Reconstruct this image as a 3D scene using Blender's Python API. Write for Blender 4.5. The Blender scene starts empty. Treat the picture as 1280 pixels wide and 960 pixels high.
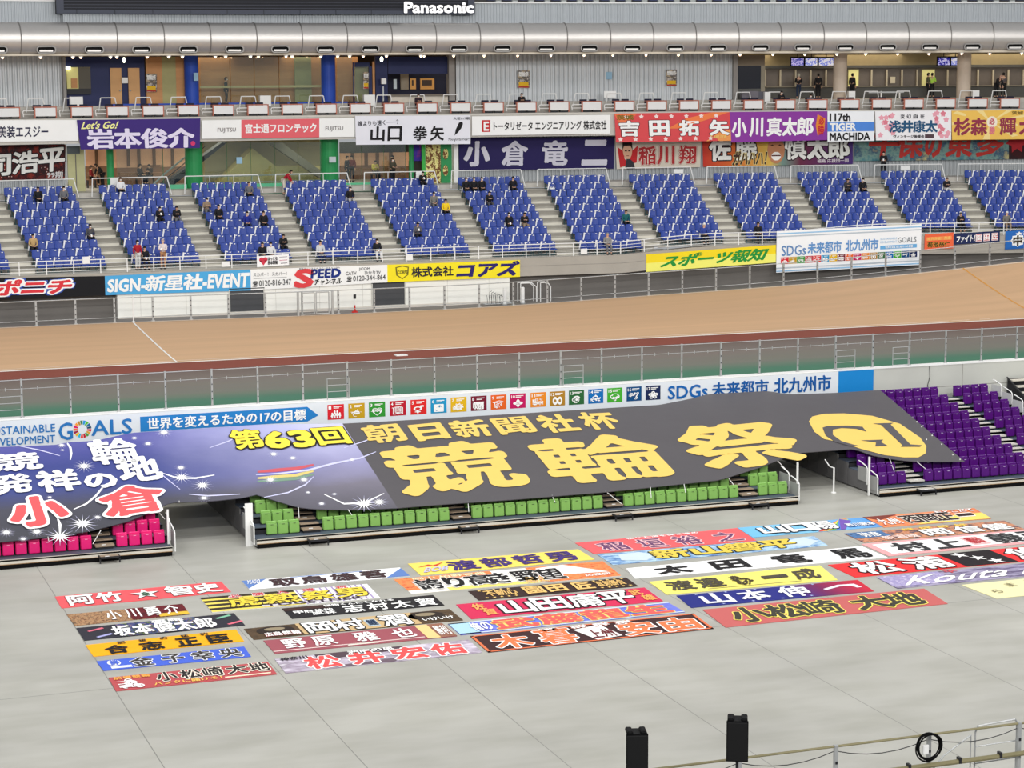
import bpy, bmesh, math, random
import numpy as np
from mathutils import Vector, Matrix
from mathutils.geometry import tessellate_polygon
random.seed(7)
SC = bpy.context.scene
COL = SC.collection
# ------------------------------------------------------------------ camera
F_PX, H = 2694.7, 18.6
YAW, PITCH, ROLL = math.radians(19.9332), math.radians(8.4414), math.radians(.28)
_f = Vector((math.sin(YAW)*math.cos(PITCH), math.cos(YAW)*math.cos(PITCH), -math.sin(PITCH)))
_r = Vector((math.cos(YAW), -math.sin(YAW), 0))
_d = _f.cross(_r)
RX = _r*math.cos(ROLL) + _d*math.sin(ROLL)
DY = -_r*math.sin(ROLL) + _d*math.cos(ROLL)
EYE = Vector((0, 0, H))
cd = bpy.data.cameras.new('camera'); cam = bpy.data.objects.new('camera', cd); COL.objects.link(cam)
cd.sensor_width = 36; cd.lens = F_PX/1280*36; cd.clip_end = 500; cd.clip_start = 1
m = Matrix((RX, -DY, -_f)).transposed().to_4x4(); m.translation = EYE
cam.matrix_world = m; SC.camera = cam
# ------------------------------------------------------------------ light
SC.view_settings.view_transform = 'Standard'; SC.view_settings.look = 'None'
SC.view_settings.gamma = 1; SC.view_settings.use_curve_mapping = False
SC.view_settings.exposure = 0.0
SC.cycles.use_denoising = True
SC.cycles.max_bounces = 6; SC.cycles.diffuse_bounces = 3; SC.cycles.glossy_bounces = 3; SC.cycles.transparent_max_bounces = 12
W = bpy.data.worlds.new('hall_air'); SC.world = W; W.use_nodes = True
W.node_tree.nodes['Background'].inputs[0].default_value = (.93, .96, 1, 1)
W.node_tree.nodes['Background'].inputs[1].default_value = .40
def area(name, loc, aim, sx, sy, power, col=(1, 1, 1)):
    l = bpy.data.lights.new(name, 'AREA'); l.shape = 'RECTANGLE'; l.size = sx; l.size_y = sy; l.energy = power; l.color = col
    o = bpy.data.objects.new(name, l); COL.objects.link(o); o.location = loc
    o.rotation_euler = (Vector(aim)-Vector(loc)).to_track_quat('-Z', 'Y').to_euler(); return o
# arena floodlight banks hung under the dome
for x in (-8, 30, 68):
    area('floodlight_bank', (x, 76, 40), (x, 72, 0), 22, 5, 3900, (1, .985, .96))
    area('floodlight_bank', (x, 92, 38), (x, 100, 0), 22, 4, 3000, (1, .985, .96))
for x in (-16, 14, 44, 74):
    area('floodlight_bank', (x, 40, 33), (x+6, 130, 10), 16, 4, 5600, (1, .985, .96))

for x in (-20, 12, 44):
    area('stand_floodlight', (x, 4, 31), (x+22, 131, 14), 20, 3, 8500, (1, .985, .96))

# ------------------------------------------------------------------ pixel -> place (planes of the hall)
def ray(x, y): return RX*((x-640)/F_PX) + DY*((y-480)/F_PX) + _f
def onZ(x, y, z=0):
    d = ray(x, y); return EYE + d*((z-H)/d.z)
def onY(x, y, Y):
    d = ray(x, y); return EYE + d*(Y/d.y)
RB, CX, CY = 190., 28., 131.9-190          # plan curve of the far stand (row nearest the concourse)
def onCyl(x, y, d):
    q = ray(x, y); r = RB+d
    a = q.x*q.x+q.y*q.y; b = 2*(-CX*q.x-CY*q.y); c = CX*CX+CY*CY-r*r
    t = (-b+math.sqrt(b*b-4*a*c))/(2*a); p = EYE+q*t
    return math.atan2(p.x-CX, p.y-CY)*RB, p.z, p
def SP(s, d, z):
    a = s/RB; r = RB+d
    return Vector((CX+r*math.sin(a), CY+r*math.cos(a), z))
def front_y(X): return 121.3-.0045*max(0, X-41)**2      # front wall of the far stand
def track_y(X): return 118.3-.0045*max(0, X-43)**2      # outer edge of the track
def onCurve(x, y, fn, off=0):
    Y = 118
    for _ in range(40):
        p = onY(x, y, Y); Y = .5*Y+.5*(fn(p.x)+off)
    return onY(x, y, Y)
def onFront(x, y, off=0): return onCurve(x, y, front_y, off)
def proj(p):
    q = Vector(p)-EYE; w = q.dot(_f)
    return 640+F_PX*q.dot(RX)/w, 480+F_PX*q.dot(DY)/w

# ------------------------------------------------------------------ materials
def lin(c):
    return tuple((v/255/12.92 if v/255 <= .04045 else ((v/255+.055)/1.055)**2.4) for v in c)+(1,)
MATS = {}
def mat(name, rgb=(200, 200, 200), rough=.55, metal=0., var=.06, scale=3., emit=0., bump=0., stretch=None, spec=.3):
    if name in MATS: return MATS[name]
    M = bpy.data.materials.new(name); M.use_nodes = True; nt = M.node_tree; N = nt.nodes; L = nt.links
    b = N['Principled BSDF']; c = lin(rgb)
    b.inputs['Roughness'].default_value = rough; b.inputs['Metallic'].default_value = metal
    b.inputs['Specular IOR Level'].default_value = spec
    tc = N.new('ShaderNodeTexCoord'); no = N.new('ShaderNodeTexNoise'); no.inputs['Scale'].default_value = scale; no.inputs['Detail'].default_value = 4
    src = tc.outputs['Object']
    if stretch:
        mp = N.new('ShaderNodeMapping'); mp.inputs['Scale'].default_value = stretch; L.new(src, mp.inputs[0]); src = mp.outputs[0]
    L.new(src, no.inputs['Vector'])
    mx = N.new('ShaderNodeMix'); mx.data_type = 'RGBA'
    mx.inputs[6].default_value = tuple(v*(1-var*1.6) for v in c[:3])+(1,); mx.inputs[7].default_value = tuple(min(1, v*(1+var*1.6)) for v in c[:3])+(1,)
    L.new(no.outputs['Fac'], mx.inputs[0]); L.new(mx.outputs[2], b.inputs['Base Color'])
    if emit:
        b.inputs['Emission Color'].default_value = c; b.inputs['Emission Strength'].default_value = emit
    if bump:
        bp = N.new('ShaderNodeBump'); bp.inputs['Strength'].default_value = bump; bp.inputs['Distance'].default_value = .05
        L.new(no.outputs['Fac'], bp.inputs['Height']); L.new(bp.outputs[0], b.inputs['Normal'])
    MATS[name] = M; return M
def mottle(name, cols, scale=2., rough=.6, stretch=None, hard=False, tex='noise'):
    """printed picture: patches of several inks"""
    if name in MATS: return MATS[name]
    M = bpy.data.materials.new(name); M.use_nodes = True; nt = M.node_tree; N = nt.nodes; L = nt.links
    b = N['Principled BSDF']; b.inputs['Roughness'].default_value = rough; b.inputs['Specular IOR Level'].default_value = .2
    tc = N.new('ShaderNodeTexCoord'); src = tc.outputs['Object']
    if stretch:
        mp = N.new('ShaderNodeMapping'); mp.inputs['Scale'].default_value = stretch; L.new(src, mp.inputs[0]); src = mp.outputs[0]
    no = N.new('ShaderNodeTexNoise'); no.inputs['Scale'].default_value = scale; no.inputs['Detail'].default_value = 6; no.inputs['Roughness'].default_value = .65
    L.new(src, no.inputs['Vector']); cr = N.new('ShaderNodeValToRGB'); el = cr.color_ramp.elements
    n = len(cols)
    if hard: cr.color_ramp.interpolation = 'CONSTANT'
    for i, c in enumerate(cols):
        pos = .3+.4*(i/(max(1, n-1) if not hard else n))
        e = el[i] if i < 2 else el.new(pos)
        e.position = pos; e.color = lin(c)
    L.new(no.outputs['Fac'], cr.inputs[0]); L.new(cr.outputs[0], b.inputs['Base Color'])
    MATS[name] = M; return M
def ramp_mat(name, axis, stops, rough=.6):
    """printed colour run along one object axis: stops = [(coordinate, rgb)]"""
    if name in MATS: return MATS[name]
    M = bpy.data.materials.new(name); M.use_nodes = True; nt = M.node_tree; N = nt.nodes; L = nt.links
    b = N['Principled BSDF']; b.inputs['Roughness'].default_value = rough; b.inputs['Specular IOR Level'].default_value = .2
    tc = N.new('ShaderNodeTexCoord'); sp = N.new('ShaderNodeSeparateXYZ'); L.new(tc.outputs['Object'], sp.inputs[0])
    mr = N.new('ShaderNodeMapRange'); a, z = stops[0][0], stops[-1][0]
    mr.inputs[1].default_value = a; mr.inputs[2].default_value = z; L.new(sp.outputs['XYZ'.index(axis)], mr.inputs[0])
    cr = N.new('ShaderNodeValToRGB'); el = cr.color_ramp.elements
    for i, (p, c) in enumerate(stops):
        t = (p-a)/(z-a); e = el[i] if i < 2 else el.new(t); e.position = t; e.color = lin(c)
    L.new(mr.outputs[0], cr.inputs[0])
    no = N.new('ShaderNodeTexNoise'); no.inputs['Scale'].default_value = .8; no.inputs['Detail'].default_value = 5
    mp = N.new('ShaderNodeMapping'); mp.inputs['Scale'].default_value = (.12, 1.4, 1); L.new(tc.outputs['Object'], mp.inputs[0]); L.new(mp.outputs[0], no.inputs['Vector'])
    mx = N.new('ShaderNodeMix'); mx.data_type = 'RGBA'; mx.blend_type = 'MULTIPLY'; mx.inputs[0].default_value = .12
    L.new(cr.outputs[0], mx.inputs[6]); L.new(no.outputs['Color'], mx.inputs[7])
    L.new(mx.outputs[2], b.inputs['Base Color'])
    MATS[name] = M; return M
def glass(name='clear_glass', tint=(.9, .96, .94), gloss=.08):
    if name in MATS: return MATS[name]
    M = bpy.data.materials.new(name); M.use_nodes = True; nt = M.node_tree; N = nt.nodes; L = nt.links
    N.remove(N['Principled BSDF']); t = N.new('ShaderNodeBsdfTransparent'); t.inputs[0].default_value = tint+(1,)
    g = N.new('ShaderNodeBsdfGlossy'); g.inputs['Roughness'].default_value = .03; x = N.new('ShaderNodeMixShader'); x.inputs[0].default_value = gloss
    L.new(t.outputs[0], x.inputs[1]); L.new(g.outputs[0], x.inputs[2]); L.new(x.outputs[0], N['Material Output'].inputs[0])
    MATS[name] = M; return M
INK = {}
def ink(rgb, rough=.6):
    k = tuple(rgb)
    if k not in INK: INK[k] = mat('ink_%d_%d_%d' % k, rgb, rough, var=.025, scale=1.5, spec=.2)
    return INK[k]

# ------------------------------------------------------------------ mesh builder
class MB:
    def __init__(s): s.v = []; s.f = []; s.mi = []; s.ms = []
    def mat(s, M):
        if M not in s.ms: s.ms.append(M)
        return s.ms.index(M)
    def add(s, vs, fs, M):
        b = len(s.v); s.v += [Vector(p) for p in vs]; i = s.mat(M)
        for f in fs: s.f.append(tuple(b+k for k in f)); s.mi.append(i)
    def box(s, c, d, M, rot=None):
        hx, hy, hz = d[0]/2, d[1]/2, d[2]/2
        vs = [Vector((x, y, z)) for x in (-hx, hx) for y in (-hy, hy) for z in (-hz, hz)]
        if rot is not None: vs = [rot @ v for v in vs]
        s.add([v+Vector(c) for v in vs], [(0, 1, 3, 2), (4, 6, 7, 5), (0, 4, 5, 1), (2, 3, 7, 6), (0, 2, 6, 4), (1, 5, 7, 3)], M)
    def rbox(s, c, d, M, bev=.03, rot=None, seg=2):
        bm = bmesh.new(); bmesh.ops.create_cube(bm, size=1)
        for v in bm.verts: v.co = Vector((v.co.x*d[0], v.co.y*d[1], v.co.z*d[2]))
        bmesh.ops.bevel(bm, geom=bm.edges[:], offset=bev, segments=seg, affect='EDGES', profile=.5)
        bm.verts.index_update()
        vs = [v.co.copy() for v in bm.verts]
        if rot is not None: vs = [rot @ v for v in vs]
        s.add([v+Vector(c) for v in vs], [tuple(v.index for v in f.verts) for f in bm.faces], M); bm.free()
    def tube(s, a, b, r, M, n=6, r2=None, cap=True):
        a = Vector(a); b = Vector(b); t = (b-a)
        if t.length < 1e-6: return
        q = t.to_track_quat('Z', 'Y'); r2 = r if r2 is None else r2
        vs = [a+q @ Vector((r*math.cos(2*math.pi*i/n), r*math.sin(2*math.pi*i/n), 0)) for i in range(n)]
        vs += [b+q @ Vector((r2*math.cos(2*math.pi*i/n), r2*math.sin(2*math.pi*i/n), 0)) for i in range(n)]
        fs = [(i, (i+1) % n, n+(i+1) % n, n+i) for i in range(n)]
        if cap: fs += [tuple(range(n))[::-1], tuple(range(n, 2*n))]
        s.add(vs, fs, M)
    def path(s, pts, r, M, n=6):
        for a, b in zip(pts, pts[1:]): s.tube(a, b, r, M, n)
    def ball(s, c, r, M, nu=10, nv=6, sc=(1, 1, 1), v0=0., v1=1.):
        vs = []; fs = []
        for j in range(nv+1):
            th = math.pi*(v0+(v1-v0)*j/nv)
            for i in range(nu):
                ph = 2*math.pi*i/nu
                vs.append(Vector(c)+Vector((r*sc[0]*math.sin(th)*math.cos(ph), r*sc[1]*math.sin(th)*math.sin(ph), r*sc[2]*math.cos(th))))
        for j in range(nv):
            for i in range(nu): fs.append((j*nu+i, (j+1)*nu+i, (j+1)*nu+(i+1) % nu, j*nu+(i+1) % nu))
        s.add(vs, fs, M)
    def torus(s, c, R, r, M, q=None, n=18, k=6):
        vs = []; fs = []
        for i in range(n):
            a = 2*math.pi*i/n
            for j in range(k):
                b = 2*math.pi*j/k; p = Vector(((R+r*math.cos(b))*math.cos(a), (R+r*math.cos(b))*math.sin(a), r*math.sin(b)))
                vs.append(Vector(c)+(q @ p if q else p))
        for i in range(n):
            for j in range(k): fs.append((i*k+j, ((i+1) % n)*k+j, ((i+1) % n)*k+(j+1) % k, i*k+(j+1) % k))
        s.add(vs, fs, M)
    def cbox(s, s0, s1, z0, z1, d0, d1, M):
        """block following the far stand's curve"""
        n = max(1, int(abs(s1-s0)/3))
        vs = []
        for i in range(n+1):
            t = s0+(s1-s0)*i/n
            vs += [SP(t, d0, z0), SP(t, d1, z0), SP(t, d1, z1), SP(t, d0, z1)]
        fs = [(0, 3, 2, 1), (4*n, 4*n+1, 4*n+2, 4*n+3)]
        for i in range(n):
            a = 4*i
            for k in range(4): fs.append((a+k, a+(k+1) % 4, a+4+(k+1) % 4, a+4+k))
        s.add(vs, fs, M)
    def mesh(s, name, origin=None, smooth=False):
        me = bpy.data.meshes.new(name); o = Vector(origin) if origin is not None else Vector()
        me.from_pydata([tuple(p-o) for p in s.v], [], s.f)
        for M in s.ms: me.materials.append(M)
        me.polygons.foreach_set('material_index', s.mi)
        if smooth: me.polygons.foreach_set('use_smooth', [True]*len(s.f))
        me.update(); return me
    def build(s, name, parent=None, origin=None, smooth=False):
        me = s.mesh(name, origin, smooth); o = bpy.data.objects.new(name, me); COL.objects.link(o)
        if origin is not None and parent is None: o.location = origin
        if parent is not None: o.parent = parent
        return o
def tag(o, label, cat, group=None):
    o['label'] = label; o['category'] = cat
    if group: o['group'] = group
    return o
def empty(name, loc, rz=0., label=None, cat=None, group=None):
    o = bpy.data.objects.new(name, None); COL.objects.link(o); o.location = loc; o.rotation_euler = (0, 0, rz); o.empty_display_size = .2
    if label: tag(o, label, cat, group)
    return o
def struct(o): o['kind'] = 'structure'; return o

# ------------------------------------------------------------------ lettering
GL = {}
def glyphs(txt):
    if txt in GL: return GL[txt]
    c = bpy.data.curves.new('lettering', 'FONT'); c.body = txt; c.resolution_u = 2; c.size = 1
    o = bpy.data.objects.new('lettering', c)
    me = bpy.data.meshes.new_from_object(o)
    bpy.data.objects.remove(o); bpy.data.curves.remove(c)
    vs = [(v.co.x, v.co.y) for v in me.vertices]; fs = [tuple(p.vertices) for p in me.polygons]
    ed = {}
    for f in fs:
        ar = sum(vs[f[i]][0]*vs[f[(i+1) % len(f)]][1]-vs[f[(i+1) % len(f)]][0]*vs[f[i]][1] for i in range(len(f)))
        g = f if ar > 0 else f[::-1]
        for i in range(len(g)):
            a, b = g[i], g[(i+1) % len(g)]
            if (b, a) in ed: del ed[(b, a)]
            else: ed[(a, b)] = 1
    bpy.data.meshes.remove(me)
    GL[txt] = (vs, fs, list(ed)); return GL[txt]
SDF = {}
def field(txt, res):
    """distance to the letter outline on a grid (negative inside)"""
    k = (txt, res)
    if k in SDF: return SDF[k]
    vs, fs, ed = glyphs(txt); V = np.array(vs); E = np.array(ed)
    pad = .14; x0, y0 = V.min(0)-pad; x1, y1 = V.max(0)+pad; h = 1/res
    nx, ny = int((x1-x0)/h)+2, int((y1-y0)/h)+2
    gx = x0+h*np.arange(nx); gy = y0+h*np.arange(ny); D = np.full((ny, nx), 9.); C = np.zeros((ny, nx), bool)
    PX, PY = np.meshgrid(gx, gy)
    for a, b in E:
        ax, ay = V[a]; bx, by = V[b]
        i0 = max(0, int((min(ax, bx)-pad-x0)/h)); i1 = min(nx, int((max(ax, bx)+pad-x0)/h)+2); j0 = max(0, int((min(ay, by)-pad-y0)/h)); j1 = min(ny, int((max(ay, by)+pad-y0)/h)+2)
        X = PX[j0:j1, i0:i1]-ax; Y = PY[j0:j1, i0:i1]-ay; dx, dy = bx-ax, by-ay; L2 = dx*dx+dy*dy+1e-12
        t = np.clip((X*dx+Y*dy)/L2, 0, 1); d = np.hypot(X-t*dx, Y-t*dy); D[j0:j1, i0:i1] = np.minimum(D[j0:j1, i0:i1], d)
        if ay != by:
            r = (gy > min(ay, by)) & (gy <= max(ay, by)); jj = np.nonzero(r)[0]
            for q in jj:
                xc = ax+(gy[q]-ay)/(by-ay)*dx; C[q, gx < xc] ^= True
    D[C] *= -1
    SDF[k] = (gx, gy, D); return SDF[k]
BOLD = {}
def bold(txt, w, res=36, keep=True):
    """letters fattened by w, as one clean flat mesh"""
    if w <= .004: vs, fs, _ = glyphs(txt); return vs, fs
    k = (txt, round(w, 4), res, keep)
    if k in BOLD: return BOLD[k]
    gx, gy, D = field(txt, res); ny, nx = D.shape
    r = max(1, int(.075*res)); Mx = D.copy()                     # keep the small white spaces inside dense characters open
    for ax in (0, 1):
        T = Mx.copy()
        for q in range(1, r+1):
            for sg in (q, -q):
                S = np.roll(T, sg, ax); Mx = np.maximum(Mx, S)
    Fv = (np.minimum(w, np.maximum(.45*Mx, .006)) if keep else w)-D; ins = Fv > 0
    vs = []; fs = []; ids = {}
    def vid(key, p):
        if key not in ids: ids[key] = len(vs); vs.append(p)
        return ids[key]
    n = ins[:-1, :-1].astype(int)+ins[:-1, 1:]+ins[1:, :-1]+ins[1:, 1:]
    for j in range(ny-1):
        run = None; row = n[j]
        for i in range(nx-1):
            c = row[i]
            if c == 4:
                if run is None: run = i
                if i-run >= 5 or i == nx-2 or row[i+1] != 4:
                    fs.append((vid((run, j), (gx[run], gy[j])), vid((i+1, j), (gx[i+1], gy[j])), vid((i+1, j+1), (gx[i+1], gy[j+1])), vid((run, j+1), (gx[run], gy[j+1])))); run = None
                continue
            run = None
            if c == 0: continue
            cs = ((i, j), (i+1, j), (i+1, j+1), (i, j+1)); poly = []
            for q in range(4):
                (ia, ja), (ib, jb) = cs[q], cs[(q+1) % 4]; fa, fb = Fv[ja, ia], Fv[jb, ib]
                if fa > 0: poly.append(vid((ia, ja), (gx[ia], gy[ja])))
                if (fa > 0) != (fb > 0):
                    t = fa/(fa-fb); kk = tuple(sorted(((ia, ja), (ib, jb))))
                    poly.append(vid(kk, (gx[ia]+t*(gx[ib]-gx[ia]), gy[ja]+t*(gy[jb]-gy[ja]))))
            if len(poly) > 2: fs.append(tuple(poly))
    BOLD[k] = (vs, fs); return BOLD[k]
LAY = .008
class Sheet:
    """flat printed thing: quad of 3-D corners TL TR BR BL; pattern layers joined into one mesh"""
    def __init__(s, Q, base, thick=.02, wave=0., nx=16, fn=None):
        s.mb = MB(); s.Q = [Vector(q) for q in Q]; s.n = (s.Q[3]-s.Q[0]).cross(s.Q[1]-s.Q[0]).normalized(); s.wave = wave; s.fn = fn
        s.W = (s.Q[1]-s.Q[0]).length; s.Hh = (s.Q[3]-s.Q[0]).length; s.ph = random.random()*6
        if base is None: return
        vs = []; ny = 3
        for j in range(ny+1):
            for i in range(nx+1): vs.append(s.P(i/nx, j/ny, 0))
        k = len(vs)
        for j in range(ny+1):
            for i in range(nx+1): vs.append(s.P(i/nx, j/ny, 0)-s.n*thick)
        fs = []
        for j in range(ny):
            for i in range(nx):
                a = j*(nx+1)+i; f = (a, a+nx+1, a+nx+2, a+1); fs.append(f); fs.append(tuple(k+x for x in f[::-1]))
        rim = [i for i in range(nx+1)]+[j*(nx+1)+nx for j in range(1, ny+1)]+[ny*(nx+1)+i for i in range(nx-1, -1, -1)]+[j*(nx+1) for j in range(ny-1, 0, -1)]
        for a, b in zip(rim, rim[1:]+rim[:1]): fs.append((a, b, k+b, k+a))
        s.mb.add(vs, fs, base)
    def P(s, u, v, l):
        if s.fn: return s.fn(u, v, l)
        a = s.Q[0].lerp(s.Q[1], u); b = s.Q[3].lerp(s.Q[2], u); p = a.lerp(b, v)
        w = s.wave*(math.sin(u*s.W*1.7+s.ph+v*2)+.6*math.sin(u*s.W*3.9+s.ph*2-v*3))*(.35+.65*v) if s.wave else 0
        return p+s.n*(l*LAY+w)
    def poly(s, pts, M, l=1):
        s.mb.add([s.P(u, v, l) for u, v in pts], [tuple(range(len(pts)))], M)
    def tess(s, pts, M, l=1):
        t = tessellate_polygon([[Vector((u, v, 0)) for u, v in pts]])
        s.mb.add([s.P(u, v, l) for u, v in pts], [tuple(f) for f in t], M)
    def rect(s, u0, v0, u1, v1, M, l=1, n=None):
        n = n or max(1, int((u1-u0)*16))
        vs = []
        for i in range(n+1):
            u = u0+(u1-u0)*i/n; vs += [s.P(u, v0, l), s.P(u, (v0+v1)/2, l), s.P(u, v1, l)]
        s.mb.add(vs, [f for i in range(n) for f in ((3*i, 3*i+1, 3*i+4, 3*i+3), (3*i+1, 3*i+2, 3*i+5, 3*i+4))], M)
    def ell(s, u, v, ru, rv, M, l=1, n=14):
        s.poly([(u+ru*math.cos(2*math.pi*i/n), v+rv*math.sin(2*math.pi*i/n)) for i in range(n)], M, l)
    def star(s, u, v, ru, rv, M, l=1, n=5, inner=.4, rot=0.):
        pts = []
        for i in range(2*n):
            a = math.pi*i/n-math.pi/2+rot; k = 1 if i % 2 == 0 else inner
            pts.append((u+ru*k*math.cos(a), v+rv*k*math.sin(a)))
        c = [(u, v)]+pts
        s.mb.add([s.P(a, b, l) for a, b in c], [(0, i, i % (2*n)+1) for i in range(1, 2*n+1)], M)
    def text(s, txt, u0, v0, u1, v1, col, b=.03, out=None, ow=.05, l=2, slant=0., out2=None, skew=0., res=None):
        vs0, _, _ = glyphs(txt)
        if not vs0: return
        if txt in ('一', 'ー'): v0, v1 = v0+(v1-v0)*.4, v0+(v1-v0)*.6
        big = max((s.P(u0, v0, 0)-s.P(u0, v1, 0)).length, .01)
        res = res or (60 if big > 2.5 else 34 if big > .45 else 22)
        x0 = min(p[0] for p in vs0); x1 = max(p[0] for p in vs0); y0 = min(p[1] for p in vs0); y1 = max(p[1] for p in vs0)
        def put(w, M, lay, keep=False):
            vs, fs = bold(txt, w, res, keep)
            pts = []
            for x, y in vs:
                a = (x-x0)/(x1-x0); c = (y1-y)/max(1e-6, y1-y0)
                pts.append(s.P(u0+(u1-u0)*(a+slant*(.5-c)), v0+(v1-v0)*c+skew*a, lay))
            s.mb.add(pts, fs, M)
        if out2: put(b+ow*1.9, ink(out2), l-.6)
        if out: put(b+ow, ink(out), l)
        put(b, ink(col) if isinstance(col, tuple) else col, l+1, True)
    def chars(s, txt, u0, v0, u1, v1, col, gap=.12, dv=0., **k):
        """glyph by glyph, each filling its own cell"""
        n = len(txt); w = (u1-u0)/n
        for i, ch in enumerate(txt):
            if ch == ' ': continue
            s.text(ch, u0+w*(i+gap/2), v0+dv*i, u0+w*(i+1-gap/2), v1+dv*i, col, **k)
    def build(s, name, label, cat, group=None, parent=None):
        c = (s.Q[0]+s.Q[1]+s.Q[2]+s.Q[3])/4
        o = s.mb.build(name, parent, c if parent is None else None)
        if label: tag(o, label, cat, group)
        return o
WHITE, BLACK = (250, 250, 248), (25, 23, 26)

# ================================================================== SETTING
CONC = mat('pale_concrete', (196, 197, 190), .8, var=.07, scale=.6)
CONC2 = mat('grey_concrete', (150, 146, 140), .85, var=.1, scale=.9)
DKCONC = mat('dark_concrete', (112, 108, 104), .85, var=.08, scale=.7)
STEEL = mat('galvanised_steel', (178, 180, 180), .4, .35, var=.08)
WPAINT = mat('white_paint', (240, 240, 238), .4, var=.02)
DARK = mat('dark_steel', (38, 38, 42), .5, var=.05)
RUBBER = mat('black_plastic', (11, 11, 12), .6, var=.05, spec=.1)
WHITEP = mat('white_panel', (246, 245, 238), .5, var=.015)

def floor_material():
    M = bpy.data.materials.new('polished_concrete_floor'); M.use_nodes = True; nt = M.node_tree; N = nt.nodes; L = nt.links
    b = N['Principled BSDF']; b.inputs['Roughness'].default_value = .42; b.inputs['Specular IOR Level'].default_value = .35
    tc = N.new('ShaderNodeTexCoord')
    def noise(sc, det, st):
        mp = N.new('ShaderNodeMapping'); mp.inputs['Scale'].default_value = st; L.new(tc.outputs['Object'], mp.inputs[0])
        n = N.new('ShaderNodeTexNoise'); n.inputs['Scale'].default_value = sc; n.inputs['Detail'].default_value = det; L.new(mp.outputs[0], n.inputs['Vector']); return n
    n1 = noise(.16, 6, (1, 1, 1)); n2 = noise(.7, 7, (.5, 1.3, 1))
    cr = N.new('ShaderNodeValToRGB'); e = cr.color_ramp.elements
    e[0].position = .32; e[0].color = lin((168, 167, 160)); e[1].position = .7; e[1].color = lin((185, 184, 176)); L.new(n1.outputs['Fac'], cr.inputs[0])
    c2 = N.new('ShaderNodeValToRGB'); e = c2.color_ramp.elements
    e[0].position = .3; e[0].color = lin((232, 232, 228)); e[1].position = .62; e[1].color = lin((255, 255, 255)); L.new(n2.outputs['Fac'], c2.inputs[0])
    mx = N.new('ShaderNodeMix'); mx.data_type = 'RGBA'; mx.blend_type = 'MULTIPLY'; mx.inputs[0].default_value = .8
    L.new(cr.outputs[0], mx.inputs[6]); L.new(c2.outputs[0], mx.inputs[7])
    sp = N.new('ShaderNodeSeparateXYZ'); L.new(tc.outputs['Object'], sp.inputs[0])
    def mth(op, a, bb=None):
        n = N.new('ShaderNodeMath'); n.operation = op
        for i, v in enumerate((a, bb)):
            if v is None: continue
            if isinstance(v, (int, float)): n.inputs[i].default_value = v
            else: L.new(v, n.inputs[i])
        return n.outputs[0]
    def joint(ax, off, per, w):
        f = mth('FRACT', mth('ADD', mth('DIVIDE', mth('SUBTRACT', sp.outputs[ax], off), per), 100.5))
        return mth('LESS_THAN', mth('MULTIPLY', mth('ABSOLUTE', mth('SUBTRACT', f, .5)), per), w)
    j = mth('MAXIMUM', joint(0, 10.16, 5.09, .014), joint(1, 63.45, 20.36, .02))
    m2 = N.new('ShaderNodeMix'); m2.data_type = 'RGBA'; m2.inputs[7].default_value = lin((128, 127, 122)); L.new(j, m2.inputs[0]); L.new(mx.outputs[2], m2.inputs[6])
    L.new(m2.outputs[2], b.inputs['Base Color'])
    return M
mb = MB(); FM = floor_material()
mb.add([(-30, 36, 0), (110, 36, 0), (110, 90.6, 0), (-30, 90.6, 0)], [(0, 1, 2, 3)], FM)
GAPS = [(15.36, 18.3), (42.25, 45.95)]
for a, b in GAPS: mb.add([(a, 90.6, 0), (b, 90.6, 0), (b, 104, 0), (a, 104, 0)], [(0, 1, 2, 3)], FM)
struct(mb.build('floor_infield'))
# infield wall with the two gangway openings, and the passages behind them
WY = 90.6
mb = MB()
xs = [-30, GAPS[0][0], GAPS[0][1], GAPS[1][0], GAPS[1][1], 110]
for a, b, solid in ((xs[0], xs[1], 1), (xs[1], xs[2], 0), (xs[2], xs[3], 1), (xs[3], xs[4], 0), (xs[4], xs[5], 1)):
    z0 = 0 if solid else 2.55
    mb.box(((a+b)/2, WY+.2, (z0+4.0)/2), (b-a, .4, 4.0-z0), CONC)
mb.box((40, WY+.2, 4.03), (140, .46, .06), WPAINT)
mb.box((40, WY-.004, 2.95), (140, .02, .02), CONC2)
for x in range(-28, 110, 6): mb.box((x+.3, WY-.004, 2), (.015, .02, 4), CONC2)
for a, b in GAPS:
    for x in (a-.1, b+.1): mb.box((x, 97.5, 1.3), (.2, 13.2, 2.6), CONC)
    mb.box(((a+b)/2, 97.5, 2.65), (b-a+.4, 13.2, .16), CONC)
    mb.box(((a+b)/2, 104.1, 1.3), (b-a+.4, .2, 2.6), CONC)
struct(mb.build('wall_infield'))
for a, b in GAPS: area('passage_lamp', ((a+b)/2, 99.5, 2.5), ((a+b)/2, 99.5, 0), 1.5, 5, 130, (1, .9, .72))
# near infield wall
mb = MB(); mb.box((40, 35.3, 2), (140, .5, 4), CONC); mb.box((40, 33, 3.9), (140, 4.2, .2), CONC2); struct(mb.build('wall_near'))

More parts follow.
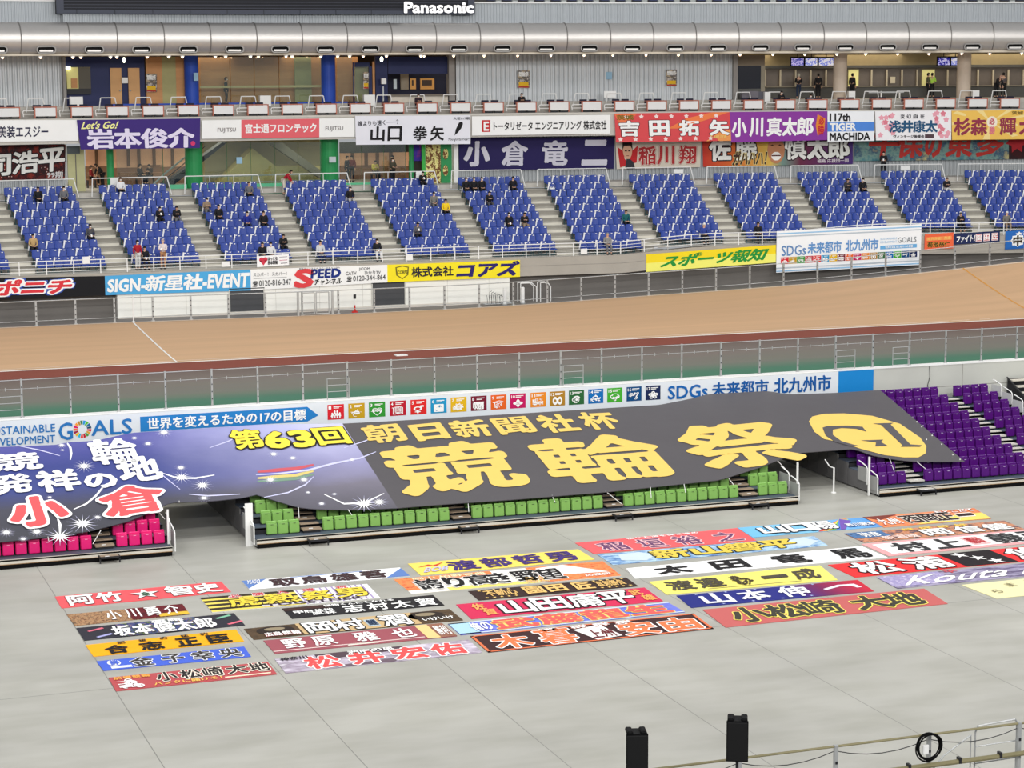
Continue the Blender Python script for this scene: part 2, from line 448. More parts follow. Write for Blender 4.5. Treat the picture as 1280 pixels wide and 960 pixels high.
# track: apron, warning strip, banked running surface
TP = [onCurve(x, y, track_y) for x, y in [(0, 410), (170, 402), (330, 397), (640, 383), (800, 370), (960, 360), (1120, 345), (1280, 327)]]
def zout(X):
    P = [(p.x, p.z) for p in TP]
    if X <= P[0][0]: return P[0][1]
    for (a, za), (b, zb) in zip(P, P[1:]):
        if X <= b: return za+(zb-za)*(X-a)/(b-a)
    return min(8., P[-1][1]+(P[-1][1]-P[-2][1])/(P[-1][0]-P[-2][0])*(X-P[-1][0]))
def zs(X): return sum(zout(X+k*1.6) for k in range(-3, 4))/7
YI, ZI = 105.75, 3.95
def trk(X, t, up=0.):
    zo = zs(X); yo = track_y(X); return Vector((X, YI+(yo-YI)*t, ZI+(zo-ZI)*(t**1.25)+up))
AP = ramp_mat('apron_paint', 'Y', [(91, (66, 116, 92)), (93.2, (74, 118, 97)), (95.6, (117, 118, 108)), (99, (124, 117, 110)), (102.2, (117, 104, 97)), (103, (108, 84, 75))], .75)
RED = mat('red_warning_strip', (136, 72, 58), .75, var=.07, scale=.5)
def tan_mat():
    M = mat('track_tan', (210, 172, 134), .7, var=.09, scale=.5, stretch=(.1, 2.6, 1))
    return M
TAN = tan_mat()
LINEW = mat('line_white', (248, 246, 240), .6, var=.02)
LINEO = mat('line_orange', (226, 160, 70), .6, var=.03)
LINEP = mat('line_pale', (228, 205, 180), .6, var=.06)
mb = MB()
X0, X1 = -30, 108
mb.add([(X0, 91, ZI), (X1, 91, ZI), (X1, 103, ZI), (X0, 103, ZI)], [(0, 1, 2, 3)], AP)
mb.add([(X0, 103, ZI), (X1, 103, ZI), (X1, YI, ZI), (X0, YI, ZI)], [(0, 1, 2, 3)], RED)
N = 92; K = 8
vs = []; fs = []
for i in range(N+1):
    X = X0+(X1-X0)*i/N
    for k in range(K+1): vs.append(trk(X, k/K))
for i in range(N):
    for k in range(K): a = i*(K+1)+k; fs.append((a, a+K+1, a+K+2, a+1))
mb.add(vs, fs, TAN)
def strip(t0, t1, M, up=.012):
    vs = [trk(X0+(X1-X0)*i/N, t, up) for i in range(N+1) for t in (t0, t1)]
    mb.add(vs, [(2*i, 2*i+2, 2*i+3, 2*i+1) for i in range(N)], M)
strip(.0, .017, LINEW); strip(.045, .055, LINEP); strip(.985, 1., LINEP)
def cross(pa, pb, w, M):
    """painted line across the track between two points given on the ground"""
    n = 8; vs = []
    for i in range(n+1):
        t = i/n; X = pa+(pb-pa)*t
        vs += [trk(X-w, t, .015), trk(X+w, t, .015)]
    mb.add(vs, [(2*i, 2*i+1, 2*i+3, 2*i+2) for i in range(n)], M)
cross(onZ(218, 451, ZI).x, onCurve(166, 403, track_y).x, .045, LINEW)
def onTrack(x, y):
    best = None
    for i in range(400):
        Y = YI+i*.04; q = onY(x, y, Y); t = (Y-YI)/(track_y(q.x)-YI)
        e = abs(q.z-trk(q.x, max(0, t)).z)
        if best is None or e < best[0]: best = (e, q.x, t)
    return best[1:]
(xa_, ta_), (xb_, tb_) = onTrack(1279, 384.5), onTrack(1206, 337)
k_ = (xb_-xa_)/(tb_-ta_); cross(xa_-k_*ta_, xa_+k_*(1-ta_), .05, LINEO)
struct(mb.build('track_surface'))
# walkway behind the track, front wall of the stand
mb = MB(); vs = []
WALK = mat('walkway_grey', (128, 124, 120), .8, var=.06)
for i in range(N+1):
    X = X0+(X1-X0)*i/N; z = zs(X)
    vs += [Vector((X, track_y(X), z)), Vector((X, track_y(X)+.14, z+.03)), Vector((X, track_y(X)+.16, z-.12)), Vector((X, front_y(X)+1., z-.15))]
mb.add(vs, [(4*i+k, 4*i+4+k, 4*i+5+k, 4*i+1+k) for i in range(N) for k in range(3)], WALK)
struct(mb.build('walkway_floor'))

# ---- far stand: terrace
ROW_D, ROW_H = .97, .39
SEAT_TOP = .85
def tread(k): return 11.45-SEAT_TOP-ROW_H*k
BS = [-12.5+5.7*i for i in range(-1, 13)]            # left end of each block of eight (index 0 = first partial block)
BS = [b+.0 for b in BS]
def last_row(s):                                      # index of the row at the rail
    if s < 26.8: return 9
    if s < 38.2: return 8
    return 7
def X_of(s, d): return SP(s, d, 0).x
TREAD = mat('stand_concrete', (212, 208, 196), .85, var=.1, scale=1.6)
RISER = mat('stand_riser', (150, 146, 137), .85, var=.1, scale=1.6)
def fedge(s):
    """front edge of the terrace at s: where the radius meets the front wall"""
    lo, hi = -16., -3.
    for _ in range(30):
        mid = (lo+hi)/2; p = SP(s, mid, 0)
        if p.y < front_y(p.x): lo = mid
        else: hi = mid
    return hi
mb = MB()
ds = .75; ss = [-34+ds*i for i in range(int(100/ds))]
for a, b in zip(ss, ss[1:]):
    kl = last_row((a+b)/2)
    for k in range(kl+1):
        z = tread(k); d1 = -(k-1)*ROW_D-.72 if k else 1.2; d0 = -k*ROW_D-.72
        if k == kl:
            fa, fb = fedge(a)+.02, fedge(b)+.02
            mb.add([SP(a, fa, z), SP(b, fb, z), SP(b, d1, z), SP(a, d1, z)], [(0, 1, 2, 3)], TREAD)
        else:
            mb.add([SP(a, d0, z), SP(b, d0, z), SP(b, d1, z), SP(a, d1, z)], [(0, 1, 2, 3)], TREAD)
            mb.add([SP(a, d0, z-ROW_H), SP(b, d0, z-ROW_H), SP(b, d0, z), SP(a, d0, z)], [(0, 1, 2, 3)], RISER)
# half steps in the aisles
for i in range(len(BS)-1):
    s0, s1 = BS[i]+4.15, BS[i+1]-.1; kl = last_row((s0+s1)/2)
    for k in range(kl):
        d0 = -k*ROW_D-.72
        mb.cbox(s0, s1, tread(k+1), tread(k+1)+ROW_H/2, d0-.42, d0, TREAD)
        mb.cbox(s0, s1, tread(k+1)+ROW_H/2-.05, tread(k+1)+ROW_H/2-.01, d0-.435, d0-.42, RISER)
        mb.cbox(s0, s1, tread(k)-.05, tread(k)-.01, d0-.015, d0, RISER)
struct(mb.build('stand_terrace'))
# front wall of the stand: upper band, shadowed recess, white doors
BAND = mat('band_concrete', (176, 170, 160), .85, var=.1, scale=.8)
def fz(X):
    """top of the front wall: floor of the row at the rail"""
    s = math.atan2(X-CX, front_y(X)-CY)*RB
    return sum(tread(last_row(s+q*.8)) for q in range(-3, 4))/7
def fwall(mb, xa, xb, z0f, z1f, off0, off1, M, n=None):
    n = n or max(1, int((xb-xa)/1.5)); vs = []
    for i in range(n+1):
        X = xa+(xb-xa)*i/n; a, b = front_y(X)+off0, front_y(X)+off1
        vs += [Vector((X, a, z0f(X))), Vector((X, b, z0f(X))), Vector((X, b, z1f(X))), Vector((X, a, z1f(X)))]
    fs = [(0, 3, 2, 1), (4*n, 4*n+1, 4*n+2, 4*n+3)]+[(4*i+k, 4*i+(k+1) % 4, 4*i+4+(k+1) % 4, 4*i+4+k) for i in range(n) for k in range(4)]
    mb.add(vs, fs, M)
mb = MB()
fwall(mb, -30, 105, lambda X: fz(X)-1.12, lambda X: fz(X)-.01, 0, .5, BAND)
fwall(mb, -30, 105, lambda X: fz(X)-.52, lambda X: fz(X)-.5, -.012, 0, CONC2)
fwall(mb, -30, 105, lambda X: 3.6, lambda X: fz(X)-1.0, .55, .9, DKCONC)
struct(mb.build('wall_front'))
mb = MB()
pa, pb = onFront(147, 385, .03).x, onFront(637, 365, .03).x
fwall(mb, pa, pb, lambda X: 4.3, lambda X: 5.98, .03, .5, WHITEP, 12)
for i in range(9):
    X = pa+(pb-pa)*(i+.5)/9; mb.box((X, front_y(X)+.025, 5.2), (.02, .02, 1.6), mat('panel_joint', (214, 212, 204), .6))
mb.box(((pa+pb)/2, front_y(30)+.02, 4.45), (pb-pa, .03, .22), mat('panel_plinth', (214, 208, 198), .7))
struct(mb.build('wall_white_panels'))
for i, (xa, xb, y) in enumerate(((287, 330, 380), (465, 506, 372))):
    a, b = onFront(xa, y, .0).x, onFront(xb, y, .0).x; mb = MB(); Y = front_y((a+b)/2)
    mb.box(((a+b)/2, Y+.01, 5.25), (b-a, .06, 1.3), mat('door_charcoal', (74, 75, 78), .5))
    mb.box(((a+b)/2, Y-.02, 5.91), (b-a+.06, .1, .05), DARK)
    for x in (a, b): mb.box((x, Y-.02, 5.25), (.05, .1, 1.3), mat('panel_joint', (214, 212, 204)))
    struct(mb.build('door_%d' % (i+1)))

# ================================================================== FENCES
def fence_post(X, y, z, h, w=.075, M=STEEL):
    mb = MB(); mb.box((0, 0, h/2), (w, w*.8, h), M); mb.box((0, 0, .02), (w*2, w*2, .04), M); mb.box((0, 0, h+.01), (w*1.1, w, .03), M)
    for k in range(1, 5): mb.box((0, -w*.5, h*k/5), (w*.5, .03, .05), DARK)
    return mb
# inner fence on top of the infield wall
fx = [11.11+2.0155*k for k in range(-11, 36)]; FY = 90.82
fr = empty('wire_fence', (fx[0], FY, 4.06), 0, 'long low steel fence standing on top of the infield wall beside the apron', 'fence')
pm = fence_post(0, 0, 0, 1.6).mesh('post')
for x in fx:
    o = bpy.data.objects.new('post', pm); COL.objects.link(o); o.parent = fr; o.location = (x-fx[0], 0, 0)
mb = MB(); L_ = fx[-1]-fx[0]; mb.tube((0, 0, 1.58), (L_, 0, 1.58), .02, STEEL); mb.build('top_rail', fr)
mb = MB(); mb.tube((0, .02, 1.2), (L_, .02, 1.2), .013, STEEL)
for i in range(len(fx)-1):
    for q in (.33, .67): mb.box((2.0155*(i+q), .02, 1.2), (.025, .03, .14), STEEL)
mb.build('wire', fr)
lad = [(10.1, 11.06, 'pale ladder frame on the infield fence above the stacked two-line lettering'), (24.27, 25.26, 'pale ladder frame on the infield fence above the first coloured goal tiles'), (35.38, 36.36, 'pale ladder frame on the infield fence above the orange and ochre goal tiles'),
       (49.4, 50.4, 'pale ladder frame on the infield fence above the plain blue board end'), (52.46, 53.31, 'pale ladder frame on the infield fence above the bare concrete wall')]
for a, b, lb in lad:
    e = empty('fence_ladder', ((a+b)/2, FY-.12, 4.06), 0, lb, 'ladder'); w = b-a
    for sx in (-1, 1):
        mb = MB(); mb.tube((sx*w/2, 0, 0), (sx*w/2, 0, .93), .022, STEEL); mb.build('stile', e)
    for k in range(4):
        mb = MB(); mb.tube((-w/2, 0, .06+.285*k), (w/2, 0, .06+.285*k), .016, STEEL); mb.build('rung', e)
# outer fence at the top of the banking
ox = [15.42+2.125*k for k in range(-9, 31)]
fr = empty('track_fence', (ox[0], track_y(ox[0]), zs(ox[0])), 0, 'long steel fence along the upper outside edge of the tan track', 'fence')
O = fr.location.copy(); pm = fence_post(0, 0, 0, 1.36, .1).mesh('post')
FP = [Vector((x, track_y(x)+.1, zs(x))) for x in ox]
for p in FP:
    o = bpy.data.objects.new('post', pm); COL.objects.link(o); o.parent = fr; o.location = p-O
for nm, h, r in (('top_rail', 1.36, .03), ('low_rail', .27, .018)):
    mb = MB(); mb.path([p-O+Vector((0, 0, h)) for p in FP], r, STEEL); mb.build(nm, fr)
# double gate
ga, gb = onCurve(376, 380, track_y).x, onCurve(412, 378, track_y).x
e = empty('fence_gate', (ga, track_y(ga)+.02, zs(ga)), 0, 'double steel gate in the upper track fence before the white panels', 'gate')
w = (gb-ga)/2
for i in (0, 1):
    mb = MB(); x0 = i*w
    mb.path([(x0+.05, -.06, .08), (x0+w-.05, -.06, .08), (x0+w-.05, -.06, 1.3), (x0+.05, -.06, 1.3), (x0+.05, -.06, .08)], .032, STEEL)
    mb.tube((x0+.05, -.06, .72), (x0+w-.05, -.06, .72), .02, STEEL); mb.tube((x0+.05, -.06, .3), (x0+w-.05, -.06, .3), .02, STEEL); mb.build('gate_leaf', e)
for x in (-.16, 2*w+.16):
    mb = MB(); mb.box((x, -.03, .68), (.12, .1, 1.36), STEEL); mb.build('gate_post', e)
# tall thin white marker pole at the start line
p = onCurve(167, 403, track_y); mb = MB(); mb.tube((0, 0, 0), (0, 0, 1.5), .028, WPAINT); mb.tube((0, 0, 0), (0, 0, .05), .1, WPAINT, 10)
tag(mb.build('marker_pole', None, None), 'slim white marker pole at the upper end of the white start line', 'pole').location = p+Vector((0, .03, 0))
# sheet of paper lying on the warning strip
p = onZ(501, 444.5, ZI); mb = MB(); mb.rbox((0, 0, .03), (.62, .5, .05), WPAINT, .015)
tag(mb.build('paper_sheet'), 'small white slab lying on the red strip inside the track', 'marker').location = p
# hand rails and trestles by the white panels
for (xa, xb, y0, y1, lb) in ((652, 672, 352, 382, 'pale steel stair handrail beside the end of the white panels'), (658, 671, 357, 383, 'smaller pale handrail loop next to the stair handrail'),):
    a = onCurve(xa, y1, front_y, -1.2); b = onCurve(xb, y1, front_y, -1.2); z0 = zs(a.x)-.1
    mb = MB(); w = b.x-a.x; mb.path([(0, 0, 0), (0, 0, 1.15), (w*.7, 0, 1.15), (w, 0, .9), (w, 0, 0)], .03, WPAINT); mb.path([(0, .5, 0), (0, .5, 1.15), (w*.7, .5, 1.15), (w, .5, .9), (w, .5, 0)], .03, WPAINT)
    o = tag(mb.build('handrail'), lb, 'handrail'); o.location = (a.x+(.9 if 'smaller' in lb else 0), a.y+(.0 if 'smaller' in lb else .15), z0)
for xx, lb in ((631, 'white bollard at the end of the white panels'), (653.5, 'white bollard inside the pale stair handrail')):
    p = onCurve(xx, 381, front_y, -1.5); mb = MB(); mb.tube((0, 0, 0), (0, 0, .95), .11, WPAINT, 10); mb.ball((0, 0, .95), .11, WPAINT, 10, 4, (1, 1, .5), 0, .5); mb.tube((0, 0, 0), (0, 0, .06), .16, STEEL, 10)
    o = tag(mb.build('bollard'), lb, 'bollard'); o.location = (p.x, p.y, zs(p.x)-.12)
p = onCurve(612, 382, front_y, -1.4); mb = MB()
for i in range(9):
    x = i*.13; mb.path([(x, 0, .1), (x+.05, .1, .8-.05*i), (x+.2, .15, .85-.06*i)], .014, DARK, 4); mb.path([(x, .3, .1), (x-.1, .2, .6)], .012, DARK, 4)
mb.path([(-.3, 0, .08), (1.5, 0, .08)], .03, STEEL); mb.path([(-.3, .35, .08), (1.5, .35, .08)], .03, STEEL)
o = tag(mb.build('wire_rack'), 'tangled wire rack standing before the right end of the white panels', 'rack'); o.location = (p.x, p.y, zs(p.x)-.12)
p = onCurve(443.5, 389, front_y, -1.6); e = empty('stanchion_sign', (p.x, p.y, zs(p.x)-.1), 0, 'thin stand with red base before the white panels', 'stand')
mb = MB(); mb.tube((0, 0, .03), (0, 0, 1.), .022, WPAINT); mb.build('pole', e)
mb = MB(); mb.tube((0, 0, 0), (0, 0, .08), .2, ink((205, 50, 45)), 12, .14); mb.tube((0, 0, .08), (0, 0, .42), .06, ink((205, 50, 45)), 10, .045); mb.build('base', e)
mb = MB(); mb.box((0, -.03, .92), (.16, .02, .26), DARK); mb.build('plate', e)

# front rail of the stand
RA = [-6+1.5*k for k in range(-4, 62)]
def rz(X): return fz(X)
fr = empty('guard_rail', (RA[0], front_y(RA[0])+.25, rz(RA[0])), 0, 'long white tubular rail along the front of the blue seats', 'railing'); O = fr.location.copy()
mb = MB(); mb.box((0, 0, .38), (.05, .05, .76), WPAINT); pm = mb.mesh('post')
RP = [Vector((x, front_y(x)+.25, rz(x))) for x in RA]
for p in RP:
    o = bpy.data.objects.new('post', pm); COL.objects.link(o); o.parent = fr; o.location = p-O
for h, r, nm in ((.76, .03, 'top_rail'), (.55, .017, 'middle_rail'), (.36, .017, 'middle_rail'), (.17, .017, 'low_rail')):
    mb = MB(); mb.path([p-O+Vector((0, 0, h)) for p in RP], r, WPAINT); mb.build(nm, fr)

# ================================================================== BLUE SEATS
BLUE = mat('seat_blue', (42, 68, 152), .4, var=.05, scale=8)
SLEG = mat('seat_bracket_green', (60, 92, 96), .5)
TAPE = mat('white_tape', (244, 244, 244), .5, var=.02)
def shell_back(mb, w, z0, z1, y0, y1, M, t=.045, nx=6, nz=5):
    """curved rounded back, facing -y"""
    vs = []
    for side in (0, 1):
        for j in range(nz+1):
            v = j/nz
            for i in range(nx+1):
                u = i/nx*2-1; rd = 1-(.10*max(0, (v-.7)/.3)**2); x = u*w/2*rd
                z = z0+(z1-z0)*v-(.03*abs(u)**4 if v > .8 else 0); y = y0+(y1-y0)*v+.035*(1-u*u)*(1 if True else 0)
                vs.append((x, y+side*t, z))
    fs = []; k = (nx+1)*(nz+1); r = nx+1
    for j in range(nz):
        for i in range(nx):
            a = j*r+i; fs.append((a, a+1, a+r+1, a+r)); fs.append((k+a, k+a+r, k+a+r+1, k+a+1))
    rim = [i for i in range(r)]+[j*r+nx for j in range(1, nz+1)]+[nz*r+i for i in range(nx-1, -1, -1)]+[j*r for j in range(nz-1, 0, -1)]
    for a, b in zip(rim, rim[1:]+rim[:1]): fs.append((b, a, k+a, k+b))
    mb.add(vs, fs, M)
def seat_meshes():
    b = MB(); shell_back(b, .475, .36, .85, -.06, .04, BLUE); back = b.mesh('backrest', smooth=False)
    b = MB(); b.rbox((0, -.27, .40), (.465, .44, .07), BLUE, .03); b.rbox((0, -.475, .375), (.44, .05, .09), BLUE, .02); pan = b.mesh('seat_pan')
    b = MB()
    for sx in (-.19, .19): b.box((sx, -.05, .2), (.05, .06, .4), SLEG); b.box((sx, -.22, .345), (.04, .34, .05), SLEG)
    b.box((0, -.05, .03), (.44, .09, .05), SLEG); br = b.mesh('bracket')
    b = MB(); b.box((.1, -.012, .775), (.085, .012, .05), TAPE); pl = b.mesh('number_plate')
    b = MB(); rt = Matrix.Rotation(math.radians(9), 3, 'Y'); b.box((-.205, -.06, .60), (.075, .03, .54), TAPE, rt); b.box((-.125, -.02, .81), (.18, .03, .05), TAPE); b.box((-.16, -.045, .70), (.05, .02, .13), TAPE, rt)
    tp = b.mesh('tape')
    return back, pan, br, pl, tp
SEATM = seat_meshes()
def seat_pos(bi, k, j):
    s = BS[bi]+.24+.516*j; d = -k*ROW_D
    return s, SP(s, d, tread(k)), -s/RB
SEATS = []
for bi in range(len(BS)):
    s0 = BS[bi]; kl = last_row(s0+2)
    for k in range(kl+1):
        for j in range(8):
            s, p, rzz = seat_pos(bi, k, j); x, y = proj(p+Vector((0, 0, .6)))
            if -14 < x < 1294: SEATS.append(dict(b=bi, k=k, j=j, kl=kl, p=p, rz=rzz, x=x, y=y, tape=(j+k+bi) % 2 == (0 if k % 3 else 1) or False))
for q in SEATS: q['tape'] = (q['j']+q['k']) % 2 == 1
hid = lambda q: 968 < q['x'] < 1155 and q['y'] > 290-(q['x']-970)*.05-6
cand = sorted([q for q in SEATS if not hid(q) and 2 < q['x'] < 1278], key=lambda q: (q['p']-EYE).length)[:300]
for q in cand: q['own'] = 1
ORD = ['first', 'second', 'third', 'fourth', 'fifth', 'sixth', 'seventh', 'eighth', 'ninth', 'tenth', 'eleventh', 'twelfth', 'thirteenth']
rest = MB()
def add_mesh(mb, me, mtx):
    vs = [mtx @ v.co for v in me.vertices]
    for p in me.polygons:
        pass
    b = len(mb.v); mb.v += vs
    idx = [mb.mat(m_) for m_ in me.materials]
    for p in me.polygons: mb.f.append(tuple(b+i for i in p.vertices)); mb.mi.append(idx[p.material_index])
for q in SEATS:
    if q.get('own'):
        lb = '%sblue seat %s from left, %s row from rail, %s block from left' % ('taped ' if q['tape'] else 'plain ', ORD[q['j']], ORD[q['kl']-q['k']], ORD[q['b']])
        e = empty('stadium_seat', q['p'], q['rz'], lb, 'seat', 'blue seats of the far stand')
        for nm, me in zip(('backrest', 'seat_pan', 'bracket', 'number_plate', 'tape'), SEATM):
            if nm == 'tape' and not q['tape']: continue
            o = bpy.data.objects.new(nm, me); COL.objects.link(o); o.parent = e
    else:
        mtx = Matrix.Translation(q['p']) @ Matrix.Rotation(q['rz'], 4, 'Z')
        for nm, me in zip('bpaut', SEATM):
            if nm == 't' and not q['tape']: continue
            add_mesh(rest, me, mtx)
o = rest.build('stadium_seats', None, SP(20, -3, tread(3)))
tag(o, 'mass of blue seats filling the upper rows of the far stand', 'seats', 'blue seats of the far stand'); o['kind'] = 'stuff'
# white hoops behind the back row of each block
for bi in range(len(BS)):
    s0 = BS[bi]-.28; s1 = BS[bi]+4.3; sm = (s0+s1)/2
    if proj(SP(s1, .9, 11.5))[0] < 0 or proj(SP(s0, .9, 11.5))[0] > 1280: continue
    e = empty('seat_block_rail', SP(sm, .55, tread(0)), -sm/RB, 'white hoop rail behind the back row of the %s seat block from left' % ORD[bi], 'railing', 'hoop rails behind the seat blocks')
    w = (s1-s0)/2; mb = MB(); mb.path([(-w-.12, -.35, .15), (-w, 0, 1.24), (w, 0, 1.24), (w+.2, -.35, .15)], .032, WPAINT); mb.build('hoop', e)
    for t in (-.33, .33):
        mb = MB(); mb.tube((t*w, 0, .3), (t*w, 0, 1.24), .022, WPAINT); mb.build('post', e)

# ================================================================== RETRACTABLE STANDS
TANW = mat('riser_board', (206, 200, 188), .6, var=.08, scale=2)
DECK = mat('deck_slate', (74, 84, 98), .6, var=.06)
STEPW = mat('step_board', (150, 132, 112), .6, var=.1, scale=3)
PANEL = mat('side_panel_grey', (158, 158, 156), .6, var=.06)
DPANEL = mat('side_panel_dark', (104, 103, 104), .6, var=.06)  # dark grey panels behind the paler front one
RD, RH = .93, .244
def deck_z(k): return .34+RH*k
def tele_stand(name, X0_, X1_, label, aisles, sidecol, Yf=80.5, STEPW=STEPW):
    e = empty('telescopic_stand', (X0_, Yf, 0), 0, label, 'stand'); w = X1_-X0_
    mb = MB(); mb.box((w/2, .22, .08), (w-.02, .5, .16), RUBBER)
    for x in [i*2.4+.4 for i in range(int(w/2.4)+1)]: mb.tube((x, .02, .05), (x+.08, .02, .05), .05, DARK, 10)
    mb.build('skirt', e)
    mb = MB(); mb.box((w/2, .03, .245), (w, .06, .19), TANW); mb.box((w/2, .0, .165), (w, .03, .03), mat('trim_ochre', (158, 124, 84), .6)); mb.build('fascia', e)
    for k in range(10):
        mb = MB(); z = deck_z(k); mb.box((w/2, RD*k+RD/2, z-.03), (w, RD, .06), DECK); mb.box((w/2, RD*k+.02, z-.01), (w, .04, .05), TANW if k == 0 else DARK)
        if k: mb.box((w/2, RD*k+.01, z-RH/2-.03), (w-.02, .02, RH), DARK)
        mb.build('deck', e)
    for x in (.0, w):
        mb = MB(); pts = []
        for k in range(10): pts += [(RD*k+.05, deck_z(k)-.06), (RD*(k+1)+.05, deck_z(k)-.06)]
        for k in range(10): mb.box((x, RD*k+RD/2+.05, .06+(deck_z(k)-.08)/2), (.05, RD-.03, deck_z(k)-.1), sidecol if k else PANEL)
        mb.build('side_panel', e)
    for (a, b) in aisles:
        for k in range(1, 10):
            mb = MB(); xa = a-X0_+.06; xb = b-X0_-.06
            mb.rbox(((xa+xb)/2, RD*k-.2, deck_z(k)-RH/2+.0), (xb-xa, .4, .07), STEPW, .012); mb.box(((xa+xb)/2, RD*k-.2, deck_z(k)-RH+.04), (xb-xa-.1, .3, .12), DARK)
            mb.rbox(((xa+xb)/2, RD*k+.18, deck_z(k)+.02), (xb-xa, .36, .035), STEPW, .01); mb.box(((xa+xb)/2-.05, RD*k-.36, deck_z(k)-RH/2+.05), (.16, .05, .02), WPAINT); mb.build('aisle_step', e)
        mb = MB(); xm = (a+b)/2-X0_+.02
        mb.rbox((xm, -.22, .23), (.74, .36, .05), STEPW, .01); mb.box((xm, -.4, .22), (.78, .03, .08), DARK)
        for sx in (-.37, .37): mb.box((xm+sx, -.39, .11), (.05, .05, .22), DARK); mb.box((xm+sx, -.22, .22), (.04, .38, .08), DARK)
        mb.box((xm-.1, -.36, .262), (.16, .06, .02), WPAINT); mb.build('front_step', e)
    return e
A_P = [(12.40, 13.25)]; A_G = [(20.53, 21.42), (26.77, 27.66), (33.47, 34.35), (39.69, 40.57)]; A_V = [(47.82, 48.68), (54.42, 55.2)]
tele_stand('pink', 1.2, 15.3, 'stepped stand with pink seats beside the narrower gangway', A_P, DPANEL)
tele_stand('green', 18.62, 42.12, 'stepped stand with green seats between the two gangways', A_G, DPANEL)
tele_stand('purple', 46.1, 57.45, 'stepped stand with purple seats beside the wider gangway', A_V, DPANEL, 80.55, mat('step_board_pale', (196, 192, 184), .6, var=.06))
def tip_seat(col, nm, slot_or_glint=None):
    C = mat('seat_'+nm, col, .32, var=.04, scale=6); D2 = mat('seat_slot_or_glint_'+nm, slot_or_glint or tuple(int(v*.35) for v in col), .6)
    b = MB(); b.rbox((0, .085, .50), (.425, .07, .50), C, .033, Matrix.Rotation(-.06, 3, 'X'), 3); back = b.mesh('backrest')
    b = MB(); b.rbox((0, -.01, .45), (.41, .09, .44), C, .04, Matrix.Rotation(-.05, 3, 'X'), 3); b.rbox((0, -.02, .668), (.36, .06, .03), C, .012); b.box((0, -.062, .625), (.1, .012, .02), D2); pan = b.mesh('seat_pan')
    b = MB(); b.box((0, .08, .17), (.06, .06, .16), DARK); b.box((0, .05, .235), (.47, .09, .045), DARK)
    b.tube((0, -.02, .0), (0, .06, .2), .02, DARK); br = b.mesh('bracket')
    return back, pan, br
def place_seats(proto, xs, k, Yf, name, colour, lab, grp, dz=0.):
    for i, x in enumerate(xs):
        p = Vector((x, Yf+RD*k+.72, deck_z(k)-.21+dz))
        q = proj(p+Vector((0, 0, .6)))
        if not -12 < q[0] < 1292: continue
        e = empty(name, p, 0, lab(i, k), 'seat', grp)
        for nm, me in zip(('backrest', 'seat_pan', 'bracket'), proto):
            o = bpy.data.objects.new(nm, me); COL.objects.link(o); o.parent = e
def spread(a, b, n): w = (b-a)/n; return [a+w*(i+.5) for i in range(n)]
PS = tip_seat((226, 30, 116), 'pink', (250, 160, 200)); GS = tip_seat((132, 180, 92), 'green'); VS = tip_seat((80, 14, 114), 'purple', (196, 176, 216))  # pale lavender slot piece on purple is a glint painted in colour
for k in range(0, 4):
    place_seats(PS, spread(12.38-.487*9, 12.38, 9), k, 80.5, 'folding_seat', 'pink', lambda i, k: 'folded pink seat, %s from the aisle on its wider side, %s row up' % (ORD[8-i], ORD[k]), 'folded pink seats')
    place_seats(PS, spread(13.27, 15.18, 4), k, 80.5, 'folding_seat', 'pink', lambda i, k: 'folded pink seat between aisle and gangway, %s from the aisle, %s row up' % (ORD[i], ORD[k]), 'folded pink seats')
GB = [(19.16, 20.52, 3), (21.43, 26.76, 11), (27.67, 33.46, 12), (34.36, 39.68, 11), (40.58, 41.99, 3)]
GD = ['end block by the narrower gangway', 'first long block', 'middle long block', 'last long block', 'end block by the wider gangway']
for k in range(0, 4):
    for bi, (a, b, n) in enumerate(GB):
        if k > 1 and bi in (1, 2, 3): continue
        place_seats(GS, spread(a, b, n), k, 80.5, 'folding_seat', 'green', lambda i, k: 'folded green seat, %s from left in %s, %s row up' % (ORD[i], GD[bi], ORD[k]), 'folded green seats')
VB = [(45.95+.45, 47.8, 3), (48.69, 54.40, 12), (55.22, 57.18, 4)]
VD = ['the short block by the gangway', 'the long block', 'the short outer block']
for k in range(10):
    for bi, (a, b, n) in enumerate(VB):
        if bi == 0 and k > 3: continue
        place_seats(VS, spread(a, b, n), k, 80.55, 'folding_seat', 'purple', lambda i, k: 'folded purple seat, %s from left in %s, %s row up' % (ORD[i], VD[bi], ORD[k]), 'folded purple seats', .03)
# end rails of the stands
def end_rail(X, Yf, lab, side, rows, panel=True, tall=True, wide=0):
    e = empty('end_rail', (X, Yf, 0), 0, lab, 'railing')
    for k in range(rows):
        z = deck_z(k); y = RD*k
        mb = MB(); mb.path([(0, y+.06, z-.2), (0, y+.06, z+.5), (0, y+.16, z+.6), (0, y+RD*.7, z+.72), (0, y+RD-.1, z+.74)], .026, WPAINT); mb.build('rail', e)
        if panel:
            mb = MB(); mb.box((side*.02, y+RD/2+.05, z+.2), (.02, RD-.1, .62), PANEL if k < 3 else mat('clear_panel', (205, 205, 204), .3)); mb.build('panel', e)
    if tall:
        mb = MB(); mb.box((side*(-.16 if not wide else .08), .55, .85), (wide or .07, .07, 1.7), WPAINT); mb.build('tall_post', e)
    return e
end_rail(15.42, 80.5, 'white end rail of the pink stand beside the narrower gangway', 1, 2)
end_rail(18.52, 80.5, 'white end rail of the green stand beside the narrower gangway', -1, 2, True, True, .3)
end_rail(42.2, 80.5, 'white end rail of the green stand beside the wider gangway', -1, 2)
end_rail(46.02, 80.55, 'white end rail of the purple stand beside the wider gangway', 1, 2)
end_rail(57.5, 80.55, 'white stepped end rail on the outer side of the purple stand', -1, 10, True, False)
